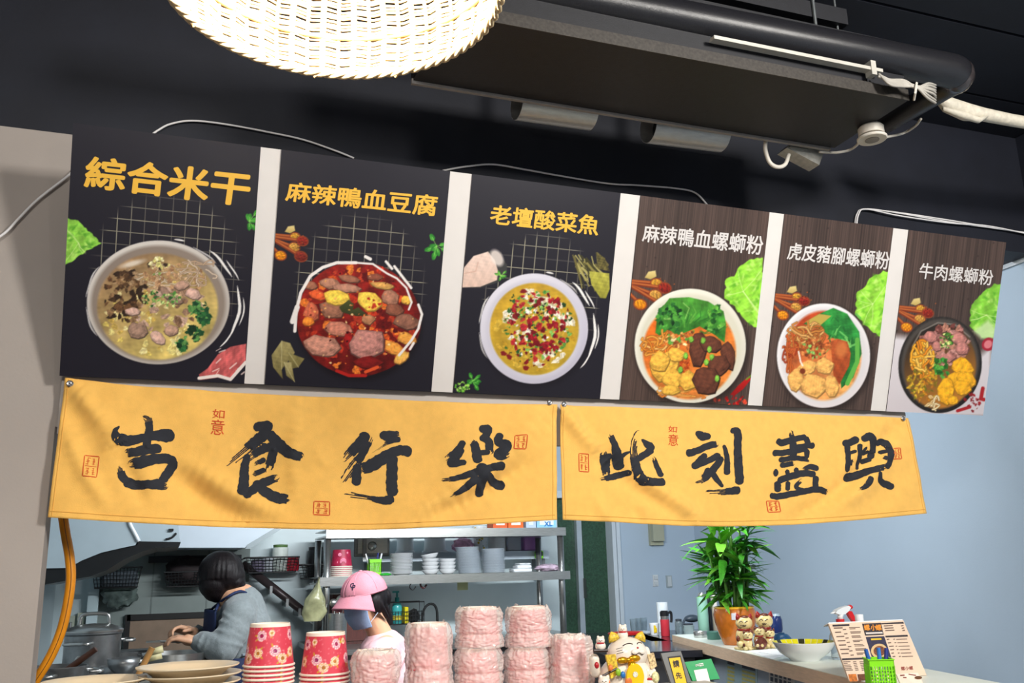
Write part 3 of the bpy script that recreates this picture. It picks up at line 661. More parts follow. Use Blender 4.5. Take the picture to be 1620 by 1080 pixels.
def brush(mb, P, ox, oy, sc, dry0=0., dry1=0., seed=0, lay=0, K=6):
    """one brush stroke: P = (x, y, width) in the measured crop; dry ends break into bristles"""
    r = random.Random(seed); Q = [((ox+x/sc), (oy+y/sc), w/sc) for x, y, w in P]
    if len(Q) == 1: Q = [(Q[0][0]-Q[0][2]*.3, Q[0][1], Q[0][2]), (Q[0][0]+Q[0][2]*.3, Q[0][1]+.5, Q[0][2])]
    L = sum(math.hypot(Q[i+1][0]-Q[i][0], Q[i+1][1]-Q[i][1]) for i in range(len(Q)-1))
    S = np.array(crom(Q, max(3, int(L/1.7/(len(Q)-1))))); n = len(S)
    seg = np.r_[0, np.cumsum(np.hypot(*(S[1:,:2]-S[:-1,:2]).T))]; L = seg[-1]
    w = np.maximum(S[:,2], .8)
    cap0, cap1 = w[0]*.42, w[-1]*.42
    w = w*np.sqrt(np.clip(1-np.clip(1-seg/max(cap0,.1),0,1)**2*.92, .03, 1))*np.sqrt(np.clip(1-np.clip(1-(L-seg)/max(cap1,.1),0,1)**2*.92, .03, 1))
    T = np.gradient(S[:,:2], axis=0); T /= np.maximum(np.hypot(*T.T), 1e-6)[:,None]; Nn = np.stack([-T[:,1], T[:,0]], 1)
    j = [[r.uniform(-.05,.05)+.05*math.sin(i*.9+k*3+seed) for k in range(2)] for i in range(n)]
    ts = [r.uniform(0, dry0) for _ in range(K)]; te = [1-r.uniform(0, dry1) for _ in range(K)]
    if dry0: ts[r.randrange(K)] = 0
    if dry1: te[r.randrange(K)] = 1
    for k in range(K):
        vs = []; fs = []; row = 0; prev = False
        for i in range(n):
            t = seg[i]/L
            on = ts[k] <= t <= te[k]
            if on:
                a, b = -.5+k/K, -.5+(k+1)/K
                dryz = (t < dry0*.9) or (t > 1-dry1*.9)
                if dryz: c = (a+b)/2; h = (b-a)/2*(.62+.3*r.random()); a, b = c-h, c+h
                ea = 1+(j[i][0] if k == 0 else 0); eb = 1+(j[i][1] if k == K-1 else 0)
                for q, e in ((a, ea), (b, eb)):
                    x, y = S[i,:2]+Nn[i]*w[i]*q*e
                    vs.append(banner_pt(x, y, .0012+lay*3e-5))
                if prev: fs.append((row*2-2, row*2-1, row*2+1, row*2))
                row += 1
            prev = on
        if fs: mb.add(vs, fs)
def banner(name, top, bot, label):
    T = np.array(top, float); B = np.array(bot, float)
    def edge(A, s):
        d = np.r_[0, np.cumsum(np.hypot(*(A[1:]-A[:-1]).T))]; d /= d[-1]; return np.array([np.interp(s, d, A[:,0]), np.interp(s, d, A[:,1])])
    T = np.array(crom(T, 12)); B = np.array(crom(B, 12))
    nu = int((T[-1,0]-T[0,0])/3.6); nv = 62
    def fn(u, v):
        p = edge(B, u)*(1-v)+edge(T, u)*v; return banner_pt(*p)
    mb = MB().grid(fn, nu, nv)
    o = mb.build('cloth_banner', YEL, smooth=True, loc=banner_pt(*B[0]))
    m = o.modifiers.new('thickness', 'SOLIDIFY'); m.thickness = .0012; m.offset = 1 if o.data.polygons[0].normal.y < 0 else -1; m.offset = -1*m.offset
    tag(o, label, 'banner', 'yellow banners over the counter')
    hb = MB()                                   # stitched hem along the foot and the sides
    hb.tube([banner_pt(*(edge(B, u)*.955+edge(T, u)*.045), .0008) for u in np.linspace(.004,.996,120)], .0011, 5)
    for s in (.008, .992): hb.tube([banner_pt(*(edge(B, s)*(1-v)+edge(T, s)*v), .0008) for v in np.linspace(.01,.99,40)], .0009, 5)
    hb.build('hem_seam', M('hem_thread', '#e3ab50', .8), o)
    return o
def grommet(o, px, py):
    p = banner_pt(px, py, .003); T = frame(p, (1,0,0), (0,0,1), (0,-1,0))
    g = MB(T).lathe([(.0045,0),(.0095,0),(.010,.002),(.0075,.004),(.0045,.003),(.0045,0)], 20, capb=False, capt=False).build('grommet', M('steel_grommet', '#d7d7d7', .25, 1., var=.03), o, 40)
    MB(T).lathe([(.0045,-.001),(.0045,.004),(.003,.007),(.0002,.008)], 14).build('screw', M('screw_steel', '#8f8f92', .3, 1., var=.05), g, 40)

A = (70, 590, 3.767); Bc = (460, 600, 3.682); Cc = (870, 620, 4.91); Dc = (1170, 620, 4.91)
CH = {
 '吉': (A, [([(450,318,8),(425,350,34),(440,390,70),(500,405,66),(570,392,52),(650,375,56),(720,372,78),(778,376,62)],0,0),([(585,258,24),(618,275,46),(626,330,46),(615,400,48),(610,455,54)],.25,0),([(480,478,50),(545,472,54),(620,455,62),(700,450,48)],.12,0),
        ([(500,548,52),(570,535,72),(650,515,62),(735,510,58),(768,540,56),(735,596,56),(695,650,50)],.08,0),([(447,552,38),(462,606,50),(490,650,50)],.35,0),([(475,640,64),(540,665,58),(620,664,52),(700,664,66),(742,668,50)],0,.1)]),
 '食': (A, [([(1248,322,48),(1310,314,62),(1362,322,66)],0,0),([(1340,345,72),(1265,402,66),(1185,470,56),(1085,552,44)],0,.55),([(1335,350,56),(1395,420,68),(1455,475,64),(1545,505,52)],0,.05),([(1270,425,40),(1300,438,46),(1345,435,34)],.3,0),
        ([(1215,480,36),(1195,560,52),(1190,650,64),(1172,728,66)],0,0),([(1195,520,40),(1285,462,48),(1372,428,50)],.35,0),([(1375,430,48),(1352,520,54),(1328,592,44)],0,.25),([(1250,545,26),(1320,510,34)],.4,0),([(1240,605,34),(1320,572,30)],.3,0),
        ([(1185,735,62),(1235,700,54),(1310,652,54),(1402,618,44)],0,.12),([(1250,645,50),(1310,702,62),(1385,742,66),(1465,752,52)],0,.06)]),
 '行': (Bc, [([(442,312,62),(405,370,66),(345,430,58),(302,478,36)],0,.3),([(470,335,30),(420,430,44),(362,510,58),(300,600,44)],.1,.5),([(388,492,44),(383,560,58),(385,618,50)],0,0),([(515,322,36),(565,330,62),(640,328,56)],0,.15),([(640,345,34),(560,370,24),(470,430,8)],0,.6),
        ([(405,528,64),(485,492,74),(565,442,66),(640,412,58),(708,425,66)],.05,0),([(590,440,66),(590,540,66),(588,620,66),(598,680,66)],0,0),([(600,688,64),(548,704,48),(455,690,30),(310,668,44)],0,.62)]),
 '樂': (Bc, [([(1098,288,44),(1150,292,50),(1122,350,40)],0,0),([(1010,358,38),(965,420,42),(905,470,46)],0,.2),([(1000,400,38),(965,455,42),(935,490,44),(1020,482,32)],0,0),([(1058,352,42),(1078,420,54),(1082,490,54)],.15,0),([(1100,335,38),(1150,360,48),(1152,440,42)],0,.2),([(1090,432,30),(1155,422,34)],0,0),
        ([(1222,312,40),(1205,365,48),(1250,388,56),(1195,448,54),(1262,436,46)],0,.1),([(878,586,30),(960,576,32),(1060,546,44),(1160,516,44),(1240,505,52)],.15,0),([(1102,490,60),(1102,580,68),(1095,685,44)],0,0),([(1075,570,48),(1010,632,42),(920,688,14)],0,.2),([(1120,545,42),(1180,600,50),(1245,626,60)],0,0)]),
 '此': (Cc, [([(445,455,100),(450,560,86),(455,660,66)],.12,.2),([(470,325,44),(505,400,46),(535,500,74),(560,600,66)],.1,0),([(560,500,40),(595,475,26),(632,460,10)],0,0),([(395,676,30),(480,660,48),(560,640,50),(636,620,44)],.2,0),
        ([(705,300,66),(660,380,54),(652,480,58),(672,600,68),(710,680,76),(790,700,64),(885,700,62)],.42,0),([(715,365,16),(770,415,62),(808,448,50)],0,0),([(800,440,60),(730,488,54),(662,532,46)],0,.1),([(800,500,36),(830,580,40),(862,660,50)],.2,0)]),
 '刻': (Cc, [([(1130,308,34),(1175,345,66),(1240,345,40)],0,0),([(1055,480,64),(1130,460,54),(1220,420,54),(1300,402,50)],0,.1),([(1205,480,46),(1150,545,56),(1105,592,50)],0,0),([(1105,585,44),(1200,545,44),(1310,488,54)],0,0),([(1325,505,52),(1270,590,58),(1195,665,62),(1120,698,58)],0,.25),([(1225,590,40),(1180,690,46)],0,.2),([(1240,615,46),(1290,680,42),(1338,738,22)],0,0),
        ([(1338,412,26),(1365,520,44),(1366,645,52)],0,0),([(1392,305,34),(1448,312,62),(1452,450,66),(1460,600,70),(1470,720,74)],0,0),([(1475,760,70),(1405,768,56),(1310,780,46),(1205,785,50)],0,.6)]),
 '盡': (Dc, [([(398,296,30),(415,400,52),(422,530,54)],.15,0),([(295,365,40),(330,392,54),(430,366,48),(520,345,44)],0,0),([(512,345,46),(538,410,46)],0,0),([(425,428,34),(500,418,40),(590,412,52)],0,0),([(262,472,50),(350,470,48),(450,450,48),(530,440,40)],0,0),([(522,440,48),(527,515,38)],0,0),([(310,528,44),(430,512,38),(550,525,40)],0,.1),([(320,570,42),(430,552,38)],0,.1),
        ([(290,625,66)],0,0),([(372,600,34),(388,645,32)],0,0),([(440,585,36),(456,632,34)],0,0),([(485,595,18),(560,580,46),(612,602,40)],.2,0),([(305,690,52),(400,655,54),(500,630,52),(590,640,48)],0,0),([(302,690,54),(312,775,54)],0,0),([(590,650,48),(588,760,44)],0,0),([(385,690,36),(385,765,34)],0,0),([(490,675,28),(445,735,32),(505,762,24)],.2,0),([(245,798,44),(310,808,50),(450,782,48),(600,755,48),(698,780,42)],0,.05)]),
 '興': (Dc, [([(805,392,48),(855,392,54),(930,360,60)],0,0),([(842,400,46),(850,500,42),(850,620,48)],0,0),([(865,472,28),(915,455,26)],0,0),([(880,545,54)],0,.2),([(935,400,40),(942,500,36),(930,600,30)],0,0),([(950,372,54),(1010,345,60),(1042,405,54),(1028,520,42)],0,0),([(990,425,24),(962,478,26),(1015,458,26)],0,0),([(955,540,42),(1032,518,34)],0,0),
        ([(1060,400,42),(1110,388,54),(1146,430,54),(1140,540,46),(1108,596,58)],0,0),([(1075,472,32),(1132,460,28)],0,0),([(1095,500,36),(1125,530,30)],.2,.2),([(825,665,70),(905,650,62),(1000,612,48),(1120,580,50)],0,.1),([(1002,655,36),(970,722,44),(898,764,14)],0,.15),([(1058,620,28),(1075,690,42),(1130,720,54),(1188,742,50)],0,0)]),
}
def seal_box(o, q, seed, n=9, border=True):
    """small red seal: frame and carved strokes; q = TL,TR,BR,BL photo measure"""
    q = [np.array(p, float) for p in q]; mb = MB(); r = random.Random(seed)
    f = lambda s, t: (q[0]*(1-s)+q[1]*s)*(1-t)+(q[3]*(1-s)+q[2]*s)*t
    W = 1.15
    def ln(a, b, w=W): 
        pa, pb = f(*a), f(*b); brush(mb, [(pa[0],pa[1],w),((pa[0]+pb[0])/2,(pa[1]+pb[1])/2,w),(pb[0],pb[1],w)], 0, 0, 1, seed=seed, lay=1, K=1)
    if border:
        for a, b in (((0,0),(1,0)),((1,0),(1,1)),((1,1),(0,1)),((0,1),(0,0))): ln(a, b, 1.5)
        ln((.08,.5),(.92,.5), .8)
    cells = [(.1,.06),(.54,.06),(.1,.54),(.54,.54)]
    for cx, cy in cells:
        for k in range(4):
            y = cy+.06+.09*k+r.uniform(-.02,.02); x0 = cx+r.uniform(.02,.12); ln((x0,y),(x0+r.uniform(.14,.28),y+r.uniform(-.02,.03)), .85)
        x = cx+r.uniform(.12,.25); ln((x,cy+.04),(x+r.uniform(-.03,.03),cy+.38), .85)
    return mb.build('seal_print', SEAL, o)
def letters(o, s, what):
    for ch in s:
        cr, st = CH[ch]; mb = MB()
        for i, (P, d0, d1) in enumerate(st): brush(mb, P, *cr, d0, d1, i*7+ord(ch) % 91, i)
        mb.build('brush_lettering', INK, o)
bn1 = banner('cloth_banner', [(103,597),(230,611),(400,622),(600,631),(760,637),(878,641)], [(75,818),(200,826),(350,833),(560,838),(720,832),(882,822)], 'longer yellow cloth banner with four black brush characters, over the kitchen hood')
letters(bn1, '吉食行樂', '')
bn2 = banner('cloth_banner', [(883,641),(1000,644),(1180,650),(1320,656),(1437,661)], [(891,822),(980,826),(1090,832),(1220,831),(1340,824),(1466,812)], 'yellow cloth banner with four black brush characters, above the leafy potted plant')
letters(bn2, '此刻盡興', '')
for px, py in ((111,607),(866,638)): grommet(bn1, px, py)
for px, py in ((889,641),(1428,662)): grommet(bn2, px, py)
bf = lambda x, y: banner_pt(x, y, .0016)
text_quad('如', [(337,647),(356,648),(355,662),(336,661)], bf, .0, 'seal_print', SEAL, bn1); text_quad('意', [(334,663),(356,664),(354,688),(333,687)], bf, .0, 'seal_print', SEAL, bn1)
text_quad('如', [(1058,673),(1072,674),(1071,684),(1058,683)], bf, .0, 'seal_print', SEAL, bn2); text_quad('意', [(1058,686),(1074,687),(1073,705),(1058,704)], bf, .0, 'seal_print', SEAL, bn2)
seal_box(bn1, [(134,720),(157,722),(153,755),(131,753)], 1); seal_box(bn1, [(496,793),(521,794),(521,815),(495,814)], 2); seal_box(bn1, [(812,690),(830,689),(829,711),(809,711)], 3)
seal_box(bn2, [(916,717),(932,718),(933,746),(917,745)], 4); seal_box(bn2, [(1214,792),(1234,792),(1237,809),(1217,810)], 5); seal_box(bn2, [(1410,710),(1420,709),(1423,726),(1407,727)], 6)
# ------------------------------------------------------------------ woven pendant lamp
lc = Vector((.184, 1.217, EYE+.853))
lamp = thing('pendant_lamp', 'large lit woven rattan pendant lamp hanging in front of the posters', 'lamp', lc)
WICK = M('rattan', '#d8bf95', .6, var=.22, scale=60, bump=.3, bscale=200); WICKD = M('rattan_rim', '#b9925a', .6, var=.35, scale=45)
def shr(z):                                    # radius of the shade at height z above the rim
    return float(np.interp(z, [0,.05,.10,.16,.22,.27,.30], [.250,.262,.262,.244,.200,.130,.075]))
NS = 60
w = MB()
z = .009; row = 0
while z < .298:
    pts = []; NN = NS*2
    for k in range(NN):
        a = 2*math.pi*k/NN; r = shr(z)+.0036*(1 if (k//1+row) % 2 else -1)*(1 if k % 2 == 0 else 0)*(1 if (k//2) % 2 == row % 2 else -1)
        jz = .0009*math.sin(a*7+row*2.1)+.0006*math.sin(a*17+row)
        pts.append(lc+Vector((r*math.cos(a), r*math.sin(a), z+jz)))
    w.tube(pts, .0026, 5, closed=True); z += .0062; row += 1
o = w.build('woven_strands', WICK, lamp, True); o['kind'] = 'stuff'
for k in range(NS):
    a = 2*math.pi*(k+.25)/NS
    MB().tube([lc+Vector((shr(zz)*math.cos(a), shr(zz)*math.sin(a), zz)) for zz in np.linspace(-.003,.30,14)], .0034 if k % 2 else .0056, 6).build('stake', WICK, lamp, True)
rm = MB(); 
for q in range(3): rm.tube([lc+Vector(((.2505+.004*math.cos(a*24+q*2.1))*math.cos(a), (.2505+.004*math.cos(a*24+q*2.1))*math.sin(a), -.001+.004*math.sin(a*24+q*2.1))) for a in np.linspace(0, 6.283, 192, endpoint=False)], .0042, 6, closed=True)
rim = rm.build('rim_braid', WICK, lamp, True)
for a in (1.52, 2.45, .95): 
    MB().tube([lc+Vector((.250*math.cos(a), .250*math.sin(a), -.004)), lc+Vector((.252*math.cos(a+.03), .252*math.sin(a+.03), -.010))], .0025, 5).build('strand_end', WICKD, rim)
MB().tube([lc+Vector((shr(.075)*.985*math.cos(a), shr(.075)*.985*math.sin(a), .075)) for a in np.linspace(0,6.283,96,endpoint=False)], .004, 6, closed=True).build('hoop', WICKD, lamp, True)
MB().lathe([(.0005,0),(.02,.004),(.034,.022),(.036,.042),(.028,.066),(.014,.084),(.013,.10)], 20, Matrix.Translation(lc+Vector((0,0,.11)))).build('bulb', M('bulb_glow', '#fff6e8', .3, emit=22, var=0), lamp, True)
MB().lathe([(.016,0),(.018,.01),(.018,.05),(.008,.06)], 16, Matrix.Translation(lc+Vector((0,0,.205)))).build('socket', M('black_plastic', '#1c1c1e', .45), lamp, 40)
MB().tube([lc+Vector((0,0,.26)), (lc.x,lc.y,ZC)], .003, 6).build('cord', M('black_cord','#141416',.6), lamp)
pl = bpy.data.lights.new('pendant_bulb_light', 'POINT'); pl.energy = 36; pl.shadow_soft_size = .05; pl.color = (1, .97, .93)
plo = bpy.data.objects.new('pendant_bulb_light', pl); COL.objects.link(plo); plo.location = lc+Vector((0,0,.09))

# ------------------------------------------------------------------ black ceiling air-conditioning unit and its services
ZA = 3.09
aL, aR, aN = pZ(712,131,ZA), pZ(1301,238,ZA), pZ(1449,159,ZA)
YFAR, YNEAR = .5*(aL.y+aR.y), aN.y; AX0, AX1 = aL.x-.12, .5*(aR.x+aN.x)
ac = thing('ceiling_air_unit', 'long black metal air-conditioning unit hung under the ceiling', 'air conditioner', (AX0, YFAR, ZA))
ACM = M('black_powder_coat', '#121319', .55, var=.2, scale=40, bump=.15, bscale=300); LIPM = M('worn_grey_edge', '#37332f', .55, .2, var=.3, scale=120)
MB().box((AX0,YNEAR+.01,ZA+.004),(AX1,YFAR,ZA+.22)).build('housing', ACM, ac)
MB().box((AX0+.005,YNEAR+.004,ZA-.004),(AX1-.004,YFAR-.012,ZA+.004)).build('bottom_panel', ACM, ac)
MB().box((AX0,YNEAR,ZA-.004),(AX1,YNEAR+.004,ZA+.036)).build('front_lip', LIPM, ac)
MB().box((AX0,YFAR-.012,ZA-.014),(AX1-.02,YFAR,ZA+.004)).build('rear_lip', M('grey_edge_trim','#8b8784',.5,.3), ac)
for x in (AX0+.25, AX1-.3):
    MB().tube([(x,YNEAR+.06,ZA+.2),(x,YNEAR+.06,ZC-.02)], .006, 8).build('hanger_rod', M('zinc_rod','#7d8284',.4,.8), ac)
# aluminium slot rail above the lip
a, b = pY(1150,72,YNEAR-.02), pY(1395,125,YNEAR-.02)
rl = MB().box((a.x-.05,YNEAR-.03,ZA+.062),(b.x,YNEAR-.004,ZA+.074)).box((b.x-.05,YNEAR-.034,ZA+.045),(b.x-.03,YNEAR-.004,ZA+.095)).build('mounting_rail', M('aluminium_rail','#c9c6bd',.4,.4), ac)
# black lagged pipe with an elbow
ZPp = 3.24
c0, c1, c2 = pZ(760,-30,ZPp), pZ(1530,117,ZPp), pZ(1398,196,ZPp-.03)
c0 = c1+(c0-c1)*1.3
e = .09
d0 = (c0-c1).normalized(); d1 = (c2-c1).normalized()
el = [c1+d0*e*(1-t)**2+d1*e*t**2 for t in np.linspace(0,1,9)]
pp = thing('lagged_pipe', 'black insulated pipe with elbow running in front of the air unit', 'pipe', c1)
PIPE = M('black_pipe_lagging', '#1d1d21', .3, var=.25, scale=80, bump=.2, bscale=160, stretch=(8,1,1), spec=.6)
MB().tube([c0]+el[:5], [.058]+[.058,.058,.058,.058,.058], 28, cap=False).build('long_run', PIPE, pp, True)
MB().tube([el[4]]+el[5:]+[c2], [.058,.055,.051,.047,.044,.040], 28).build('elbow_run', PIPE, pp, True)
MB().tube([el[2],el[3],el[4],el[5],el[6]], [.0585,.0595,.0600,.0580,.0530], 28, cap=False).build('elbow_tape', M('glossy_tape','#3a3536',.18,var=.3,scale=30), pp, True)
# white wrapped drain pipe to the right
wp = thing('wrapped_white_pipe', 'white tape-wrapped pipe running to the right behind the black elbow', 'pipe', pY(1560,178,c2.y-.1))
P = [(1478,150,.012),(1500,166,.03),(1528,177,.034),(1555,181,.026),(1600,190,.024),(1660,200,.024),(1760,214,.024),(1905,236,.024)]
WT = M('white_wrap_tape', '#cfc8b8', .55, var=.12, scale=50, bump=.4, bscale=70)
MB().tube([pY(x,y,c2.y-.12) for x,y,_ in P], [r for *_,r in P], 14).build('wrapped_run', WT, wp, True)
MB().tube([pY(x,y,c2.y-.14) for x,y in ((1492,172),(1520,181),(1548,190),(1562,184))], [.008,.014,.012,.004], 10).build('loose_tape', WT, wp, True)
# coil of grey cable tied at the corner of the unit
cb = thing('cable_coil', 'tied bundle of grey cables tucked between pipe and air unit', 'cable', pY(1445,140,YNEAR-.03))
GC = M('grey_cable', '#a29e96', .5, var=.1)
for k in range(8):
    r = random.Random(k); MB().tube(path3([pY(1392+r.uniform(-4,4),118+r.uniform(-2,4),YNEAR-.03), pY(1408,126+k*1.1,YNEAR-.035-k*.002), pY(1430,127+k*1.4,YNEAR-.04), pY(1450,138+r.uniform(-2,2),YNEAR-.05), pY(1472+r.uniform(-6,4),132+k*3.2,YNEAR-.04), pY(1480,135+k*4,YNEAR+.0)], 6), .0042, 6).build('cable_strand', GC, cb, True)
MB().tube([pY(1450,131,YNEAR-.056),pY(1449,138,YNEAR-.06),pY(1448,147,YNEAR-.056),pY(1446,158,YNEAR-.03)], .004, 6).build('cable_tie', M('white_tie','#c9c4ba',.5), cb)
# round detector under the corner
sp = pZ(1378,207,ZA-.02)
sn = thing('ceiling_sensor', 'round white sensor disc hanging at the corner of the air unit', 'sensor', (sp.x,sp.y,ZA-.06))
SW = M('sensor_white', '#cfc9be', .45, var=.06)
T = Matrix.Translation((sp.x,sp.y,ZA-.055))
MB(T).lathe([(.0245,0),(.048,0),(.051,.003),(.051,.008),(.045,.012),(.0245,.012)], 32).build('disc', SW, sn, 40)
MB(T).lathe([(.042,.018),(.044,.022),(.044,.045),(.038,.052)], 28).build('base', SW, sn, 40)
MB(T).lathe([(.024,-.002),(.024,.014)], 20).build('lens', M('sensor_lens','#6d635c',.3), sn, 40)
MB().tube(path3([pZ(1392,214,ZA-.04),(sp.x+.05,sp.y+.05,ZA-.02),tuple(pY(1425,212,YFAR)),tuple(pY(1447,200,YFAR-.05)),tuple(pY(1457,188,YFAR-.1))],8), .005, 8).build('cable', SW, sn, True)
# junction box with a looped cable on the far edge
jb = thing('junction_box', 'small grey metal junction box with looped cable under the air unit', 'junction box', pY(1262,258,YFAR+.05))
a, b = pY(1236,228,YFAR+.06), pY(1297,256,YFAR+.06)
MB().prism([(a.x+.03,a.z),(b.x,a.z-.02),(b.x-.03,b.z-.03),(a.x,b.z+.02)], YFAR+.03, YFAR+.09).build('box', M('galvanised','#b3b2ab',.45,.4,var=.15,scale=60), jb)
MB().box((a.x+.01,YFAR+.022,b.z+.022),(a.x+.09,YFAR+.03,b.z+.036)).build('cover_plate', M('galvanised2','#8d8c86',.5,.4), jb)
MB().tube(path3([pY(1211,222,YFAR+.02),pY(1211,238,YFAR+.02),pY(1218,257,YFAR+.02),pY(1230,264,YFAR+.02),pY(1242,260,YFAR+.02),pY(1248,244,YFAR+.02)],8), .0075, 8).build('cable_loop', SW, jb, True)
MB().tube(path3([pY(1296,240,YFAR+.01),pY(1325,241,YFAR),pY(1350,234,YFAR-.03),(sp.x-.02,sp.y,ZA-.03)],8), .005, 8).build('cable', SW, jb, True)
# two grey round duct tubes behind the unit
for (x0,y0,x1,y1,l) in ((818,163,936,186,'short grey metal tube under the air unit, nearest the lamp'),(1026,201,1142,222,'short grey metal tube under the air unit, nearest the junction box')):
    p0, p1 = pY(x0,y0-3,YFAR+.14), pY(x1,y1-9,YFAR+.14)
    dt = thing('duct_tube', l, 'tube', p0, 'grey tubes behind the air unit')
    ax = (p1-p0).normalized(); T = frame(p0, Vector((0,0,1)).cross(ax), Vector((0,0,1)), ax); ln = (p1-p0).length
    MB(T).lathe([(.062,0),(.065,.0),(.065,ln),(.062,ln),(.061,.002)], 36, capb=False, capt=False).build('shell', M('satin_aluminium','#cfd0ce',.38,.55,var=.08,scale=30,stretch=(1,1,6)), dt, 40)
    MB(T).lathe([(.0605,.05),(.0605,.052)], 30).build('inner_shade_disc', M('dark_inside','#2a2b2e',.6), dt)  # dark disc standing in for the shade in the hollow end
    MB(T).box((-.012,.06,ln*.45),(.012,ZC-p0.z,ln*.55)).build('hanger', ACM, dt)
# black tray and rod over the pipe
tr = thing('cable_tray', 'dark cable tray with thin hanger rod above the black pipe', 'cable tray', pZ(1330,50,ZPp+.16))
q0, q1 = pZ(1000,-50,ZPp+.18), pZ(1336,44,ZPp+.14)
MB().box((q0.x-.3,q1.y-.02,ZPp+.14),(q1.x,q1.y+.12,ZPp+.155)).box((q0.x-.3,q1.y-.02,ZPp+.155),(q1.x,q1.y-.015,ZPp+.2)).build('tray', ACM, tr)
MB().tube([(q1.x-.03,q1.y,ZPp+.09),(q1.x-.03,q1.y,ZC-.02)], .004, 8).build('hanger_rod', MATS['zinc_rod'], tr)
# white cables over the top edge of the board
WC = M('white_cable', '#eceaea', .5, var=.05)
def cable(P, r, label, Y=YF-.012, n=1, nm='wall_cable'):
    q = thing(nm, label, 'cable', pY(*P[0],Y), 'white cables on the black wall')
    for k in range(n): MB().tube(path3([pY(x+k*1.2,y+k*3.0*(.4+.6*math.sin(i*1.7+k)),Y-.004*k) for i,(x,y) in enumerate(P)],8), r, 6).build('cable_strand', WC, q, True)
cable([(236,216),(250,206),(270,196),(305,191),(360,197),(430,210),(480,221),(530,238),(560,250)], .0036, 'thin white cable arching over the leftmost poster')
cable([(700,270),(715,267),(740,263),(780,260),(830,268),(880,277),(960,290),(1010,293),(1070,298),(1100,305),(1120,325)], .0038, 'thin white cable arching over the fish soup poster')
cable([(1352,356),(1356,338),(1368,331),(1420,336),(1500,348),(1560,358),(1625,369)], .0036, 'bundle of thin white cables over the rightmost posters', n=3)
cable([(-20,386),(8,368),(30,345),(60,315),(105,280),(125,262)], .0042, 'white cable drooping across the left white wall', Y=YF-.02)
# ------------------------------------------------------------------ kitchen behind the opening
STEEL = M('brushed_steel', '#b4b5b3', .28, .9, var=.12, scale=25, stretch=(1,1,14)); STEELD = M('worn_steel', '#8c8e8f', .36, .85, var=.22, scale=18)
BLKW = M('black_wire', '#17181a', .5, .2); WCER = M('white_ceramic', '#e4e6e8', .22, var=.02, coat=.3); WPLA = M('white_plastic','#e8ecf0',.35,var=.02)
YS = 5.65                                      # front of the steel shelf rack
sh = thing('steel_shelf_rack', 'tall stainless steel shelf rack holding tableware behind the counter', 'shelf', (pY(517,900,YS).x, YS, 0))
XS0, XS1 = pY(505,925,YS).x, pY(900,915,YS).x; Z2 = pY(700,908,YS).z; Z1 = pY(700,836,YS).z
SD = .42
for nm, z, x0, x1 in (('shelf_board',Z1,XS0+.03,XS1-.02),('shelf_board',Z2,XS0,XS1)):
    MB().box((x0,YS-.02,z-.045),(x1,YS+SD,z-.035)).box((x0,YS-.025,z-.052),(x1,YS-.015,z)).box((x0,YS-.02,z-.006),(x1,YS+SD,z)).build(nm, STEEL, sh)
for x in (pY(518,900,YS).x, pY(890,900,YS).x):
    for y in (YS+.02, YS+SD-.03):
        if y > YS+.1 and x > 1.5: x = x-.01
        MB().tube([(x,y,1.18),(x,y,Z1-.05)], .021, 14).build('post', STEEL, sh, True)
def stack(n, first, label, grp, dz, mk):
    """n pieces standing in each other: mk builds the first, the rest are copies"""
    r0 = mk(first); 
    for k in range(1, n): dup(r0, Vector(first)+Vector((0,0,dz*k)), label(k) if callable(label) else label, grp)
    return r0
def one(name, label, cat, loc, mat, mb, grp=None, smooth=40):
    o = mb.build(name, mat, loc=loc, smooth=smooth); return tag(o, label, cat, grp)
def lathe_at(loc, prof, n=28): return MB(Matrix.Translation(Vector(loc))).lathe(prof, n, capt=False)
def spos(px, py=905, dy=.16): v = pY(px, py, YS+dy); return Vector((v.x, v.y, Z2+.0005))
# tall stack of small white plates (rims seen edge-on)
def plate_prof(R, h): return [(.001,.0015),(R*.55,.0015),(R*.57,0),(R*.62,0),(R*.63,.002),(R*.97,h),(R,h+.001),(R,h+.003),(R*.96,h+.003),(R*.6,.0045),(.001,.0045)]
c = spos(635); R = .072
stack(15, c, 'small white plate in the tall stack on the rack shelf', 'white plates stacked on the rack', .0086, lambda p: one('plate','small white plate in the tall stack on the rack shelf','plate',p,WCER,lathe_at(p,plate_prof(R,.010),36),'white plates stacked on the rack'))
def bowl_prof(R, h): return [(.001,.003),(R*.45,.003),(R*.45,0),(R*.55,0),(R*.78,h*.35),(R*.96,h*.85),(R,h),(R*.975,h),(R*.9,h*.8),(R*.6,h*.25),(.001,h*.16)]
for px, n, l in ((681,5,'small white bowl in the leaning stack beside the plates'),(708,4,'small white bowl in the even stack beside clear plastic bowls')):
    c = spos(px); R = .056
    o = stack(n, c, l, 'white bowls on the rack', .0215 if n == 4 else .0225, lambda p: one('bowl',l,'bowl',p,WCER,lathe_at(p,bowl_prof(.056,.030),32),'white bowls on the rack'))
    if n == 5:
        t = [q for q in bpy.data.objects if q.get('label') == l][-1]; t.rotation_euler = (0,math.radians(-10),0); t.location.z += .006
# two stacks of clear round lids
LID = M('clear_lid', '#dbe5ee', .12, var=.05, trans=.25, spec=.7)
for px, n, l, tl in ((743,25,'clear plastic bowl in the taller leaning stack on the rack',.0011),(781,23,'clear plastic bowl in the upright stack by the white boxes',.0002)):
    c = spos(px); R = .078
    o0 = one('plastic_lid',l,'bowl',c,LID,MB(Matrix.Translation(c)).lathe([(R*.8,.0005),(R*.88,.0005),(R*.90,.0038),(R,.0040),(R,.0062),(R*.90,.0066),(R*.8,.0025)],28,capb=False,capt=False),'clear plastic bowls on the rack')
    for k in range(1,n): dup(o0, c+Vector((-tl*k*.6,0,.0066*k)))
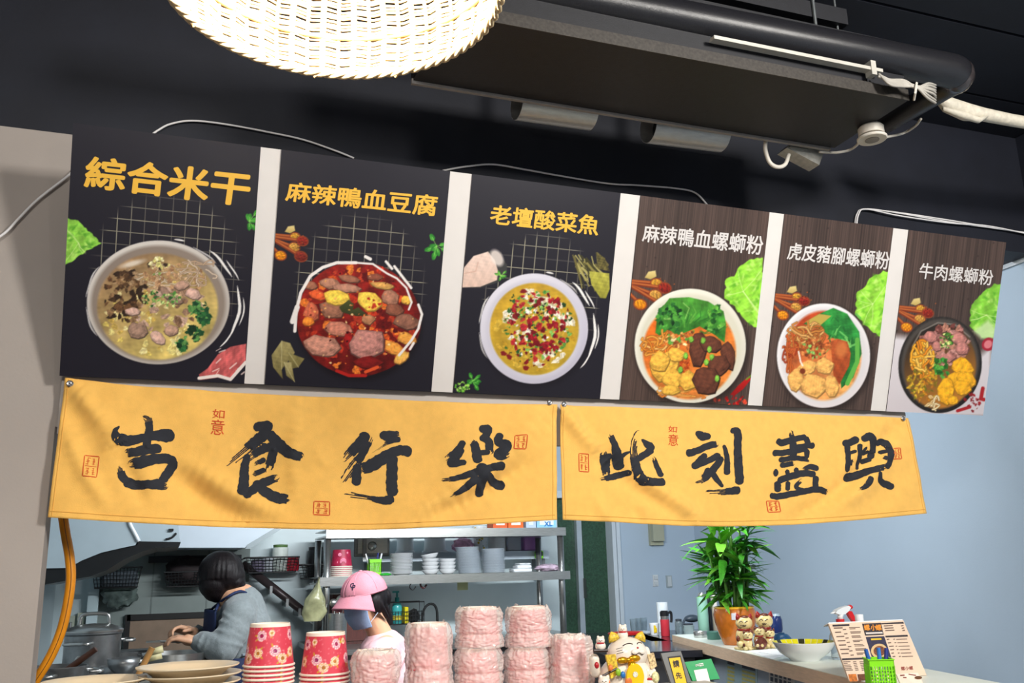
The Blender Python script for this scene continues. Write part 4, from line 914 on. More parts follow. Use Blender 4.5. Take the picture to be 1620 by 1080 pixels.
# flat white boxes, pink packet
for px, dz, w, h, l in ((826,0,.075,.020,'flat white lidded box, bottom of three on the rack'),(828,.022,.058,.022,'flat white lidded box, middle of three on the rack'),(829,.046,.05,.010,'flat white lid, topmost of three boxes on the rack')):
    c = spos(px); one('food_box',l,'box',c+Vector((0,0,dz)),WPLA,MB(Matrix.Translation(c+Vector((0,0,dz)))).box((-w,-.05,0),(w*.72,.05,h),bev=.006),'white boxes on the rack')
c = spos(868,905,.1)
def crumple(c, rx, ry, rz, seed, amp=.25, nu=28, nv=16, flat=True):
    def f(u, v):
        a = 2*math.pi*u; b = math.pi*(v-.5); d = Vector((math.cos(a)*math.cos(b), math.sin(a)*math.cos(b), math.sin(b)))
        k = 1+amp*(mnoise.noise(d*2.2+Vector((seed,0,0)))+.6*mnoise.noise(d*5+Vector((0,seed,0)))+.35*mnoise.noise(d*11+Vector((0,0,seed))))
        z = d.z*rz*k+rz*.92
        return (c[0]+d.x*rx*k, c[1]+d.y*ry*k, max(c[2], c[2]+z) if flat else c[2]+z)
    return MB().grid(f, nu, nv)
one('plastic_packet','crumpled pink and white plastic packet at the rack end','packet',c,M('pink_white_film','#d9c2d6',.25,var=.35,scale=25,trans=.1),crumple(c,.09,.07,.024,3))
# pink paper cups and green basket at the left end of the rack
c = spos(540,905,.1)
PK = M('dark_pink_print','#b02347',.45,var=.3,scale=30); CRM = M('cup_rim_cream','#e9dfd2',.5,var=.03)
for k in range(6):
    q = thing('paper_cup','pink paper cup rim in the short stack behind pink cap','cup',c+Vector((0,0,.011*k)),'pink cups stacked on the rack')
    MB(Matrix.Translation(c+Vector((0,0,.011*k)))).lathe([(.066,0),(.068,.003),(.066,.006),(.064,.008)],30,capt=False).build('rim', CRM, q, 40)
    h0 = .008; h1 = .105 if k == 5 else .018
    b = MB(Matrix.Translation(c+Vector((0,0,.011*k)))).lathe([(.064,h0),(.0635-.011*(h1/.105),h1)],30,capb=False,capt=(k==5)).build('wall', PK, q, 40)
    if k == 5:
        f = MB()
        for j, (ox, oz, rr) in enumerate(((-.02,.075,.011),(.0,.035,.02),(.025,.085,.006),(-.03,.03,.006))):
            yy = math.sqrt(max(.0001,.058**2-ox**2)); T = frame(c+Vector((ox,-yy-.001,.011*k+oz)),(1,0,0),(0,0,1),(ox,-yy,0))
            f.lathe([(.0005,.0015),(rr*.5,.0015),(rr,.001)],10,T)
        f.build('flower_print', M('pink_flower_print','#ef7d9b',.5,var=.3,scale=60), q)
GRN = M('lime_plastic','#86e01f',.4,var=.04)
def pen_basket(c, w, h, name, label, ang=0):
    r = thing(name, label, 'basket', c); T = fz(c, ang)
    fr = MB(T); t = .0018
    for (x0,x1,y0,y1) in ((-w,w,-w,-w+t),(-w,w,w-t,w),(-w,-w+t,-w,w),(w-t,w,-w,w)):
        fr.box((x0,y0,0),(x1,y1,h*.22)).box((x0,y0,h*.80),(x1,y1,h))
        hor = abs(x1-x0) > abs(y1-y0); n = 9
        for k in range(n+1):
            q = k/n; a = (x0+(x1-x0-t)*q) if hor else x0; b = (y0+(y1-y0-t)*q) if not hor else y0
            fr.box((a-.0007,b-.0007,h*.2),(a+t+.0007,b+t+.0007,h*.82))
        for k in range(1,6): z = h*(.22+.58*k/6); fr.box((x0,y0,z-.0012),(x1,y1,z+.0012))
    fr.box((-w,-w,0),(w,w,.002)); fr.box((-w-.002,-w-.002,h*.97),(w+.002,-w,h)).box((-w-.002,w,h*.97),(w+.002,w+.002,h)).box((-w-.002,-w,h*.97),(-w,w,h)).box((w,-w,h*.97),(w+.002,w,h))
    fr.build('basket_wall', GRN, r); return r
c = spos(592,905,.12); pen_basket(c, .038, .10, 'pen_basket', 'lime green pen basket on the rack above pink cap')
def pen(c, dx, dy, L, cols, label, grp):
    r = thing('pen', label, 'pen', c, grp); e = Vector((dx,dy,1)).normalized(); T = frame(c, e.cross(Vector((0,1,0))), (0,1,0) if abs(e.y)<.5 else (1,0,0), e)
    e2 = Vector(c)+e*L
    MB().tube([c, Vector(c)+e*L*.72], .0048, 10).build('barrel', M('pen_white','#dfe3e6',.35), r, 40)
    MB().tube([Vector(c)+e*L*.72, e2], [.0056,.005], 10).build('cap', M('pen_'+cols, cols, .35), r, 40)
for dx, dy, col, l in ((-.28,.05,'#e8e8e8','white pen leaning left in the rack pen basket'),(.12,.0,'#28337a','blue capped pen in the rack pen basket'),(.26,.1,'#e6e8f0','white pen leaning right in the rack pen basket')):
    pen(c+Vector((dx*.06,0,.004)), dx, dy, .135, col, l, 'pens in the rack basket')
c = spos(610,905,.08); one('green_clip','bright green plastic clip lying beside the plates','clip',c,M('green_plastic','#2fae3a',.4),crumple(c,.035,.015,.008,5))
# wall shelf (white) behind with more containers
YW = 6.08; ZW = pY(720,873,YW).z
ws = thing('wall_shelf', 'white wall shelf behind the steel rack', 'shelf', (1.5,YW,ZW))
MB().box((pY(585,880,YW).x,YW,ZW-.055),(pY(868,870,YW).x,YB,ZW)).build('shelf_board', M('white_shelf','#c9d6e2',.4,var=.03), ws)
for px in (590,690,862): x = pY(px,880,YW).x; MB().box((x-.012,YW+.03,ZW-.2),(x+.012,YB,ZW-.055)).build('bracket', STEELD, ws)
def wpos(px, dy=.1): v = pY(px,868,YW+dy); return Vector((v.x,v.y,ZW+.0005))
def tub(px, w, h, l, mat, d=.07, taper=.86, name='plastic_tub'):
    c = wpos(px); T = Matrix.Translation(c)
    r = thing(name, l, 'container', c)
    MB(T).lathe([(1*w,0),(1.0*w,h*.12),(.93*w,h*.14),(taper*w,h*.93),(taper*w*.92,h)],4*8,sy=d/w).build('body', mat, r, 35); MB(T).lathe([(w*1.04,0),(w*1.07,.006),(w*1.04,.012)],32,sy=d/w).build('rim', mat, r, 35)
tub(641,.062,.115,'tall upturned white plastic tub on the wall shelf',WPLA)
tub(688,.082,.105,'wide upturned white plastic tub on the wall shelf',WPLA)
c = wpos(600,.02)
tr_ = thing('steel_food_tray','stainless steel food pan lid leaning on the wall shelf','tray',c)
a, b = pY(560,850,YW-.02), pY(616,877,YW-.02)
MB().box((a.x,YW-.03,b.z-.01),(b.x,YW-.015,a.z+.01),bev=.005).build('flange', STEELD, tr_); MB().box((a.x+.022,YW-.036,b.z+.008),(b.x-.016,YW-.03,a.z-.006),bev=.0025).build('pan', STEEL, tr_)
MB(frame(((a.x+b.x)/2,YW-.036,(a.z+b.z)/2),(1,0,0),(0,0,1),(0,-1,0))).lathe([(.03,0),(.026,.004),(.001,.008)],20).build('boss', STEEL, tr_, True)
MB().box((pY(577,850,YW-.04).x-.012,YW-.05,ZW-.05),(pY(577,850,YW-.04).x+.012,YW-.04,a.z+.03)).build('support_bar', STEELD, tr_)
c = wpos(733,.05); one('flower_packet','pink blossom patterned plastic packet on the wall shelf','packet',c,M('pink_blossom_film','#e7a8c8',.3,var=.4,scale=40),crumple(c,.075,.04,.048,9,.2))
c = wpos(759,.06); r = thing('patterned_cup','white paper cup with yellow flower pattern on the wall shelf','cup',c); T = Matrix.Translation(c)
MB(T).lathe([(.045,0),(.05,.08),(.052,.17)],30).build('wall', WPLA, r, 40)
fl = MB()
for k in range(26):
    q = random.Random(k); an = q.uniform(-2.9,-.25); z = .01+.15*((k*.618)%1); rr = .046+.035*z; p = c+Vector((rr*math.cos(an),rr*math.sin(an),z)); T2 = frame(p,(-math.sin(an),math.cos(an),0),(0,0,1),(math.cos(an),math.sin(an),0))
    fl.cur = k % 2; fl.lathe([(.0004,.002),(.008 if k%2 else .004,.0012)],8,T2)
fl.build('flower_print', [M('dark_dot','#3a4a34',.5),M('yellow_dot','#d2b238',.5)], r)
c = wpos(786,.07); one('paper_roll','plain white upright paper roll on the wall shelf','paper roll',c,M('white_paper','#e6e8ea',.7,var=.02),MB(Matrix.Translation(c)).lathe([(.02,0),(.062,0),(.064,.003),(.064,.2),(.062,.203),(.02,.203)],32))
CLB = M('clear_box','#c5ccd4',.15,var=.05,trans=.5); PUR = M('purple_plastic','#b87fc4',.3,var=.08,trans=.15)
for px, w, h, m, l in ((810,.052,.16,CLB,'clear plastic box between paper roll and purple box'),(839,.064,.17,PUR,'translucent purple plastic box on the wall shelf')):
    c = wpos(px,.06); T = Matrix.Translation(c); r = thing('storage_box',l,'box',c)
    MB(T).box((-w,-.05,0),(w,.05,h-.02),bev=.008).build('body', m, r); MB(T).box((-w-.006,-.056,h-.019),(w+.006,.056,h),bev=.005).build('lid', m, r)
    if px == 810: MB(T).ell((0,-.01,.02),(.045,.035,.016),14,8).build('contents', M('red_content','#c2475a',.5), r)
c = pY(854,877,YW-.04); r = thing('kitchen_timer','small lime green kitchen timer clipped on the wall shelf','timer',c+Vector((0,0,-.03)))
T = frame(c,(1,0,0),(0,1,0),(0,0,1)); MB(T).box((-.03,0,-.03),(.03,.03,.028),bev=.009).build('case', GRN, r); MB(T).box((-.02,-.003,-.008),(.02,0,.018)).build('screen', M('lcd','#28302a',.3), r)
# boxes on the very top shelf
for x0,x1,y0,col,l,w in ((705+75,803,829,'#d65a20','small orange carton on the top of the rack','l'),(804,828,827,'#e0641e','orange carton with white mark on the top of the rack','m'),(832,848,826,'#b4c6dc','plain pale blue carton beside the XL glove box','s'),(849,880,824,'#8fc6ea','pale blue glove carton marked XL on the top of the rack','XL')):
    a, b = pY(x0,y0-6,YS+.02), pY(x1,y0+4,YS+.02); c = Vector((a.x,YS+.02,Z1))
    r = thing('carton', l, 'box', c); MB().box((a.x,YS+.02,Z1),(b.x,YS+.14,Z1+.085)).build('box', M('carton_'+w,col,.5,var=.06), r)
    MB().box((a.x+.02,YS+.018,Z1+.02),(b.x-.02,YS+.02,Z1+.06)).build('printed_panel', M('carton_print_'+w,{'l':'#ece4dc','m':'#e9ded2','s':'#d9e4ee','XL':'#dfeef8'}[w],.5), r)
    if w == 'XL': text_quad('XL',[(861,824.5),(874,824),(874,832),(861,832.5)],lambda x,y: pY(x,y,YS+.0165),.03,'size_lettering',M('blue_print','#1f6fb5',.5),r)
# soap bottle, rack, sponge, brush, tap hose under the shelf
YK = 5.95; ZT = 1.18
ct = MB().box((pY(500,1000,5.55).x,5.45,ZT-.03),(XD0-.1,YB-.002,ZT)).build('steel_worktop', STEEL, loc=(1.2,5.9,ZT-.03)); tag(ct,'stainless steel sink worktop along the kitchen back wall','worktop')
lg = MB().box((pY(500,1000,5.55).x+.03,5.5,0),(XD0-.13,YB-.05,ZT-.03)).build('worktop_base', STEELD, ct)
c = pY(627,990,YK); ZR = pY(627,985,YK).z
rk = thing('wire_rack','black wire rack with soap bottle over the sink','rack',(c.x,YK,ZR))
a, b = pY(614,953,YK), pY(668,985,YK)
r_ = MB(); x0, x1, z0, z1 = a.x, b.x, b.z, a.z
for y in (YK-.05, YK+.07): r_.tube([(x0,y,z0),(x0,y,z1),(x1,y,z1),(x1,y,z0)],.004,6,closed=True)
r_.build('rack_frame', BLKW, rk)
for k in range(13): x = x0+(x1-x0)*k/12; MB().tube([(x,YK-.05,z0+.08),(x,YK-.05,z0),(x,YK+.07,z0)],.002,5).build('rack_wire', BLKW, rk)
for k in range(4): MB().tube([(x0,YK-.05,z0+.025*k),(x1,YK-.05,z0+.025*k)],.002,5).build('rack_wire', BLKW, rk)
MB().box((x0,YK+.06,z0-.005),(x1,YB,z0+.005)).build('wall_bracket', BLKW, rk)
c = Vector((pY(628,980,YK).x,YK,z0+.003)); T = Matrix.Translation(c); sb = thing('soap_bottle','turquoise pump soap bottle standing in the wire rack','bottle',c)
MB(T).lathe([(.030,0),(.032,.004),(.032,.10),(.024,.125),(.013,.135)],24).build('bottle', M('teal_liquid','#4fc3c3',.2,var=.06,trans=.3), sb, 40)
MB(T).lathe([(.0335,.02),(.0335,.05)],24,capb=False,capt=False).build('label', M('soap_label','#d8c848',.5), sb)
MB(T).lathe([(.014,.135),(.014,.16),(.006,.162),(.006,.19)],16).box((-.03,-.006,.188),(.012,.006,.2)).build('pump', M('teal_cap','#148a88',.35), sb, 40)
c = Vector((pY(641,980,YK).x,YK,z0+.003)); one('sponge','yellow kitchen sponge standing in the wire rack','sponge',c,M('yellow_sponge','#e6d21e',.8,bump=.5),MB(Matrix.Translation(c)).box((-.012,-.04,0),(.012,.04,.10),bev=.003))
c = Vector((pY(655,980,YK).x,YK,z0+.003)); one('scouring_brush','black scouring brush lying in the wire rack','brush',c,M('black_bristle','#1b1c1e',.8,bump=.8,bscale=300),crumple(c,.032,.035,.045,14,.3))
hs = one('tap_hose','black flexible tap hose arching over the sink','hose',pY(672,985,YK),BLKW,MB().tube(path3([pY(667,1000,YK),pY(669,970,YK),pY(676,957,YK),pY(686,956,YK),pY(691,965,YK),pY(692,980,YK),pY(693,1000,YK)],8),.008,10))
for px, py, l, col in ((670,922,'small dark red hook hanging under the rack shelf','#4a2528'),(653,925,'tiny black hook hanging under the rack shelf','#1a1a1c')):
    p = pY(px,py,YS+.03); one('hook',l,'hook',p,M('hook'+str(px),col,.4),MB().tube(path3([p+Vector((.02,0,.03)),p+Vector((.0,0,.02)),p+Vector((-.02,0,-.01)),p+Vector((.0,0,-.03)),p+Vector((.02,0,-.01))],6),.006 if px==670 else .003,8))
p = pY(732,928,YS+.1); one('paper_note','yellow-green note stuck under the rack shelf','note',p,M('note_paper','#cfd6a2',.7),MB().box((p.x-.035,p.y,p.z-.02),(p.x+.035,p.y+.002,Z2-.052)))
# red-brown cabinet and steel pot of cutlery behind the pink cap
a, b = pY(524,940,5.9), pY(585,1040,5.9)
cbn = thing('wooden_cabinet','dark red-brown wooden cabinet door under the rack','cabinet',(a.x,5.85,ZT)); MB().box((a.x,5.85,ZT),(b.x,6.25,a.z)).build('body', M('red_brown_wood','#4a1f1a',.5,var=.25,scale=20,stretch=(8,1,1)), cbn); MB().box((a.x+.02,5.84,ZT+.02),(b.x-.02,5.85,a.z-.02)).build('door', M('red_brown_wood2','#55241d',.45,var=.25,scale=20,stretch=(8,1,1)), cbn)
c = pY(533,1000,5.6); c.z = ZT; ch = pY(533,970,5.6).z-ZT
up = thing('utensil_pot','steel pot of ladles behind the rack post','pot',c); T = Matrix.Translation(c)
MB(T).lathe([(.05,0),(.055,.005),(.058,ch),(.054,ch),(.05,.01)],26,capt=False).build('pot', STEEL, up, 40)
for k,(dx,dz) in enumerate(((-.02,.10),(.015,.13),(.03,.08))):
    u = MB(T).tube([(dx*.4,0,.02),(dx,0,ch+dz*.6)],.005,8).ell((dx*1.15,0,ch+dz*.6),(.026,.016,.024),14,8).build('ladle', STEEL, up, True)
# wire baskets on the back wall with things in them
def wire_basket(px0,px1,py0,py1,label,Y=YB-.2,dep=.18,ny=5,nx=14):
    a, b = pY(px0,py0,Y), pY(px1,py1,Y); r = thing('wire_basket',label,'basket',((a.x+b.x)/2,YB-.01,b.z),'black wire baskets on the kitchen wall')
    x0,x1,z0,z1 = a.x,b.x,b.z,a.z; y0,y1 = Y,YB-.008; ins = .02
    m = MB()
    for z, e in ((z1,0),(z0,ins)): m.tube([(x0+e,y0+e,z),(x1-e,y0+e,z),(x1-e,y1,z),(x0+e,y1,z)],.005,6,closed=True)
    m.build('rim_wire', BLKW, r)
    for k in range(nx+1): q = k/nx; MB().tube([(x0+(x1-x0)*q,y0,z1),(x0+ins+(x1-x0-2*ins)*q,y0+ins,z0),(x0+ins+(x1-x0-2*ins)*q,y1,z0)],.0024,5).build('wire', BLKW, r)
    for k in range(1,ny): q = k/ny; e = ins*(1-q); MB().tube([(x0+e,y1,z0+(z1-z0)*q),(x0+e,y0+e,z0+(z1-z0)*q),(x1-e,y0+e,z0+(z1-z0)*q),(x1-e,y1,z0+(z1-z0)*q)],.0022,5).build('wire', BLKW, r)
    return x0,x1,y0,y1,z0,z1
B2 = wire_basket(390,473,882,904,'long black wire basket holding white and red packs')
B3 = wire_basket(478,514,893,914,'narrow black wire basket holding a dark flask')
B1 = wire_basket(146,222,898,928,'black wire basket on the wall beneath the range hood')
B0 = wire_basket(260,334,905,926,'black wire basket behind the grey-sweater cook')
x0,x1,y0,y1,z0,z1 = B2
def jar(px, Y, z, R, h, l, col, nm='jar', top=None):
    c = Vector((pY(px,890,Y).x,Y,z)); r = thing(nm,l,nm,c); T = Matrix.Translation(c)
    MB(T).lathe([(R*.9,0),(R,.01),(R,h*.86),(R*.85,h*.92)],24).build('body', M('jar'+str(px),col,.4,var=.1,scale=30), r, 40); MB(T).lathe([(R*.9,h*.9),(R*.93,h),(R*.2,h*1.02)],24).build('lid', M('jarlid'+str(px),top or col,.4), r, 40)
jar(443,6.19,z0+.006,.05,.165,'white tub with green print in the long wire basket','#dfe6df','tub','#5a7a45')
jar(462,6.19,z0+.006,.045,.085,'red pack in the right end of the long wire basket','#b01f33','pack')
jar(408,6.2,z0+.006,.042,.075,'grey-violet pack in the left end of the long wire basket','#6c6478','pack')
jar(425,6.2,z0+.006,.036,.085,'pale pack in the middle of the long wire basket','#b9bdc4','pack')
jar(499,6.19,B3[4]+.006,.05,.19,'tall black flask in the narrow wire basket','#1d1f22','flask')
c = Vector((pY(300,915,6.17).x,6.17,B0[4]+.006)); one('dark_bag','dark brown cloth bag filling the wire basket behind the cook','bag',c,M('dark_brown_cloth','#241a1c',.8,var=.2),crumple(c,.14,.07,.09,21,.2))
for px,l,k in ((170,'pale stacked trays in the wire basket beneath the hood',1),):
    c = Vector((pY(190,915,6.18).x,6.18,B1[4]+.006)); one('tray_stack',l,'trays',c,M('grey_trays','#59626a',.5,var=.3,scale=60,stretch=(10,1,1)),MB(Matrix.Translation(c)).box((-.1,-.05,0),(.1,.05,.09),bev=.01))
c = pY(188,960,6.22); one('hanging_bag','clear plastic bag of greens hanging under the wire basket','bag',c,M('bag_film','#5d6a66',.25,var=.5,scale=22,trans=.2),crumple(c,.10,.05,.075,31,.25,flat=False))
# dark rail, splash board
p0, p1 = pY(384,892,6.2), pY(512,992,6.05)
dr_ = thing('sloping_pipe','dark sloping pipe with steel end beside the cook','pipe',p1); MB().tube([p0,p1+(p0-p1)*.16],.026,14).build('dark_run', M('dark_brown_pipe','#3c3233',.35,.3), dr_, True); MB().tube([p1+(p0-p1)*.16,p1+(p0-p1)*.02],.027,14).build('steel_end', STEEL, dr_, True)
for q in (.35,.55,.7): v = p0+(p1-p0)*q; MB().box((v.x-.008,v.y-.03,v.z-.05),(v.x+.008,YB,v.z)).build('bracket', STEELD, dr_)
a, b = pY(207,972,YB-.04), pY(345,1100,YB-.04)
bd = thing('splash_board','brown splash board with black frame behind the cook','board',(a.x,YB-.02,b.z)); MB().box((a.x,YB-.04,b.z),(b.x,YB,a.z-.03)).build('panel', M('brown_board','#86715f',.6,var=.15), bd); MB().box((a.x-.02,YB-.05,a.z-.035),(b.x,YB,a.z)).box((a.x-.03,YB-.05,b.z),(a.x,YB,a.z)).build('frame', M('black_frame','#151312',.5), bd)
p = pY(235,885,6.25); q = pY(330,883,6.25); MB().box((p.x,6.24,p.z-.02),(q.x+.2,YB,p.z+.02)).build('utensil_rail', M('dark_rail','#23262a',.4,.4), loc=(p.x,6.25,p.z)); tag(bpy.data.objects['utensil_rail'],'dark horizontal rail on the wall behind the cook','rail')
# yellow-green plastic bag hanging at the rack
c = pY(499,978,YS-.06)
one('plastic_bag','pale green plastic bag of meat hanging from the rack post','bag',c,M('green_pink_film','#b9b88c',.25,var=.35,scale=14,trans=.12),MB().grid(lambda u,v: (lambda a,t,k: (c.x+.028*t*3.0*(.55+.5*t if False else 1)*math.cos(a)*(.10+1.15*math.sin(math.pi*min(.98,t*.80+.06)))*k+.035*(1-t)-.02, c.y+.045*math.sin(a)*(.15+math.sin(math.pi*(t*.8+.1)))*k, pY(499,912,YS-.06).z-(pY(499,912,YS-.06).z-pY(499,982,YS-.06).z)*t))(2*math.pi*u, v, 1+.22*mnoise.noise(Vector((math.cos(2*math.pi*u)*1.6,math.sin(2*math.pi*u)*1.6,v*5)))),28,20),smooth=True)
# range hood on the kitchen left wall: pale curved body, dark underside
YH0, YH1 = 4.7, 5.5
hd = thing('range_hood','pale curved range hood with dark underside on the left kitchen wall','range hood',(XK,YH0,1.7))
hp = lambda L, Y=YH0: [(lambda v:(v.x,v.z))(pY(x,y,Y)) for x,y in L]
HW = M('hood_enamel','#a9b8c0',.18,var=.03,coat=.5); HD = M('hood_underside','#1e2022',.4,.2)
MB().prism(hp([(60,760),(200,760),(205,829),(219,853),(214,862),(190,867),(160,874),(130,886),(108,898),(60,899)]), YH0, YH1).build('body', HW, hd)
MB().prism(hp([(60,899),(108,898),(130,886),(160,874),(190,867),(214,862),(246,866),(225,872),(195,885),(168,902),(140,912),(60,926)],YH0), YH0+.012, YH1-.01).build('underside', HD, hd)
MB().prism(hp([(196,760),(276,770),(284,850),(286,858),(281,861),(221,861),(206,829)],YH0+.03), YH0+.03, YH1+.0).build('front_visor', HW, hd)
MB().prism(hp([(219,856),(286,857),(282,864),(262,866),(216,865)],YH0+.026), YH0+.022, YH1+.0).build('visor_edge', HD, hd)
MB().tube([pY(203,815,YH0-.006),pY(206,829,YH0-.006),pY(217,850,YH0-.006),pY(220,856,YH0-.006)],.008,8).build('corner_bead', WPLA, hd, True)
p = pY(271,838,YH0+.02); MB().box((p.x-.01,YH0+.018,p.z-.006),(p.x+.01,YH0+.03,p.z+.006)).build('badge', HD, hd)
MB().tube(path3([pY(262,853,YH0+.024),pY(272,850,YH0+.024),pY(279,843,YH0+.024)],6),.005,6).build('trim_curve', HD, hd)
a, b = pY(156,866,YB-.012), pY(386,1100,YB-.012)
spn = MB().box((a.x,YB-.012,b.z),(b.x,YB-.0005,a.z+.12)).build('wall_kitchen_panel', M('grey_steel_panel','#7e8885',.5,.15,var=.08,scale=8), loc=(a.x,YB-.01,b.z)); struct(spn)
for x_ in (a.x+(b.x-a.x)*.36, a.x+(b.x-a.x)*.72): MB().box((x_-.004,YB-.015,b.z),(x_+.004,YB-.012,a.z+.12)).build('joint_strip', M('joint_grey','#6a7371',.5,.2), spn)
# second hood: white canopy along the back wall
YC = 5.75
cn = thing('hood_canopy','white sloping exhaust canopy behind the range hood','range hood',(pY(330,850,YC).x,YC,pY(330,860,YC).z))
MB().prism(hp([(215,790),(470,770),(440,835),(392,862),(388,866),(215,866)],YC), YC, YB).build('canopy', M('canopy_white','#d3dfea',.3,var=.02), cn)
MB().prism(hp([(440,832),(392,861),(388,868),(395,868),(446,836)],YC-.01), YC-.012, YC+.02).build('edge_trim', M('canopy_trim','#8b9599',.4,.3), cn)
# stove, stock pots, ladles
ZS = pY(100,1095,4.4).z
sv = MB().box((XK+.002,3.9,ZS-.06),(pY(330,1080,4.6).x,5.5,ZS)).build('stove_top', STEELD, loc=(.2,4.6,ZS-.06)); tag(sv,'steel stove top under the range hood','stove'); MB().box((XK+.02,3.93,0),(pY(330,1080,4.6).x-.03,5.48,ZS-.06)).build('stove_body', STEELD, sv)
def pot(px0,px1,py,Y,label,lid=True,grp=None):
    a, b = pY(px0,py,Y), pY(px1,py,Y); R = (b.x-a.x)/2*1.01; c = Vector(((a.x+b.x)/2,Y,ZS)); h = a.z-ZS
    r = thing('stock_pot',label,'pot',c); T = Matrix.Translation(c)
    MB(T).lathe([(R*.97,0),(R*.985,.01),(R*.985,h-.012),(R*1.03,h-.006),(R*1.03,h),(R*.965,h),(R*.96,.02),(.001,.02)],40,capt=False).build('body', STEELD, r, 40)
    if lid:
        MB(T).lathe([(R*1.04,h+.001),(R*1.045,h+.008),(R*.95,h+.016),(R*.6,h+.03),(.001,h+.036)],40).build('lid', STEEL, r, 40)
        MB(T).tube(path3([(-.06,0,h+.03),(-.055,0,h+.065),(-.03,0,h+.075),(.03,0,h+.075),(.055,0,h+.065),(.06,0,h+.03)],5),.008,8).build('lid_handle', STEEL, r, True)
    for s in ((-.35,-.94),(.9,.3)):
        v = Vector((s[0],s[1],0)).normalized(); w_ = Vector((-v.y,v.x,0)); zz = Vector((0,0,h*.82))
        MB(T).tube(path3([v*R*.98+w_*.05+zz,v*(R+.045)+w_*.045+zz,v*(R+.045)-w_*.045+zz,v*R*.98-w_*.05+zz],5),.007,8).build('handle', STEEL, r, True)
    return c, R, h
c, R, h = pot(102,193,1001,4.55,'large steel stock pot with lid, behind the orange hose')
c, R, h = pot(40,138,1056,3.98,'wide steel pot without lid, with a wooden ladle in it',False)
p = pY(152,1026,3.95); one('wooden_ladle','dark wooden ladle leaning in the open steel pot','ladle',c,M('dark_wood','#4a2c1f',.5,var=.2),MB().tube([c+Vector((-.02,0,.08)),p],[.013,.011],10))
one('pot_handle_spoon','bent steel spoon handle in the open steel pot','spoon',c,STEEL,MB().tube(path3([c+Vector((.05,.02,.06)),pY(120,1046,4.0),pY(126,1040,4.0),pY(135,1043,4.0)],6),.006,8))
# strainers and a chopping stick beside the plates
rodY = 4.0
one('wooden_stick','long bamboo cooking stick leaning beside the cream plates','stick',pY(205,1075,rodY),M('bamboo','#b3834a',.5,var=.15),MB().tube([pY(198,1110,rodY),pY(225,1055,rodY),pY(241,1024,rodY)],.012,10))
for k,(e,s,l) in enumerate((((258,1026),(225,1036),'upper steel strainer with cream handle on the stove'),((256,1036),(212,1048),'lower steel strainer with cream handle on the stove'))):
    Y = 4.35+.06*k; a, b = pY(*s,Y), pY(*e,Y); r = thing('strainer',l,'strainer',a+Vector((-.05,0,-.05)),'strainers on the stove'); m_ = a+(b-a)*.35
    MB().tube([m_,b],[.013,.015],10).build('handle', M('cream_handle','#c9bf8f',.5,var=.08), r, True); MB().tube([a,m_],.008,8).build('shank', STEEL, r, True)
    q = a+Vector((-.07,0,-.02)); MB(Matrix.Translation(q)).lathe([(.0005,-.05),(.03,-.045),(.055,-.02),(.062,.012),(.066,.012),(.059,-.022),(.032,-.05)],22,capb=False,capt=False).build('bowl', STEELD, r, True)
a = pY(230,1020,4.7); one('steel_bin','square steel ingredient bin on the stove','bin',(a.x,4.7,ZS),STEELD,MB(Matrix.Translation((a.x-.05,4.72,ZS))).box((-.12,-.06,0),(.12,.08,a.z-ZS-.02),bev=.006))
a = pY(282,1032,4.6); one('steel_basin','steel noodle basin in front of the cook','basin',(a.x,4.6,ZS),STEEL,MB(Matrix.Translation((a.x-.02,4.62,ZS))).lathe([(.09,0),(.12,.02),(.14,a.z-ZS),(.15,a.z-ZS),(.13,.03),(.001,.02)],32,capt=False))
# taps and sockets on the left wall
for px,py,l in ((112,985,'pale wall tap nearer the stock pot lid'),(128,980,'pale wall tap further along the kitchen wall')):
    Y = 5.3 if px == 112 else 5.55; v = pY(px,py,YB-.03); r = thing('gas_valve',l,'valve',v); MB().box((v.x-.02,YB-.03,v.z-.04),(v.x+.02,YB,v.z+.04)).build('plate', M('pale_valve','#b8bfae',.5), r); MB().tube([(v.x,YB-.03,v.z),(v.x,YB-.05,v.z),(v.x,YB-.05,v.z-.06)],.007,8).build('spout', STEELD, r)
# orange gas hose just inside the opening
YO = 3.22
hp_ = [(96,790),(103,840),(110,880),(112,915),(107,955),(96,1000),(76,1045),(40,1100),(10,1150)]
gh = thing('orange_hose','thick orange gas hose looping down inside the left jamb','hose',pY(100,1000,YO)); ORG = M('orange_rubber','#d98a12',.42,var=.08,scale=20)
hc = path3([pY(x,y,YO) for x,y in hp_],8); MB().tube(hc,.0145,14).build('hose', ORG, gh, True)
MB().tube([Vector(p)+Vector((.002,-.0142,0)) for p in hc],.0012,5).build('printed_line', M('hose_line','#6b430c',.5), gh)
# ------------------------------------------------------------------ things on the serving ledge at the front
ZL_ = 1.27
lx0, lx1 = pY(40,1090,2.55).x, pY(1116,1090,2.48).x
lxm = pY(938,1060,2.55).x
lg = MB().box((lx0,2.36,1.0),(lxm,2.70,ZL_)).box((lxm,2.36,1.0),(lx1,2.492,ZL_)).build('serving_ledge', M('ledge_white','#b7b0a8',.5,var=.05), loc=(.6,2.5,1.0)); tag(lg,'pale raised serving ledge along the counter','ledge')
YL = 2.575
def lpos(px, Y=YL): v = pY(px,1060,Y); return Vector((v.x,Y,ZL_))
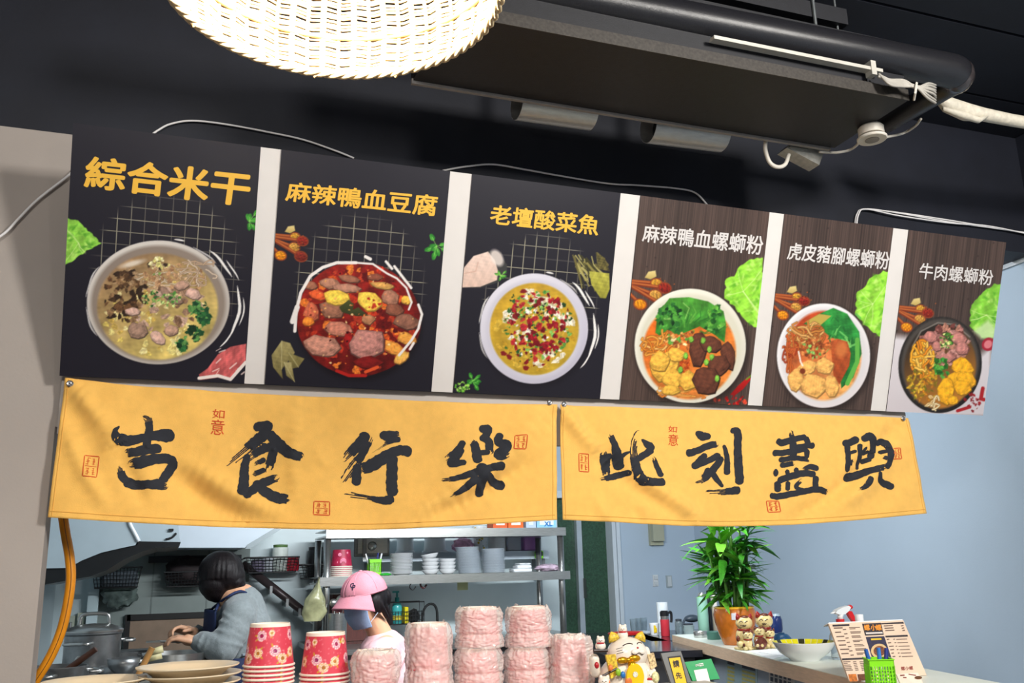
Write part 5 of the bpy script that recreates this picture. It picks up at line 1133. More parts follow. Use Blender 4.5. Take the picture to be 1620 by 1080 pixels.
# ---- printed red paper cups, upside down in two stacks
def cup_mesh():
    na, nz = 170, 46; R0, R1, H = .0635, .0505, .106
    th = np.linspace(0, 2*math.pi, na+1)[:-1]; zz = np.linspace(.006, H-.008, nz); TH, ZZ = np.meshgrid(th, zz)
    RR = R0+(R1-R0)*ZZ/H
    S = 640.; X = TH*.057*S; Y = (H-ZZ)*S
    c = Canvas(X, Y, TH/6.283, ZZ/H, '#d23f52')
    r = random.Random(4)
    def peony(x, y, k, col, heart, seed):
        q = np.random.RandomState(seed)
        for ring, (rr, n, cc) in enumerate(((1,10,'#f6e2d8'),(.72,9,col),(.45,7,'#fbeadf'),(.22,4,heart))):
            for j in range(n):
                a = 6.283*j/n+q.uniform(-.2,.2); c.ell(x+rr*k*math.cos(a)*.8, y+rr*k*math.sin(a)*.8, k*.30, k*.22, cc, math.degrees(a)+90, .6, 1, .15, int(q.randint(999)))
            for j in range(n): a = 6.283*(j+.5)/n; c.ell(x+rr*k*.8*math.cos(a), y+rr*k*.8*math.sin(a), k*.10, k*.05, heart, math.degrees(a), .4, .8)
        for j in range(3): a = q.uniform(0,6.28); c.ell(x+k*1.25*math.cos(a), y+k*1.25*math.sin(a), k*.34, k*.15, '#c9a52a', math.degrees(a), .5, 1, .1, j)
    P = 2*math.pi*.057*S
    for m in range(4):
        o = m*P/4
        peony(o+12, 42, 8.5, '#e28aa8', '#8f1f5a', m); peony(o+24, 54, 8, '#f0b27c', '#a8641e', m+9); peony(o+42, 45, 7.5, '#f2c07a', '#b8701e', m+19); peony(o+46, 18, 8.5, '#e78fb0', '#a01f50', m+29); peony(o+6, 14, 5, '#f3d9a8', '#b8801e', m+39)
    for k in range(190): c.ell(r.uniform(0,P), r.uniform(0,68), r.uniform(.5,1.1), r.uniform(.5,1.1), '#f0a2a6', a=.8)
    C = np.clip(c.C,0,1); L = np.where(C<=.04045, C/12.92, ((C+.055)/1.055)**2.4)
    V = np.stack([RR*np.cos(TH), RR*np.sin(TH), ZZ], -1).reshape(-1,3)
    F = [(j*na+i, j*na+(i+1)%na, (j+1)*na+(i+1)%na, (j+1)*na+i) for j in range(nz-1) for i in range(na)]
    me = bpy.data.meshes.new('cup_wall'); me.from_pydata(V.tolist(), [], F)
    at = me.color_attributes.new('print','FLOAT_COLOR','POINT'); at.data.foreach_set('color', np.concatenate([L.reshape(-1,3), np.ones((len(V),1))],1).astype(np.float32).ravel())
    me.polygons.foreach_set('use_smooth',[True]*len(F)); me.materials.append(M('printed_paper',attr='print',rough=.4)); return me
CUPW = cup_mesh(); CREAM = M('cup_cream','#f1e4d6',.45,var=.02)
def cup_at(loc, label, grp):
    r = thing('paper_cup', label, 'cup', loc, grp)
    w = bpy.data.objects.new('cup_wall', CUPW); COL.objects.link(w); w.parent = r
    T = Matrix.Translation(Vector(loc))
    MB(T).lathe([(.0625,.006),(.0655,.0055),(.0670,.003),(.0655,.0005),(.0625,.0015),(.0615,.006)],48,capb=False,capt=False).build('rim', CREAM, r, True)
    MB(T).lathe([(.0516,.098),(.0506,.1062),(.0488,.1062),(.0484,.101),(.001,.101)],48,capb=False).build('base', CREAM, r, 50)
    return r
for px, ytop, lab in ((425,983,'taller red cup stack by the plates'),(514,997,'shorter red cup stack by pink cap')):
    c = lpos(px); zt = pY(px, ytop, YL).z-.004; n = int(round((zt-.106-ZL_)/.0105))
    base = zt-.106-.0105*n; g = 'upside-down cups of the '+lab
    t0 = cup_at(c+Vector((0,0,zt-.106-ZL_)), 'printed red paper cup on top of the '+lab, g); t0.rotation_euler = (0,0,math.radians(-100 if px == 425 else -140))
    u0 = dup(t0, c+Vector((0,0,zt-.106-ZL_-.0105)), 'cream-rimmed red paper cup nested in the '+lab)
    for k in range(2, n+1): dup(u0, c+Vector((0,0,zt-.106-ZL_-.0105*k)))
# ---- cream plates
CP = M('cream_melamine','#e3d3b6',.35,var=.03,coat=.2)
def cream_plate(loc, R, label, grp):
    o = MB(Matrix.Translation(Vector(loc))).lathe([(.001,.002),(R*.6,.002),(R*.62,0),(R*.66,.001),(R*.80,.016),(R*.97,.022),(R,.0245),(R,.027),(R*.965,.0265),(R*.80,.0205),(R*.64,.006),(.001,.0055)],64,capt=False).build('plate', CP, loc=loc, smooth=45)
    return tag(o, label, 'plate', grp)
c = lpos(300,2.53); R = .122
p0 = cream_plate(c, R, 'cream plate in the tall stack left of the red cups', 'cream plates stacked on the ledge')
zt = pY(300,1046,2.53).z
n = int(round((zt-.027-ZL_)/.0185))
for k in range(1,n+1): 
    q = dup(p0, c+Vector((.004*math.sin(k*2.2),.0,.0185*k)))
    if k == n: q['label'] = 'topmost cream plate of the stack left of the red cups'
c = lpos(150,2.50); zt = pY(150,1066,2.61).z; n = int(round((zt-.027-ZL_)/.0185)); c.z = zt-.027-.0185*n if n else ZL_
c.z = ZL_
q0 = cream_plate(c, .116, 'cream plate in the low stack under the orange hose', 'cream plates by the hose')
for k in range(1,n+1): q1 = dup(q0, c+Vector((.003*math.sin(k*1.7),0,.0185*k)))
q1['label'] = 'top cream plate at the lower left, under the orange hose'
# ---- bundles of cups wrapped in crumpled plastic film
def film_mat():
    m = M('crumpled_film','#fdf1ea',.13,var=.06,scale=30,bump=.8,bscale=90,alpha=.5,spec=.9,coat=.6); return m
FILM = film_mat(); PINKC = M('wrapped_cup_pink','#e56f7a',.5,var=.3,scale=22); WRIM = M('wrapped_rim','#f2ded2',.5)
def bundle(px, y0, y1, w, Y, seed, label, square=False, showtop=True):
    """y0..y1 photo rows of the bundle, w its width in pixels"""
    zt = pY(px,y0,Y).z; zb = pY(px,y1,Y).z if y1 < 1079 else ZL_; X = pY(px,.5*(y0+y1),Y).x
    R = w/2*np.linalg.norm(np.array(pY(px+1,y1,Y)-pY(px,y1,Y)))*.97; c = Vector((X,Y,zb)); H = zt-zb
    r = thing('wrapped_cup_bundle', label, 'cup bundle', c, 'film-wrapped cup bundles on the ledge')
    T = Matrix.Translation(c); n = 6; s = (H-.001)
    prof = [(R*.77,.002)]
    k = 0; z = .006
    while z < s*.45: prof += [(R*.80,z),(R*.82,z+.003),(R*.80,z+.006),(R*.775,z+.008)]; z += .0105
    prof += [(R*.775,z),(R*.70,s-.006)]
    MB(T).lathe(prof,36,capt=False).build('cup_stack', PINKC, r, 40)
    MB(T).lathe([(R*.705,s-.010),(R*.70,s),(R*.66,s+.0005),(R*.65,s-.004),(.001,s-.004)],36,capb=False).build('cup_base', WRIM, r, 40)
    rnd = random.Random(seed)
    nb = rnd.uniform(.3,.62)
    def f(u, v):
        a = 2*math.pi*u; d = Vector((math.cos(a), math.sin(a), 0))
        sq = 1.0
        if square: sq = 1/max(abs(math.cos(a)),abs(math.sin(a)))**.55
        t = v; q = Vector((d.x*1.2+seed*3.1, d.y*1.2, t*2.2))
        rr = R*(.94+.03*math.sin(t*6+seed))*sq
        rr *= 1-.07*math.exp(-((t-nb)/.05)**2)                       # waist where the film is pulled tight
        amp = .055+.05*max(0,t-.75)*4*.4
        rr *= 1+amp*(mnoise.noise(q*1.5)+.7*abs(mnoise.noise(Vector((a*3.2,t*9+seed,seed))))-.2+.5*mnoise.noise(Vector((d.x*6,d.y*6,t*14+seed))))
        w3 = Vector((d.x*R*1.9, d.y*R*1.9, t*H*.55+.02*math.sin(a*2+seed)))*58+Vector((seed,seed*2.,0)); w4 = Vector((d.x*R*.7, d.y*R*.7, t*H*2.4+.012*math.sin(a*3)))*60+Vector((0,seed,seed))
        rr += .0021*(1-3*abs(mnoise.noise(w3)))+.0017*(1-3*abs(mnoise.noise(w4)))-.001
        if t > .80: rr *= 1-(.20 if not square else .1)*((t-.80)/.20)**1.8
        zz = H*t*.985+(.010*mnoise.noise(Vector((d.x*2.6,d.y*2.6,seed)))+.005*mnoise.noise(Vector((d.x*8,d.y*8,seed))))*max(0,(t-.6)/.4)
        return (c.x+d.x*rr, c.y+d.y*rr, zb+max(0,zz))
    m = MB().grid(f, 132, 64)
    if not showtop:
        m.add([f(i/60,1) for i in range(60)]+[(c.x,c.y,zt-.004)], [(i,(i+1)%60,60) for i in range(60)])
    m.build('plastic_film', FILM, r, True)
bundle(594,1027,1080,84,2.50,3,'low film-wrapped cup bundle in front of the pink cap',False,False)
bundle(678,984,1080,82,2.58,8,'tall film-wrapped cup bundle just right of the pink cap')
bundle(757,1023,1080,80,2.59,11,'lower wrapped cup bundle of the left double column')
bundle(758,959,1023,78,2.59,14,'upper wrapped cup bundle of the left double column')
bundle(834,1022,1080,75,2.60,17,'lower wrapped cup bundle of the right double column, torn film')
bundle(836,958,1022,75,2.60,21,'upper wrapped cup bundle of the right double column')
bundle(902,1003,1080,66,2.55,25,'squarish wrapped cup bundle beside the lucky cat',True,False)
# ---- big lucky cat
YCt = 2.47
cp = lambda x, y, d=0.: pY(x, y, YCt+d)
base = lpos(992,YCt)
k = np.linalg.norm(np.array(cp(993,1035)-cp(992,1035)))       # metres per pixel here
cat = thing('lucky_cat', 'large white ceramic lucky cat with gold coin on the ledge', 'figurine', base)
CW = M('cat_ceramic','#efe4d6',.22,var=.04,coat=.4); CRED = M('cat_red','#b3202a',.35,var=.15); CGOLD = M('cat_gold','#e0a51c',.25,.7,var=.1); CYEL = M('cat_yellow','#efc21a',.35,var=.08); CBLK = M('cat_black','#2a1713',.4); CMUL = M('cat_pattern','#e6cf9a',.4,var=.6,scale=160); CORG = M('cat_orange','#e07a3a',.4,var=.2); CBLU = M('cat_blue','#2a6fb5',.3)
hc = cp(992,1034)
MB().ell(cp(990,1075),(40*k,34*k,34*k),28,18).ell(cp(975,1090),(26*k,30*k,24*k),20,12).ell(cp(1010,1090),(26*k,30*k,24*k),20,12).build('body', CW, cat, True)
hd_ = MB().ell(hc,(29.5*k,27*k,23.5*k),32,20).build('head', CW, cat, True)
for sx, m_ in ((-1,0),(1,1)):
    e = cp(992+sx*20,1010); MB().lathe([(9.5*k,0),(7*k,7*k),(1*k,12.5*k)],14,Matrix.Translation(e+Vector((0,0,-2*k)))@rotm('Y',sx*22)@Matrix.Diagonal((1,.55,1,1))).build('ear', M('cat_ear','#d9b53a',.4,var=.5,scale=120), cat, True)
fc = lambda x, y, o=0.: (lambda p: Vector((p.x, hc.y-27*k*math.sqrt(max(.02,1-((p.x-hc.x)/(29.5*k))**2-((p.z-hc.z)/(23.5*k))**2))-o, p.z)))(cp(x,y))
for P in ([(976,1020),(981,1017),(986,1016),(990,1017)],[(997,1017),(1000,1015),(1004,1015),(1007,1016)]): MB().tube(path3([fc(x,y,.0006) for x,y in P],5),.7*k,6).build('closed_eye', CBLK, hd_)
MB().ell(fc(996,1022.5,.001),(1.6*k,1.2*k,1.4*k),10,8).build('nose', CRED, hd_, True)
MB().ell(fc(991,1029,-.002),(6.4*k,4*k,4.2*k),16,10).ell(fc(1002,1029,-.002),(6*k,4*k,4.2*k),16,10).build('muzzle', CW, hd_, True)
MB().tube(path3([fc(985,1031,.003),fc(990,1033.4,.0035),fc(996.5,1030,.004),fc(1002,1033,.0035),fc(1007,1030,.003)],5),.5*k,6).build('mouth', CBLK, hd_)
for y in (1024,1027.5,1031): MB().tube([fc(968,y+1.5,.0006),fc(975,y-1.5,.0006)],.35*k,5).build('whisker', CBLK, hd_)
MB().lathe([(25*k,-3*k),(27*k,0),(25*k,3.5*k)],36,Matrix.Translation(cp(990,1052)),sy=.92,capb=False,capt=False).build('collar', CRED, cat, True)
MB().ell(cp(985,1044,-27*k),(9*k,4*k,4.6*k),14,8).ell(cp(1004,1041,-27*k),(9*k,4*k,5*k),14,8).ell(cp(994,1044,-29*k),(3.5*k,3*k,3.5*k),12,8).build('gold_bow', CGOLD, cat, True)
MB().ell(cp(1000,1053,-30*k),(6*k,6*k,7*k),16,12).build('bell', CGOLD, cat, True)
MB(frame(cp(1004,1070,-33*k),(1,0,0),(0,0,1),(0,-1,0))).lathe([(13.5*k,0),(14*k,1.5*k),(13*k,3*k),(.3*k,3.2*k)],30,sy=1.25).build('gold_coin', CYEL, cat, 40)
MB(frame(cp(1005,1066.5,-36.6*k),(1,0,0),(0,0,1),(0,-1,0))).lathe([(3.8*k,0),(3.8*k,.5*k)],20).build('coin_mark', M('coin_white','#e8e2c8',.4,var=.5,scale=300), cat)
for P, m_, nm in ((((966,1031),(9,16)),CMUL,'left_scroll'),):
    MB().prism([(lambda v:(v.x,v.z))(cp(x,y)) for x,y in ((944,1033),(959,1032),(964,1062),(952,1070))], YCt-30*k, YCt-26*k).build('left_scroll', M('scroll_pattern','#e2b23a',.4,var=.55,scale=150), cat)
    MB().tube([cp(939,1029,-28*k),cp(961,1028.5,-28*k)],2.2*k,8).build('scroll_rod', CBLK, cat); MB().tube([cp(953,1069,-30*k),cp(976,1057,-30*k)],1.6*k,8).build('scroll_rod', CBLK, cat)
MB().prism([(lambda v:(v.x,v.z))(cp(x,y)) for x,y in ((1017,1034),(1027,1031),(1032,1052),(1023,1057))], YCt-14*k, YCt-10*k).build('right_scroll', M('scroll_pattern2','#d8b78a',.4,var=.6,scale=170), cat)
def capsule(mb, a, b, ra, rb, n=14):
    a, b = Vector(a), Vector(b); d = (b-a); L = d.length; d = d.normalized() if L > 1e-6 else Vector((0,0,1))
    P = []; R = []
    for t in (80,55,30,8): P.append(a-d*ra*math.sin(math.radians(t))); R.append(ra*math.cos(math.radians(t)))
    P += [a+d*L*q for q in (.25,.5,.75)]; R += [ra+(rb-ra)*q for q in (.25,.5,.75)]
    for t in (8,30,55,80): P.append(b+d*rb*math.sin(math.radians(t))); R.append(rb*math.cos(math.radians(t)))
    return mb.tube(P, R, n)
m_ = MB(); capsule(m_, cp(942,1062,-8*k), cp(940,1042,-14*k), 8*k, 7*k); m_.build('raised_paw', CW, cat, True)
m_ = MB(); capsule(m_, cp(1030,1060,-6*k), cp(1022,1028,-8*k), 6*k, 5*k); m_.build('raised_paw', CW, cat, True)
def kitten(x, y, s, d, hat):
    q = MB().ell(cp(x,y,d),(6.5*s*k,6*s*k,6*s*k),16,10).ell(cp(x,y+9*s,d),(8*s*k,7*s*k,7*s*k),16,10)
    for e in (-1,1): q.ell(cp(x+e*4*s,y-5.5*s,d),(2.2*s*k,1.6*s*k,2.4*s*k),10,6)
    q = q.build('kitten', CW, cat, True)
    MB().ell(cp(x,y+4.4*s,d-2*s*k),(6.2*s*k,5*s*k,1.8*s*k),14,8).build('kitten_collar', CRED, q, True)
    MB().ell(cp(x-2*s,y-.5*s,d-6*s*k),(.9*k,.6*k,.5*k),8,6).ell(cp(x+2*s,y-.5*s,d-6*s*k),(.9*k,.6*k,.5*k),8,6).ell(cp(x,y+1.2*s,d-6.2*s*k),(.7*k,.6*k,.5*k),8,6).build('kitten_face', CBLK, q, True)
kitten(985,995,1.0,-.0,1); kitten(950,1013,.95,-24*k,0); kitten(1030,1068,1.25,-26*k,0); kitten(956,1078,1.3,-30*k,0)
MB().lathe([(3*k,0),(26*k,3*k),(28*k,6*k),(26*k,7*k),(3*k,4*k)],28,Matrix.Translation(cp(990,1007,22*k)),sy=.5).build('red_tray', CRED, cat, 40)
for x,y,r,m_ in ((985.5,1067,3.6,CBLU),(978,1063,4,M('cat_green','#8ab52a',.4)),(961,1079,4,CORG),(995,1078,6,CORG),(1037,1071,6,CMUL),(966,1056,3.4,CORG),(944,1052,3.4,CRED)): MB().ell(cp(x,y,-34*k),(r*k,3*k,r*1.3*k),12,8).build('painted_charm', m_, cat, True)
for o_ in cat.children_recursive:
    for v_ in o_.data.vertices: v_.co.z = max(v_.co.z, .0)
# ---- two small signs
def foot_y(x, Y, z):
    lo, hi = 900., 1300.
    for _ in range(40):
        m = .5*(lo+hi); lo, hi = (m, hi) if pY(x,m,Y).z > z else (lo, m)
    return lo
def slab(name, label, cat_, Q, Y, t, mat, tilt=0., zfoot=None):
    """thin plate through four measured corners TL,TR,BR,BL; the foot sits tilt metres nearer"""
    if zfoot is not None: Q = [Q[0], Q[1], (Q[2][0], foot_y(Q[2][0],Y-tilt,zfoot+.001)), (Q[3][0], foot_y(Q[3][0],Y-tilt,zfoot+.001))]
    dep = (Y, Y, Y-tilt, Y-tilt); P = [pY(x,y,d) for (x,y),d in zip(Q,dep)]
    n = (P[1]-P[0]).cross(P[3]-P[0]).normalized(); n = n if n.y < 0 else -n
    mb = MB().add([*P, *[p-n*t for p in P]], [(0,1,2,3),(7,6,5,4),(0,4,5,1),(1,5,6,2),(2,6,7,3),(3,7,4,0)])
    o = mb.build(name, mat, loc=(P[2]+P[3])/2); 
    if label: tag(o, label, cat_)
    def fn(x, y, e=.0008):
        d = Vector(ray(x,y)); t_ = (P[0]-Vector(CAM)).dot(n)/d.dot(n); return Vector(CAM)+d*t_+n*e
    return o, fn
def on_slab(o, fn, Q, mat, name, e=.0008, label=None):
    m = MB().add([fn(x,y,e) for x,y in Q], [(0,1,2,3)]); q = m.build(name, mat, o); 
    return q
s1, f1 = slab('queue_sign','dark grey framed sign with yellow panel reading 請先 beside the cat','sign',[(1045.6,1033),(1077,1029.4),(1094,1094),(1062,1099)],2.47,.008,M('sign_grey','#6e6e6c',.4,.3,var=.06),.02,ZL_)
on_slab(s1,f1,[(1056,1038.8),(1076.5,1036.5),(1091,1094),(1072,1097)],M('sign_black','#191614',.4),'inner_border',.0006)
on_slab(s1,f1,[(1058,1041.2),(1075.6,1039.2),(1089.5,1094),(1073,1096)],M('sign_yellow','#f2bd12',.4,var=.03),'yellow_panel',.0012)
text_quad('請',[(1063.2,1044.5),(1073.2,1043.5),(1075.2,1055),(1065.2,1056)],lambda x,y:f1(x,y,.0018),.03,'lettering',M('sign_ink','#1c1713',.5),s1)
text_quad('先',[(1067.8,1063.5),(1077,1062.6),(1079,1073),(1069.6,1074)],lambda x,y:f1(x,y,.0018),.03,'lettering',MATS['sign_ink'],s1)
s2, f2 = slab('payment_sign','green payment sign with a white panel, right of the yellow sign','sign',[(1083,1047),(1125,1041.5),(1139,1092),(1096,1097)],2.50,.006,M('sign_green','#0f9a55',.4,var=.03),.02,ZL_)
on_slab(s2,f2,[(1097.5,1060),(1117.8,1057),(1127.5,1093),(1107.5,1096)],M('sign_white','#e6dfdd',.5,var=.02),'white_panel',.0008)
on_slab(s2,f2,[(1105.6,1049.2),(1112,1048.2),(1113,1052.8),(1106.6,1053.8)],MATS['sign_white'],'logo_box',.0008)
text_quad('LINE',[(1099.6,1050.6),(1105,1049.8),(1105.8,1053.2),(1100.4,1054)],lambda x,y:f2(x,y,.0012),.02,'lettering',MATS['sign_white'],s2)
text_quad('Pay',[(1106.4,1049.8),(1111.6,1049),(1112.4,1052.9),(1107.2,1053.7)],lambda x,y:f2(x,y,.0014),.02,'lettering',MATS['sign_green'],s2)
# ------------------------------------------------------------------ the two cooks
from mathutils.bvhtree import BVHTree
def baked(mb, name, mat, parent, voxel=.006, it=6, fac=.5, paint=None, mats=None):
    """one continuous skin from overlapping volumes"""
    me = bpy.data.meshes.new(name); base = Vector(parent['_o']); me.from_pydata([tuple(v-base) for v in mb.v], [], mb.f)
    bm = bmesh.new(); bm.from_mesh(me); bmesh.ops.recalc_face_normals(bm, faces=bm.faces); bm.to_mesh(me); bm.free()
    t = bpy.data.objects.new(name, me); COL.objects.link(t)
    r = t.modifiers.new('r','REMESH'); r.mode = 'VOXEL'; r.voxel_size = voxel
    s = t.modifiers.new('s','SMOOTH'); s.iterations = it; s.factor = fac
    m2 = bpy.data.meshes.new_from_object(t.evaluated_get(bpy.context.evaluated_depsgraph_get()))
    bpy.data.objects.remove(t); bpy.data.meshes.remove(me)
    m2.name = name; m2.materials.clear()
    for m in (mats or [mat]): m2.materials.append(m)
    if paint: 
        for p in m2.polygons: p.material_index = paint(p.center+base)
    m2.polygons.foreach_set('use_smooth',[True]*len(m2.polygons))
    o = bpy.data.objects.new(name, m2); COL.objects.link(o); o.parent = parent; o['_o'] = tuple(base); return o
def bvh_of(o, base): return BVHTree.FromPolygons([v.co+base for v in o.data.vertices], [tuple(p.vertices) for p in o.data.polygons])
def hit(bv, px, py, e=.002):
    d = Vector(ray(px,py)).normalized(); h = bv.ray_cast(Vector(CAM), d)
    return (h[0]-d*e) if h[0] else Vector(CAM)+d*4
SKIN = M('skin','#d3a07f',.5,var=.06,scale=14,sub=.15); HAIRM = M('dark_hair','#120c0e',.48,spec=.3,var=.45,scale=18,stretch=(6,6,.8),bump=.5,bscale=70)
def hand(mb, wrist, dirn, palmn, s=1., curl=.6, side=1):
    """palm and five bent fingers; dirn along the hand, palmn the palm's facing"""
    d = Vector(dirn).normalized(); n = Vector(palmn); n = (n-d*n.dot(d)).normalized(); w = d.cross(n)*side
    W = Vector(wrist); K = W+d*.078*s
    capsule(mb, W, W+d*.03*s, .023*s, .028*s); 
    for q in (-.026,-.009,.009,.026): capsule(mb, W+d*.02*s+w*q*.8*s, K+w*q*s, .017*s, .0125*s)
    for q, L in ((-.029,.056),(-.0098,.070),(.0098,.076),(.029,.068)):
        p = K+w*q*s; a = curl*.5; dd = d
        for seg, rr in ((.45,.0098),(.32,.009),(.23,.0082)):
            dd = (d*math.cos(a)+n*math.sin(a)); p2 = p+dd*L*seg*s; capsule(mb, p, p2, rr*s, rr*.92*s, 10); p = p2; a += curl*.75
    b = W+d*.022*s+w*.026*s; t1 = b+(d*.55+w*.75+n*.35).normalized()*.040*s; t2 = t1+(d*.85+w*.12+n*.5).normalized()*.032*s
    capsule(mb, b, t1, .0145*s, .0115*s, 10); capsule(mb, t1, t2, .011*s, .0088*s, 10)
def head(mb, c, f, u, s=1.):
    """skull with jaw, nose and ears; c centre, f facing, u up"""
    f = Vector(f).normalized(); u = Vector(u); u = (u-f*u.dot(f)).normalized(); r = f.cross(u); T = frame(c, f, -r, u)
    mb.ell((-.008*s,0,.02*s),(.096*s,.076*s,.098*s),26,18,T); mb.ell((.022*s,0,-.05*s),(.062*s,.058*s,.066*s),22,14,T)
    mb.ell((.088*s,0,-.012*s),(.018*s,.012*s,.024*s),14,10,T); mb.ell((.060*s,0,-.098*s),(.024*s,.026*s,.018*s),14,10,T)
    for e in (-1,1): mb.ell((-.008*s,e*.078*s,-.008*s),(.018*s,.009*s,.030*s),12,10,T); mb.ell((.066*s,e*.032*s,-.03*s),(.026*s,.024*s,.024*s),12,8,T)
    mb.ell((.083*s,0,-.062*s),(.012*s,.024*s,.012*s),12,8,T)
    return T
def face_parts(T, parent, s=1., brow=True):
    for e in (-1,1):
        ey = MB(T).ell((.080*s,e*.032*s,.012*s),(.010*s,.014*s,.008*s),14,10).build('eye', M('eye_white','#e6e1dc',.2), parent, True)
        MB(T).ell((.0885*s,e*.031*s,.010*s),(.003*s,.006*s,.006*s),12,8).build('iris', M('iris_dark','#20130e',.2), ey, True)
        if brow: MB(T).tube(path3([(.084*s,e*.016*s,.034*s),(.086*s,e*.034*s,.040*s),(.074*s,e*.052*s,.034*s)],4),.0035*s,6).build('eyebrow', HAIRM, parent)
    MB(T).tube(path3([(.088*s,-.022*s,-.064*s),(.097*s,0,-.062*s),(.088*s,.022*s,-.064*s)],5),.0045*s,8).build('lips', M('lips','#b26a5e',.4), parent, True)

# ---- cook in grey sweater and navy apron, side-on at the stove
YA = 4.78
q1 = lambda x, y, d=0.: pY(x, y, YA+d)
ga = Vector((q1(385,1050).x, YA, 0))
pa = thing('person','person in grey sweater and navy apron bending over the stove, face hidden by hair','person',ga)
HC = q1(349,908); hipc = q1(383,1100); chest = q1(380,1000); nb = q1(378,955)
fa = Vector((-.86,-.08,-.50)); ua = Vector((-.42,0,.9))
sn_, sf_ = q1(379,974,-.165), q1(371,970,.165); en_, ef_ = q1(354,1027,-.225), q1(335,1022,.20); wn_, wf_ = q1(307,1014,-.17), q1(306,1000,.02)
b = MB(); Th = head(b, HC, fa, ua, .90)
capsule(b, HC+Vector((.03,0,-.06)), nb+Vector((0,0,.0)), .052, .058); capsule(b, nb, chest, .10, .125); capsule(b, chest, hipc, .125, .14)
for s_, e_, w_ in ((sn_,en_,wn_),(sf_,ef_,wf_)): capsule(b, nb+Vector((0,(s_.y-nb.y)*.4,-.02)), s_, .06, .055); capsule(b, s_, e_, .048, .040); capsule(b, e_, w_, .040, .026)
for e in (-1,1):
    k0, k1, k2 = Vector((hipc.x,YA+e*.09,hipc.z-.05)), Vector((hipc.x-.03,YA+e*.10,.50)), Vector((hipc.x+.02,YA+e*.10,.09))
    capsule(b, k0, k1, .088, .058); capsule(b, k1, k2, .056, .038); capsule(b, k2+Vector((.02,0,-.045)), k2+Vector((-.15,0,-.052)), .038, .034)
hand(b, wn_, q1(282,1009,-.17)-wn_, (.25,.1,-1), .95, .75, -1); hand(b, wf_, q1(283,994,.0)-wf_, (.2,-.25,-1), .95, .95, 1)
bo = baked(b, 'body', SKIN, pa, .0055, 5)
face_parts(Th, pa, .90)
TROU = M('dark_trousers','#2a2c33',.8,var=.1); SWE = M('grey_knit','#7f8789',.85,var=.12,scale=60,bump=.35,bscale=240,sheen=.3); NAVY = M('navy_apron','#16254a',.75,var=.12,scale=20)
b = MB()
for e in (-1,1):
    k0, k1, k2 = Vector((hipc.x,YA+e*.09,hipc.z-.05)), Vector((hipc.x-.03,YA+e*.10,.50)), Vector((hipc.x+.02,YA+e*.10,.10))
    capsule(b, k0, k1, .102, .072); capsule(b, k1, k2, .070, .055)
capsule(b, hipc+Vector((0,-.05,0)), hipc+Vector((0,.05,0)), .15, .15); baked(b, 'trousers', TROU, pa, .012, 4)
b = MB()
for e in (-1,1): b.ell((hipc.x-.06,YA+e*.10,.045),(.14,.05,.05),18,10)
for e in (-1,1): MB().ell((hipc.x-.06,YA+e*.10,.04),(.145,.055,.05),18,10).build('shoe', M('black_shoe','#1a1a1c',.5), pa, True)
b = MB(); capsule(b, nb+Vector((.012,0,-.02)), chest+Vector((.01,0,0)), .112, .150); capsule(b, chest+Vector((.01,-.04,0)), hipc+Vector((0,-.04,.02)), .142, .150); capsule(b, chest+Vector((.01,.04,0)), hipc+Vector((0,.04,.02)), .142, .150)
for s_, e_, w_ in ((sn_,en_,wn_),(sf_,ef_,wf_)):
    capsule(b, nb+Vector((0,(s_.y-nb.y)*.4,-.03)), s_, .085, .078); capsule(b, s_, e_, .074, .064); capsule(b, e_, w_+(e_-w_)*.16, .064, .040)
    for k in range(5): t = .12+.17*k; p = e_+(w_-e_)*t; d = (w_-e_).normalized(); rr = .066-.022*t; b.tube([p+Vector((0,math.cos(a)*rr,math.sin(a)*rr))-d*.012*math.sin(a*2+k) for a in np.linspace(0,6.283,14)[:-1]],.0075,6,closed=True)
    for k in range(4): t = .2+.2*k; p = s_+(e_-s_)*t; d = (e_-s_).normalized(); x = d.cross(Vector((0,1,0))).normalized(); rr = .076-.008*t; b.tube([p+Vector((0,math.cos(a)*rr,0))+x*math.sin(a)*rr+d*.014*math.sin(a+k) for a in np.linspace(0,6.283,14)[:-1]],.007,6,closed=True)
sw = baked(b, 'sweater', SWE, pa, .007, 7)
MB(frame(nb+Vector((-.01,0,.035)),(1,0,.45),(0,1,0),(-.45,0,1))).lathe([(.062,-.012),(.070,-.004),(.068,.012),(.060,.014)],30,capb=False,capt=False).build('collar', SWE, sw, True)
# apron: bib, straps and skirt wrapping the front (her front faces left)
def apr(u, v):
    a = math.pi*(.5+u)*1.0; p = chest+(hipc-chest)*v; return (p.x+.172*math.cos(a)*1.02-.004, p.y+.185*math.sin(a), p.z)
ap = MB().grid(lambda u,v: (lambda a,p: (p.x+(.165+.012*v)*math.cos(a), p.y+(.198+.012*v)*math.sin(a), p.z))(math.pi*(.42+1.16*u), q1(372,1036)+(Vector((hipc.x,YA,.55))-q1(372,1036))*v), 30, 16)
ap.build('apron', NAVY, pa, True).modifiers.new('t','SOLIDIFY').thickness = .004
bibc = q1(356,1000)
def bibf(u,v):
    a = math.pi*(.72+.56*u); p = q1(366,962)+(q1(374,1040)-q1(366,962))*v; return (p.x+.158*math.cos(a)*(.78+.25*v), p.y+.19*math.sin(a), p.z)
bo2 = MB().grid(bibf, 18, 14).build('bib', NAVY, pa, True); bo2.modifiers.new('t','SOLIDIFY').thickness = .004
for e in (-1,1): MB().tube(path3([bibf(.5-e*.5,0),nb+Vector((-.07,e*-.09,.03)),nb+Vector((.0,e*-.085,.06)),nb+Vector((.07,e*-.05,.02))],6),.007,6).build('strap', NAVY, pa, True)
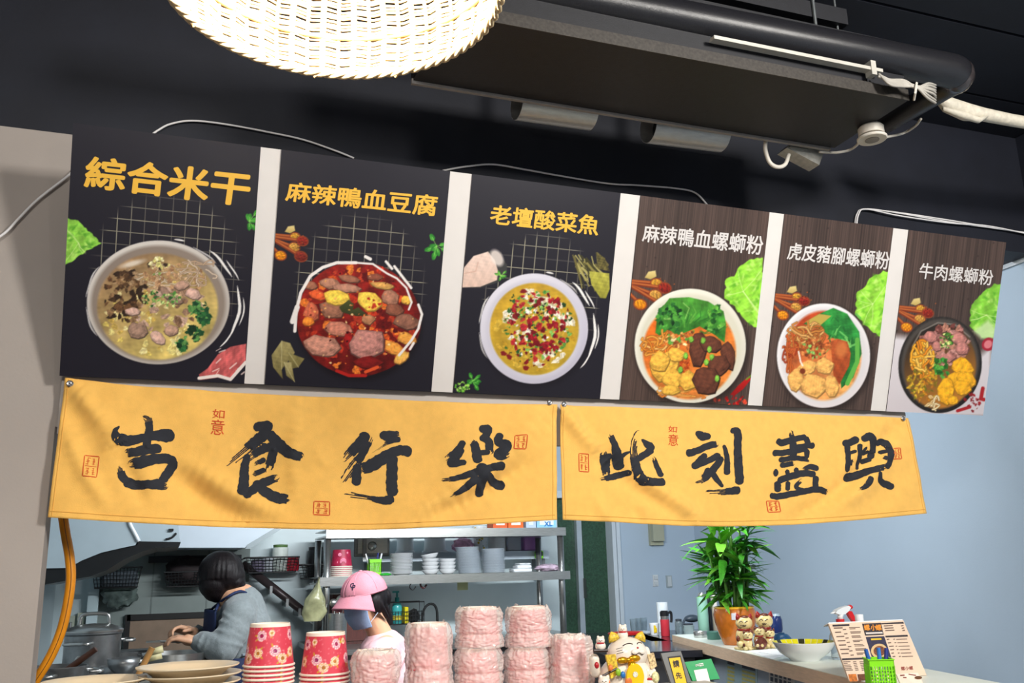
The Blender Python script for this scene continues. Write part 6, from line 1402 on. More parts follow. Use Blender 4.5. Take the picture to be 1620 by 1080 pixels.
MB().tube(path3([q1(383,1036,-.2),q1(396,1034,-.16),q1(402,1034,-.08)],5),.006,6).build('waist_tie', M('apron_tie','#7d8790',.6), pa)
# bobbed hair covering the face
b = MB(); Hh = frame(HC, fa, Vector(ua).cross(fa)*1, ua)
b.ell(HC+Vector((.0,0,.012)),(.104,.092,.100),28,20); b.ell(HC+Vector((.030,0,-.012)),(.086,.090,.080),24,16); b.ell(HC+Vector((.066,0,-.040)),(.052,.078,.046),20,12); b.ell(HC+Vector((.095,0,-.060)),(.028,.06,.024),16,10); b.ell(HC+Vector((-.022,0,-.045)),(.078,.084,.072),22,14); b.ell(HC+Vector((-.022,0,-.078)),(.056,.070,.050),18,12); b.ell(HC+Vector((-.012,0,-.103)),(.034,.050,.030),16,10)
r_ = random.Random(5)
for k in range(70):
    a = r_.uniform(-math.pi,math.pi); P = []
    for t in np.linspace(.15,1,7):
        th = t*1.75; P.append(HC+Vector((.006,0,.006))+Vector((math.cos(a)*math.sin(th)*(.104 if math.cos(a)<0 else .100), math.sin(a)*math.sin(th)*.094, math.cos(th)*.104 if th < 1.57 else -.10*(th-1.57)*1.6)))
    b.tube(P, .0045, 5)
baked(b, 'hair', HAIRM, pa, .0045, 5)
# ladle in the near hand
tip = q1(250,1014,-.17); lo = one('steel_spatula','thin steel spatula held by the person at the stove','spatula',wn_,STEEL,MB().tube([wn_+Vector((-.05,0,.0)),tip],[.006,.005],8).box((tip.x-.05,tip.y-.03,tip.z-.004),(tip.x+.01,tip.y+.03,tip.z+.002)))

# ---- cook with pink cap and blue mask
YC2 = 4.35
q2 = lambda x, y, d=0.: pY(x, y, YC2+d)
gb = Vector((q2(605,1050).x, YC2, 0))
pb = thing('person','person in pink cap, blue face mask and pink shirt behind the cups','person',gb)
H2 = q2(576,950); f2_ = Vector((-.82,-.44,-.30)); u2_ = Vector((-.25,-.10,.95)); f2_ = f2_.normalized(); u2_ = (u2_-f2_*u2_.dot(f2_)).normalized()
n2_ = q2(606,1012,.02); ch2 = q2(613,1075,.02); hp2 = q2(616,1190,.02)
b = MB(); T2 = head(b, H2, f2_, u2_, 1.0)
capsule(b, H2+Vector((.035,.01,-.07)), n2_, .050, .058); capsule(b, n2_+Vector((0,0,-.04)), ch2, .09, .12); capsule(b, ch2, hp2, .12, .14)
sh_ = (q2(600,1040,-.17), q2(625,1036,.17)); eb_ = (q2(585,1120,-.24), q2(630,1130,.24)); wr_ = (q2(535,1150,-.22), q2(560,1150,.14))
for s_, e_, w_, sd in ((sh_[0],eb_[0],wr_[0],-1),(sh_[1],eb_[1],wr_[1],1)):
    capsule(b, n2_+Vector((0,(s_.y-n2_.y)*.4,-.03)), s_, .058, .054); capsule(b, s_, e_, .048, .040); capsule(b, e_, w_, .038, .025); hand(b, w_, (-1,0,-.1), (0,0,-1), .93, .5, sd)
for e in (-1,1):
    k0, k1, k2 = Vector((hp2.x,YC2+e*.09,hp2.z-.05)), Vector((hp2.x-.03,YC2+e*.10,.46)), Vector((hp2.x+.02,YC2+e*.10,.09))
    capsule(b, k0, k1, .085, .056); capsule(b, k1, k2, .054, .038); capsule(b, k2+Vector((.02,0,-.045)), k2+Vector((-.15,0,-.052)), .038, .034)
bd2 = baked(b, 'body', SKIN, pb, .0055, 5)
face_parts(T2, pb, 1.0)
PINKS = M('pink_shirt','#dcaeb3',.8,var=.08,scale=25,bump=.2,bscale=200); PCAP = M('pink_cap_cotton','#c67f8c',.75,var=.08,scale=20,bump=.25,bscale=260)
b = MB(); capsule(b, n2_+Vector((.005,0,-.065)), ch2, .118, .150); capsule(b, ch2+Vector((0,-.04,0)), hp2+Vector((0,-.04,0)), .14, .155); capsule(b, ch2+Vector((0,.04,0)), hp2+Vector((0,.04,0)), .14, .155)
for s_, e_ in zip(sh_, eb_): capsule(b, n2_+Vector((0,(s_.y-n2_.y)*.45,-.055)), s_, .078, .078); capsule(b, s_, s_+(e_-s_)*.6, .076, .068)
for k in range(6): x = 585+9*k; b.tube(path3([q2(x-6,1075,-.15),q2(x+4,1050,-.16),q2(x+14,1030,-.11)],5),.010,6)
sh2 = baked(b, 'shirt', PINKS, pb, .007, 5)
b = MB()
for e in (-1,1):
    k0, k1, k2 = Vector((hp2.x,YC2+e*.09,hp2.z-.05)), Vector((hp2.x-.03,YC2+e*.10,.46)), Vector((hp2.x+.02,YC2+e*.10,.10)); capsule(b, k0, k1, .10, .07); capsule(b, k1, k2, .068, .055)
    MB().ell((hp2.x-.06,YC2+e*.10,.04),(.145,.055,.05),18,10).build('shoe', MATS['black_shoe'], pb, True)
baked(b, 'trousers', TROU, pb, .012, 4)
# hair: back of the head, low bun and loose strands by the ear
b = MB(); b.ell((-.028,0,.006),(.088,.085,.095),22,16,T2); b.ell((-.105,0,-.02),(.045,.045,.052),18,12,T2); b.ell((-.010,-.074,-.018),(.036,.016,.046),14,10,T2); b.ell((-.010,.074,-.018),(.036,.016,.046),14,10,T2); b.ell((.012,-.076,.006),(.03,.012,.03),12,8,T2)
for e in (-1,1): b.tube(path3([(-.02,e*.078,.0),(-.03,e*.082,-.05),(-.05,e*.07,-.10)],5),[.012]*11,8,T2); b.tube(path3([(-.08,e*.03,-.04),(-.095,e*.03,-.10),(-.085,e*.03,-.15)],5),[.014]*11,8,T2)
baked(b, 'hair', HAIRM, pb, .0045, 3)
# cap: six-panel crown, peak, button, stitched band
cpE = thing  # (plain alias kept local)
CT = T2@Matrix.Translation((-.010,0,.030))@rotm('Y',-6)
def crown(u, v):
    a = 2*math.pi*u; th = v*1.60; k = 1+.012*math.cos(6*a)*math.sin(th)+.012*mnoise.noise(Vector((math.cos(a)*2,math.sin(a)*2,v*3)))
    return (.112*math.cos(a)*math.sin(th)*k, .099*math.sin(a)*math.sin(th)*k, .098*math.cos(th)*k+.004)
cr = MB(CT).grid(crown, 60, 24).build('cap', PCAP, pb, True); cr.modifiers.new('t','SOLIDIFY').thickness = .002
def peak(u, v):
    a = (u-.5)*2.5; r = .104+.060*v*math.cos(a*.60)**.8; return (r*math.cos(a)*1.0+.004, r*math.sin(a)*.91*(1-.06*v), .013-.040*v-.044*(a/1.25)**2*v)
pkm = MB(CT).grid(peak, 34, 10).build('peak', PCAP, cr, True); pkm.modifiers.new('t','SOLIDIFY').thickness = .004
MB(CT).ell((0,0,.103),(.009,.009,.005),12,8).build('button', PCAP, cr, True)
MB(CT).tube([(.1125*math.cos(a),.0995*math.sin(a),.006) for a in np.linspace(0,6.283,60,endpoint=False)],.0022,6,closed=True).build('sweatband_seam', PCAP, cr, True)
for k in range(6): a = math.pi*(k+.5)/3; MB(CT).tube([tuple(1.004*c_ for c_ in crown(a/6.2832, v)) for v in np.linspace(.05,.97,12)],.0013,5).build('panel_seam', M('cap_thread','#c97f90',.7), cr)
bv = bvh_of(cr, gb)
text_quad('C',[(553.5,922.3),(560,921.6),(560.6,929.8),(554.3,930.6)],lambda x,y: hit(bv,x,y,.0022),.03,'cap_emblem',M('emblem_navy','#2a1f38',.6),cr)
text_quad('P',[(557.6,924.8),(563,924.3),(561.6,933.4),(556.4,933.6)],lambda x,y: hit(bv,x,y,.0026),.03,'cap_emblem',MATS['emblem_navy'],cr)
bvp = bvh_of(pkm, gb)
pm = MB()
for x0 in (547,551,555.5,559.5): pm.tube([hit(bvp,x0,942.5,.0025),hit(bvp,x0+2.6,942.2,.0025)],.0009,5)
pm.build('peak_stitching', MATS['emblem_navy'], cr)
# mask with pleats and ear loops
def mask(u, v):
    a = (u-.5)*2.35; t = v
    z = .010-.120*t+.006*math.cos(a*1.3); rx = .094+.018*math.sin(math.pi*min(1,t*1.05))-.012*t; ry = .078-.012*t
    k = 1+.012*math.sin(t*18)*(1-abs(u-.5)*1.4)+.010*mnoise.noise(Vector((u*6,v*5,2)))
    return (rx*math.cos(a)*k+.006, ry*math.sin(a)*k, z)
mk = MB(T2).grid(mask, 34, 22).build('face_mask', M('blue_mask','#93a8c8',.75,var=.08,scale=30,bump=.25,bscale=300), pb, True); mk.modifiers.new('t','SOLIDIFY').thickness = .002
for e in (-1,1): MB(T2).tube(path3([mask(.5+.5*e,.1),(.0,e*.082,-.002),(-.020,e*.086,-.012),(-.010,e*.083,-.045),mask(.5+.5*e,.8)],5),.0016,6).build('ear_loop', M('mask_loop','#c3cfe0',.6), mk)
# ------------------------------------------------------------------ bar shelf on the right with plant, figurines and menu
ZBR = 1.25
b0, b1 = pZ(1063,1004,ZBR), pZ(1330,1069.5,ZBR)
bd_ = (b1-b0).normalized(); bn_ = Vector((-bd_.y, bd_.x, 0)); bn_ = bn_ if bn_.x > 0 else -bn_
BLn = (b1-b0).length+1.25; BW = .34
Tb2 = frame(b0, bd_, bn_, (0,0,1))
bar = thing('bar_counter','pale wood bar shelf on a grey-blue panel, with the potted plant','counter',(b0.x,b0.y,0))
WOODP = M('pale_wood_edge','#d2b79c',.5,var=.10,scale=10,stretch=(2,2,20)); BTOP = M('pale_bar_top','#dbe2d8',.35,var=.04,scale=6)
MB(Tb2).box((0,0,-.05),(BLn,BW,-.001)).build('shelf_edge', WOODP, bar); MB(Tb2).box((.001,.001,-.001),(BLn-.001,BW-.001,.001)).build('top_laminate', BTOP, bar)
MB(Tb2).box((.06,.05,-ZBR),(BLn-.05,BW-.04,-.05)).build('panel', M('grey_blue_panel','#9aa7b3',.6,var=.04), bar)
def onpanel(px, py, e=.002):
    d = Vector(ray(px,py)); o = b0+bn_*.05; t = (o-Vector(CAM)).dot(bn_)/d.dot(bn_); return Vector(CAM)+d*t-bn_*e
def notice(Q, mat, label):
    P = [onpanel(x,y) for x,y in Q]; o = MB().add(P+[p+bn_*.0015 for p in P],[(0,1,2,3),(7,6,5,4),(0,4,5,1),(1,5,6,2),(2,6,7,3),(3,7,4,0)]).build('printed_notice', mat, loc=P[3]); return tag(o,label,'notice','printed notices on the bar panel')
nt = notice([(1149,1038),(1199,1052),(1199,1140),(1149,1120)],M('notice_blue','#8fa8ae',.5,var=.06),'blue-grey bordered printed notice on the bar panel under the cats')
for i,(x0,x1) in enumerate(((1152,1163),(1175,1196))):
    sl = .27; on = lambda x,y: onpanel(x, y+(x-1149)*sl, .0035)
    MB().add([on(x0,1043),on(x1,1043),on(x1,1049),on(x0,1049)],[(0,1,2,3)]).build('printed_block', M('notice_dark','#3a4550',.5,var=.2,scale=80), nt)
    for k in range(7): MB().add([on(x0,1052+k*6),on(x1,1052+k*6),on(x1,1055.5+k*6),on(x0,1055.5+k*6)],[(0,1,2,3)]).build('printed_line', M('notice_olive','#b3ad62',.5,var=.15,scale=90), nt)
n2 = notice([(1217,1057),(1258,1068),(1258,1140),(1217,1130)],M('notice_white','#c3c2be',.5,var=.04),'white printed notice on the bar panel under the bowl')
for r_ in range(4):
    for k in range(5): x = 1220+k*7; on = lambda x,y: onpanel(x, y+(x-1217)*.27, .0035); MB().add([on(x,1060+r_*9),on(x+4.5,1060+r_*9),on(x+4.5,1067+r_*9),on(x,1067+r_*9)],[(0,1,2,3)]).build('printed_block', MATS['notice_dark'], n2)
def bp(px, py): return pZ(px, py, ZBR+.0015)
def mpp(p): q = RW.T@(np.array(p)-CAM); return q[2]/F_PX        # metres per pixel at a point
# tins
c = bp(1109,1008); s = mpp(c); r = thing('round_tin','small round silver tin at the end of the bar','tin',c); T = Matrix.Translation(c)
MB(T).lathe([(10.6*s,0),(11*s,1*s),(11*s,5*s)],28).build('body', STEEL, r, 40); MB(T).lathe([(11.3*s,4.6*s),(11.3*s,9.5*s),(10.6*s,10.4*s),(.5*s,10.2*s)],28).build('lid', STEEL, r, 40)
c = bp(1130,1011); r = thing('round_tin','small round dark green tin beside the plant pot','tin',c); T = Matrix.Translation(c); TG = M('tin_green','#4d7a6d',.4,.2,var=.06)
MB(T).lathe([(10*s,0),(10.6*s,1*s),(10.6*s,6*s)],28).build('body', TG, r, 40); MB(T).lathe([(11*s,5.6*s),(11*s,11*s),(10*s,12*s),(.5*s,11.6*s)],28).build('lid', TG, r, 40)
# flasks behind
c = bp(1114,1000); s = mpp(c); fl_ = thing('thermos_flask','pale green thermos flask with steel top left of the plant','flask',c); T = Matrix.Translation(c); TGN = M('sage_green','#86b3a0',.4,var=.04)
MB(T).lathe([(8*s,0),(8.6*s,1*s),(8.6*s,50*s),(7.6*s,54*s)],28).build('body', TGN, fl_, 40); MB(T).lathe([(6*s,54*s),(6*s,58*s),(3.6*s,61*s),(.4*s,61.5*s)],24).build('cap', STEEL, fl_, 40)
c = bp(1124.5,998); bf_ = thing('black_flask','slim black bottle between green thermos and cream bottle','flask',c); T = Matrix.Translation(c); MB(T).lathe([(4*s,0),(4.4*s,1*s),(4*s,46*s),(2.6*s,52*s)],20).build('body', M('black_gloss','#1d2026',.3), bf_, 40); MB(T).lathe([(2.8*s,52*s),(2.8*s,63*s),(.3*s,64*s)],18).build('cap', M('black_gloss2','#16181c',.35), bf_, 40)
c = bp(1133,997); cf_ = thing('cream_bottle','cream bottle partly hidden behind the plant pot','bottle',c); T = Matrix.Translation(c); MB(T).lathe([(5*s,0),(5.6*s,1*s),(5.6*s,33*s),(4.6*s,37*s)],22).build('body', M('cream_gloss','#cfc3ae',.4), cf_, 40); MB(T).lathe([(4.8*s,37*s),(4.8*s,58*s),(.3*s,60*s)],20).build('cap', M('cream_cap','#e4dfd6',.4), cf_, 40)
# plant pot with lucky bamboo
c = bp(1166,1019); s = mpp(c)
pt = thing('potted_bamboo','leafy lucky bamboo in an orange glazed pot on the bar','potted plant',c); T = Matrix.Translation(c)
POT = M('orange_glaze','#b8681f',.25,var=.22,scale=30,coat=.4)
MB(T).lathe([(20*s,0),(21*s,1.5*s),(27*s,16*s),(32*s,34*s),(33.6*s,46*s),(32*s,53*s),(30*s,57*s),(28*s,57*s),(29*s,50*s),(29*s,44*s)],48,capt=False).build('pot', POT, pt, 50)
MB(T).lathe([(31*s,54.5*s),(31.6*s,57*s),(29.6*s,58.2*s),(28*s,56.5*s)],48,capb=False,capt=False).build('rim', M('yellow_glaze','#d9a81e',.25,var=.15,coat=.4), pt, True)
MB(T).lathe([(29*s,48*s),(.5*s,50*s)],36).build('soil', M('dark_soil','#2a221a',.9,bump=.6), pt)
st = frame(c+Vector((math.cos(-2.2)*33.5*s,math.sin(-2.2)*33.5*s,44*s)),(math.sin(2.2),math.cos(2.2),0),(0,0,1),(math.cos(-2.2),math.sin(-2.2),.05)); MB(st).box((-3.4*s,-5*s,0),(3.4*s,5*s,.5*s)).build('price_sticker', M('sticker','#d5d8e6',.5), pt)
STM = M('stem_green','#4a7a2a',.45,var=.2,scale=25); LEAF = [M('leaf_green','#45982a',.35,var=.3,scale=25,coat=.1), M('leaf_bright','#6fb338',.35,var=.25,scale=25), M('leaf_dark','#2c7a2a',.35,var=.25,scale=25)]
rp = random.Random(12)
def leaf_mesh(L, w, droop, mat):
    n = 9; V = []; Fc = []
    for i in range(n+1):
        t = i/n; wd = w*math.sin(math.pi*min(1,t**.75*.97+.03))**.8*(1-.15*t); x = L*(t-.12*droop*t*t); z = -droop*L*.55*t*t
        for q, dz in ((-1,.22),(0,0),(1,.22)): V.append((x, q*wd, z+abs(q)*dz*wd))
    for i in range(n):
        for j in range(2): a = i*3+j; Fc.append((a,a+1,a+4,a+3))
    me = bpy.data.meshes.new('leaf'); me.from_pydata(V,[],Fc); me.polygons.foreach_set('use_smooth',[True]*len(Fc)); me.materials.append(mat); return me
LM = [leaf_mesh(1, .085+.025*(k%3), .18+.22*(k%4), LEAF[(0,0,1,2,0,1,2,0)[k]]) for k in range(8)]
rsz = 48*s
for k in range(20):
    a = 2.399*k; rr = 22*s*math.sqrt((k+.5)/20); bx = c+Vector((rr*math.cos(a),rr*math.sin(a),48*s)); h = (rp.uniform(72,140))*s
    tp = bx+Vector((rr*.55*math.cos(a)+rp.uniform(-6,6)*s, rr*.55*math.sin(a)+rp.uniform(-6,6)*s, h))
    pts = [bx+(tp-bx)*t for t in np.linspace(0,1,9)]; rad = [(2.3 if i % 2 else 2.7)*s for i in range(9)]; rad[-1] = 1.2*s
    MB().tube(pts, rad, 8).build('stem', STM, pt, True)
    for j in range(14):
        t = rp.uniform(.22,1.0) if j else 1; p = bx+(tp-bx)*t; az = a+rp.uniform(-1.5,1.5) if rp.random() < .75 else rp.uniform(0,6.28); L = rp.uniform(34,68)*s*(1 if t > .4 else .8)
        el = rp.uniform(-.35,.85) if t < .9 else rp.uniform(.1,1.2)
        o = bpy.data.objects.new('leaf', LM[rp.randrange(8)]); COL.objects.link(o); o.parent = pt; o.location = p-c; o.scale = (L,L,L); o.rotation_euler = (rp.uniform(-.5,.5), -el, az)
# group of ceramic cats
c = bp(1194,1026); s = mpp(c); cg = thing('cat_figurine_group','brown and cream ceramic cat family figurine beside the plant pot','figurine',c)
CC = M('cream_glaze','#d9c48a',.2,var=.22,scale=35,coat=.5); CBR = M('brown_glaze','#5d2615',.25,var=.25,scale=40,coat=.4); CRD = M('red_glaze','#8f1f1c',.3,var=.1)
def L3(x, y, d): p = pY(x,y,c.y+d*s); return p
def kit(x, y, R, d, parts=True, tilt=0):
    """seated cat: head centre x,y, head radius R in pixels"""
    h = L3(x,y,d); q = MB().ell(h,(R*1.12*s,R*.9*s,R*.86*s),22,14).ell(L3(x,y+R*1.75,d+2),(R*1.05*s,R*.95*s,R*1.35*s),22,14).ell(L3(x-R*.45,y+R*2.7,d-R*.5),(R*.42*s,R*.6*s,R*.4*s),12,8).ell(L3(x+R*.45,y+R*2.7,d-R*.5),(R*.42*s,R*.6*s,R*.4*s),12,8).build('cat', CC, cg, True)
    for e in (-1,1): MB().lathe([(R*.42*s,0),(R*.3*s,R*.35*s),(.05*R*s,R*.72*s)],10,Matrix.Translation(L3(x+e*R*.7,y-R*.52,d))@rotm('Y',e*18)@Matrix.Diagonal((1,.6,1,1))).build('ear', CRD if R > 10 else CBR, q, True)
    MB().ell(L3(x,y-R*.72,d-R*.15),(R*.55*s,R*.5*s,R*.25*s),14,8).build('head_patch', CBR, q, True)
    MB().lathe([(R*.80*s,-.1*R*s),(R*.9*s,0),(R*.82*s,.14*R*s)],22,Matrix.Translation(L3(x,y+R*.86,d)),capb=False,capt=False).build('collar', CRD, q, True)
    for P in (((-.62,-.05),(-.4,-.22),(-.15,-.05)),((.15,-.05),(.4,-.22),(.62,-.05)),((-.25,.3),(-.08,.42),(0,.28),(.1,.42),(.26,.3))):
        MB().tube(path3([L3(x+u*R,y+v*R,d-R*.9*math.sqrt(max(.05,1-(u/1.12)**2-(v/.86)**2))-.25) for u,v in P],4),.055*R*s,5).build('face_line', CBLK, q)
    for u,v in ((-.75,2.0),(.8,1.9)): MB().ell(L3(x+u*R,y+v*R,d-R*.35),(R*.25*s,R*.25*s,R*.38*s),10,8).build('brown_spot', CBR, q, True)
kit(1177,985,12.5,0); kit(1209,982,13,3); kit(1183,1005,7.6,-13); kit(1201,999,8,-13); kit(1218,1002,7.2,-10)
MB(frame(L3(1203,1017,-17),(1,0,0),(0,0,1),(0,-1,0))).lathe([(9*s,0),(9.4*s,1.5*s),(8*s,2.6*s),(.5*s,2.2*s)],26,sx=1.2).build('round_shield', CBR, cg, 40)
p0_, p1_ = c+Vector((-31*s,-12*s,0)), c+Vector((32*s,12*s,4*s)); MB().box(p0_,p1_,bev=1.5*s).build('base', CC, cg)
MB(frame(L3(1172,989,-14),(1,0,0),(0,0,1),(0,-1,0))).ell((0,0,0),(1*s,1*s,1*s),6,4).build('paw_dot', CBR, cg)
# blue jar and blue dome behind
c = bp(1230,1001); s = mpp(c); bj = thing('blue_jar','dark blue glazed jar behind the cat figurines','jar',c); T = Matrix.Translation(c); BLUG = M('blue_glaze','#1c2f66',.2,var=.15,coat=.5)
MB(T).lathe([(7*s,0),(9*s,6*s),(9*s,20*s),(7*s,26*s)],28).build('body', BLUG, bj, 40); MB(T).lathe([(7.4*s,26*s),(6*s,29*s),(.4*s,30*s)],24).build('lid', M('grey_lid','#9fb0bb',.3,var=.05), bj, 40)
c = bp(1237,1013); bw = thing('blue_dish','upturned dark blue dish behind the yellow-rimmed bowl','dish',c); T = Matrix.Translation(c); MB(T).lathe([(14*s,0),(13*s,4*s),(9*s,8.5*s),(4*s,10*s),(.4*s,10*s)],30).build('dish', M('blue_plastic','#1e4a70',.35), bw, True); MB(T).lathe([(4.4*s,9.6*s),(4.4*s,11*s),(.4*s,11*s)],18).build('foot', M('blue_plastic2','#1e4a70',.35), bw, 40)
# leaflets
for k,(Q,l) in enumerate(([[(1183,1029),(1222,1025),(1246,1036),(1221,1042.5)],'printed leaflet lying on the bar in front of the cats'],[[(1200,1031),(1232,1026),(1250,1031),(1236,1037)],'second leaflet tucked under the yellow-rimmed bowl'])):
    P = [pZ(x,y,ZBR+.002+.0012*k) for x,y in Q]; o = MB().add(P+[p-Vector((0,0,.0009)) for p in P],[(0,1,2,3),(7,6,5,4),(0,4,5,1),(1,5,6,2),(2,6,7,3),(3,7,4,0)]).build('leaflet', M('leaflet_paper','#dfe3e6',.5,var=.05), loc=P[0]); tag(o,l,'leaflet','leaflets on the bar')
    if not k: P = [pZ(x,y,ZBR+.0024) for x,y in ((1221,1031),(1236,1029.5),(1240,1033.5),(1225,1035))]; MB().add(P,[(0,1,2,3)]).build('printed_picture', M('leaflet_brown','#b08a4a',.5,var=.3,scale=60), o)
# wide bowl with yellow rim
c = bp(1274,1044); s = mpp(c); R = 48.5*s; r = thing('serving_bowl','wide white bowl with yellow patterned rim on the bar','bowl',c); T = Matrix.Translation(c)
hb = 28*s
MB(T).lathe([(R*.44,0),(R*.46,.0),(R*.50,hb*.1),(R*.78,hb*.42),(R*.93,hb*.76),(R,hb),(R*.985,hb+.001),(R*.9,hb*.8),(R*.72,hb*.46),(R*.4,hb*.16),(.001,hb*.12)],56,capt=False).build('bowl', WCER, r, 50)
yr = MB(T)
for k in range(28):
    a0, a1 = 2*math.pi*k/28, 2*math.pi*(k+.93)/28; yr.cur = 0 if k % 4 else 1
    yr.add([(R*.985*math.cos(a0),R*.985*math.sin(a0),hb+.0016),(R*.985*math.cos(a1),R*.985*math.sin(a1),hb+.0016),(R*.855*math.cos(a1),R*.855*math.sin(a1),hb*.73),(R*.855*math.cos(a0),R*.855*math.sin(a0),hb*.73)],[(0,1,2,3)])
yr.build('rim_pattern', [M('rim_yellow','#d8cf1e',.3,var=.1,scale=60),M('rim_black','#33331a',.3,var=.4,scale=80)], r)
# spray bottle and white-capped bottle behind the menu
c = bp(1331,1042); s = mpp(c); sp_ = thing('spray_bottle','clear spray bottle with red and white trigger behind the menu','spray bottle',c); T = Matrix.Translation(c); RED = M('trigger_red','#cf1f24',.35,var=.04); CLR = M('clear_plastic','#dfe8ec',.1,trans=.8,var=.02)
up_ = lambda x,y,d=0.: pY(x,y,c.y+d)
MB(T).lathe([(13*s,0),(15*s,2*s),(15*s,34*s),(9*s,48*s),(6.4*s,54*s)],28).build('bottle', CLR, sp_, 40)
MB(Matrix.Translation(up_(1329.5,984))).lathe([(6.6*s,-2*s),(6.6*s,5*s)],22).build('collar', RED, sp_, 40)
MB().tube([up_(1329.5,980),up_(1329,975),up_(1330,969)],[4.4*s,4.4*s,5.5*s],14).build('neck', WPLA, sp_, True)
MB().prism([(lambda v:(v.x,v.z))(up_(x,y)) for x,y in ((1319,969),(1322,964.5),(1330,960.5),(1340,957.6),(1343,961),(1340,966),(1334,971),(1325,972))], c.y-5*s, c.y+5*s).build('head', WPLA, sp_)
MB().tube([up_(1321,968.5),up_(1314,969.8)],[2.2*s,.8*s],10).build('nozzle', WPLA, sp_, True); MB().ell(up_(1344.5,960),(4.6*s,5*s,3.6*s),14,10).build('rear_cap', RED, sp_, True)
MB().prism([(lambda v:(v.x,v.z))(up_(x,y)) for x,y in ((1341,966),(1346,966.5),(1351,976),(1354,983),(1348,983),(1343,976),(1340,970))], c.y-3*s, c.y+3*s).build('trigger', RED, sp_)
c = bp(1367,1046); s = mpp(c); wb = thing('squeeze_bottle','clear bottle with ribbed white cap behind the menu','bottle',c); hh = (pY(1367,971,c.y).z-c.z); T = Matrix.Translation(c); MB(T).lathe([(11*s,0),(12*s,2*s),(12*s,hh-26*s),(6*s,hh-14*s),(5.6*s,hh-10*s)],24).build('bottle', CLR, wb, 40)
MB(T).lathe([(6.6*s,hh-11*s),(6.6*s,hh-1*s),(6*s,hh)],24).build('cap', WPLA, wb, 40)
# menu stand
YM = bp(1340,1078).y
mn, fm = slab('menu_stand','cream printed menu leaning on the bar behind the green basket','menu',[(1311,986),(1429,980.5),(1466,1098),(1344,1104)],YM+.06,.006,M('menu_paper','#d8bfa8',.45,var=.05),.06,ZBR+.001)
MB().add([fm(x,y,-.0062) for x,y in ((1311,986),(1313,983.5),(1430,978.2),(1429,980.5))]+[fm(x,y,-.03) for x,y in ((1311,986),(1313,983.5),(1430,978.2),(1429,980.5))],[(0,1,2,3),(4,5,6,7),(0,4,5,1),(1,5,6,2),(2,6,7,3),(3,7,4,0)]).build('back_support', WPLA, mn)
mt = crop(1290,940,7.717)
MDK = M('menu_dark','#2b2329',.5); MBR = M('menu_text','#5f4a42',.5); MNV = M('menu_navy','#2a2740',.5,var=.2,scale=90); MOR = M('menu_orange','#d98a2c',.5)
def mq(Q, mat, e=.0008, nm='printed_block'): on_slab(mn, fm, [mt(*q) for q in Q], mat, nm, e)
mq([(205,370),(412,362),(414,385),(210,393)],MDK); mq([(800,350),(1072,335),(1078,356),(806,366)],MDK); mq([(850,505),(1122,493),(1128,514),(855,526)],MDK); mq([(322,782),(632,768),(638,790),(326,804)],MDK)
mq([(568,358),(798,346),(832,492),(606,503)],MDK,.0009); mq([(612,520),(838,510),(935,800),(700,812)],MNV,.0009)
for k,x in enumerate((583,662,725)): text_quad('螺小螺'[k],[mt(x,370),mt(x+72,366),mt(x+84,440),mt(x+12,444)],lambda a,b:fm(a,b,.0016),.03,'menu_lettering',MOR,mn)
text_quad('螺小螺',[mt(1040,882),mt(1185,874),mt(1192,920),mt(1048,928)],lambda a,b:fm(a,b,.0012),.01,'menu_lettering',M('menu_red','#8a2a22',.5),mn)
mq([(610,465),(815,458),(820,478),(616,486)],M('menu_white_line','#cfc6c2',.5),.0015,'printed_line'); mq([(672,540),(800,534),(806,554),(678,560)],M('menu_yellow_line','#d9b52c',.5),.0015,'printed_line')
MB().add([fm(*mt(775+100*math.cos(a),690+88*math.sin(a)),.0014) for a in np.linspace(0,6.283,26)[:-1]],[tuple(range(25))]).build('printed_bowl', M('menu_bowl','#c9a877',.5,var=.1), mn)
MB().add([fm(*mt(778+72*math.cos(a),692+62*math.sin(a)),.0018) for a in np.linspace(0,6.283,26)[:-1]],[tuple(range(25))]).build('printed_food', M('menu_food','#6b3a22',.5,var=.7,scale=220), mn)
rq = random.Random(2); tl = MB()
for i in range(7):
    y = 405+i*52; x = 222+i*15.5
    for (dx0,dx1,dy,h) in ((0,rq.uniform(70,110),0,13),(110,150,20,11),(185,rq.uniform(280,320),-4,9),(190,rq.uniform(260,330),12,9)): tl.add([fm(*mt(x+dx0,y+dy),.0008),fm(*mt(x+dx1,y+dy-4),.0008),fm(*mt(x+dx1+3,y+dy+h-4),.0008),fm(*mt(x+dx0+3,y+dy+h),.0008)],[(0,1,2,3)])
for i in range(6):
    y = 545+i*42; x = 868+i*14
    for dx0,dx1,h in ((0,rq.uniform(30,60),12),(80,100,10),(115,rq.uniform(230,268),9)): tl.add([fm(*mt(x+dx0,y),.0008),fm(*mt(x+dx1,y-5),.0008),fm(*mt(x+dx1+3,y+h-5),.0008),fm(*mt(x+dx0+3,y+h),.0008)],[(0,1,2,3)])
for i in range(3):
    y = 380+i*28; x = 832+i*9
    for dx0,dx1,h in ((0,110,11),(210,240,11)): tl.add([fm(*mt(x+dx0,y),.0008),fm(*mt(x+dx1,y-6),.0008),fm(*mt(x+dx1+3,y+h-6),.0008),fm(*mt(x+dx0+3,y+h),.0008)],[(0,1,2,3)])
for i in range(6):
    y = 820+i*20; x = 335+i*6
    for dx0,dx1,h in ((0,rq.uniform(40,90),9),(120,160,9),(200,rq.uniform(240,290),9)): tl.add([fm(*mt(x+dx0,y),.0008),fm(*mt(x+dx1,y-4),.0008),fm(*mt(x+dx1+3,y+h-4),.0008),fm(*mt(x+dx0+3,y+h),.0008)],[(0,1,2,3)])
tl = tl.build('printed_text_lines', MBR, mn); tl['kind'] = 'stuff'
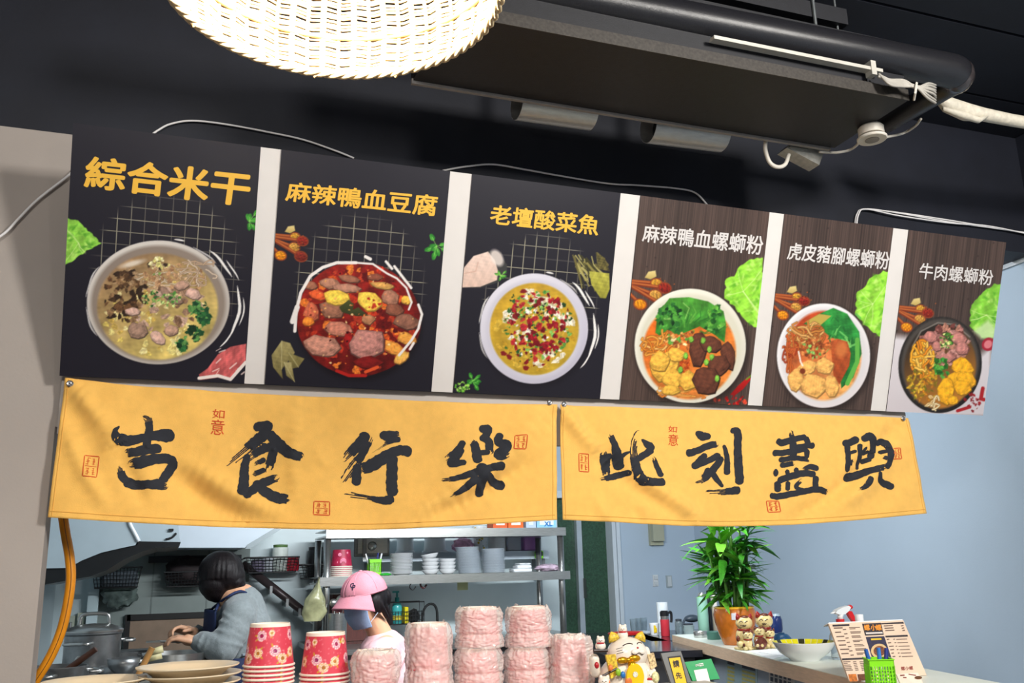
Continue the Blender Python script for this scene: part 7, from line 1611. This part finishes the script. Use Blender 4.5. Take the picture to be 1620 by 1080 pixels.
for k,(x,c_) in enumerate(((400,'#b5651e'),(510,'#5a3018'),(612,'#a8672a'))): mq([(x,975),(x+95,970),(x+115,1060),(x+18,1064)],M('menu_photo%d'%k,c_,.5,var=.5,scale=160),.0009,'printed_photo')
# lime basket with pens in front of the menu
c = bp(1396,1100); s = mpp(c); c2 = Vector((c.x,c.y,ZBR+.0015)); hgt = pY(1396,1040,c.y).z-c2.z; bkt = pen_basket(c2, 19*s, hgt, 'pen_basket', 'lime green pen basket standing in front of the menu', math.degrees(math.atan2(bd_.y,bd_.x))+90-14)
for dx,dy,col,l in ((-.20,.05,'#2f5fae','red and white pen with blue cap, left in the bar basket'),(.03,.0,'#3a78c8','white pen with blue cap, middle of the bar basket'),(.22,.05,'#1f2f7a','dark blue pen at the right of the bar basket')): pen(c2+Vector((dx*.05,0,.004)), dx, dy, hgt+.022, col, l, 'pens in the bar basket')
# folded card
q_ = [(1418,1066),(1452,1063.5),(1468,1086),(1432,1090)]; cd, fcd = slab('table_card','small folded cream card right of the lime basket','card',q_,c.y+.03,.003,M('card_paper','#e3cfc0',.5,var=.03),.05,ZBR+.001)
MB().add([fcd(*mt(1255+46*math.cos(a),1018+20*math.sin(a)),.001) for a in np.linspace(0,6.283,18)[:-1]],[tuple(range(17))]).build('printed_bowl', M('card_food','#5f3a22',.5,var=.5,scale=200), cd)
for Q in ([(1030,985),(1085,980),(1090,992),(1036,997)],[(1135,970),(1225,985),(1228,995),(1138,980)],[(1070,1010),(1110,1012),(1112,1022),(1072,1020)]): on_slab(cd, fcd, [mt(*q) for q in Q], M('card_print','#7a2f28',.5), 'printed_mark', .001)
# dark cabinet behind with cups and bottles
ZD = 1.22
d0 = pZ(1008,1003,ZD); 
dk = thing('dark_cabinet','glossy dark cabinet behind the bar with cups on it','cabinet',(d0.x,d0.y,0)); DKM = M('dark_gloss','#22232a',.15,var=.1)
for nm, z0, z1, ins, m_ in (('top',ZD-.03,ZD,0,DKM),('body',0.,ZD-.03,.03,M('dark_body','#2b2c31',.4))):
    MB(Matrix.Translation(Vector((0,0,-ZBR)))@Tb2).box((-.80+ins,-.42+ins,z0),(.55-ins,-.012-ins,z1)).box((-.80+ins,-.10,z0),(-.03-ins,.42-ins,z1)).build(nm, m_, dk)
for k in range(2): MB(Matrix.Translation(Vector((0,0,-ZBR)))@Tb2).box((-.74+k*.63,-.415,.1),(-.74+k*.63+.6,-.40,ZD-.08)).build('door', DKM, dk)
def dp(px, py): return pZ(px, py, ZD+.0005)
c = dp(1036,1004); s = mpp(c); r = thing('mug','white paper mug with yellow cartoon-free mark on the dark cabinet','mug',c); r['label'] = 'white mug with a yellow mark on the dark cabinet'; T = Matrix.Translation(c); MB(T).lathe([(6.4*s,0),(6.8*s,1*s),(8.2*s,18*s),(7.6*s,18*s),(6*s,2*s)],26,capt=False).build('cup', WCER, r, 40)
MB(frame(c+Vector((-2.5*s,-7.2*s,9*s)),(1,0,0),(0,0,1),(0,-1,0))).box((-2.6*s,-5*s,0),(2.6*s,6*s,.4*s)).build('yellow_mark', M('mug_yellow','#e3c021',.5,var=.3,scale=120), r)
c = dp(1053,1006); rb = thing('red_bottle','red bottle with black lid on the dark cabinet','bottle',c); T = Matrix.Translation(c); MB(T).lathe([(6.4*s,0),(7*s,1*s),(7*s,25*s)],24).build('body', M('bottle_red','#c23440',.35,var=.04), rb, 40); MB(T).lathe([(6.2*s,25*s),(6.2*s,30*s)],22).build('neck', STEEL, rb, 40); MB(T).lathe([(6.8*s,30*s),(6.8*s,36*s),(5*s,38*s)],22).build('lid', M('lid_black','#17181b',.35), rb, 40); MB(T).tube(path3([(6*s,0,34*s),(12*s,0,35*s),(12*s,0,24*s),(11*s,0,20*s)],5),2*s,8).build('handle', MATS['lid_black'], rb, True)
c = dp(1050,999); s = mpp(c); one('paper_roll','white kitchen paper roll behind the red bottle','paper roll',c,M('roll_white','#dfe6ea',.8),MB(Matrix.Translation(c)).lathe([(3*s,0),(9*s,0),(9*s,45*s),(3*s,45*s)],26))
for px,py,R,h,l,m_ in ((1075,1005,6,20,'clear glass jar right of the red bottle',M('glass_grey','#8fa0a6',.08,var=.2,trans=.6)),(1090,1004,9,14,'clear plastic tub behind the silver tin',M('glass_pale','#c3d6d3',.12,var=.15,trans=.6))):
    c = dp(px,py); s = mpp(c); r = thing('glass_jar',l,'jar',c); MB(Matrix.Translation(c)).lathe([(R*.9*s,0),(R*s,1*s),(R*s,h*s),(R*.8*s,h*1.1*s)],24).build('body', m_, r, 40); MB(Matrix.Translation(c)).lathe([(R*.84*s,h*1.08*s),(R*.84*s,h*1.25*s),(.3*s,h*1.28*s)],24).build('lid', M('jar_lid_dark','#3b4148',.35), r, 40)
c = dp(1096,1001); s = mpp(c); one('dark_scoop','dark grey scoop lying behind the glass tubs','scoop',c,M('scoop_grey','#3a4550',.35),MB(Matrix.Translation(c)).ell((0,0,22*s),(13*s,9*s,6*s),18,10).tube([(-12*s,0,22*s),(-24*s,0,4*s),(-24*s,0,0)],2*s,8))
c = dp(1013,1001); s = mpp(c); one('folded_cloth','pale grey folded cloth on the dark cabinet','cloth',c,M('grey_cloth','#aab4bd',.8),MB(Matrix.Translation(c)).box((-6*s,-30*s,0),(14*s,10*s,3*s),bev=1*s))
c = dp(1012,990); s = mpp(c)
for k in range(3): q = dp(1003+k*8,999-k); one('drinking_glass',['clear drinking glass left of the mug, nearest the cat','clear drinking glass left of the mug, middle one','clear drinking glass nearest the mug'][k],'glass',q,M('clear_glass','#c9d6dc',.05,trans=.85,var=.02),MB(Matrix.Translation(q)).lathe([(4.4*s,0),(5.4*s,18*s),(5.1*s,18*s),(4.1*s,1*s),(.1*s,1*s)],20,capt=False),'drinking glasses on the dark cabinet')
for o in list(bpy.data.objects):
    if '_o' in o: del o['_o']
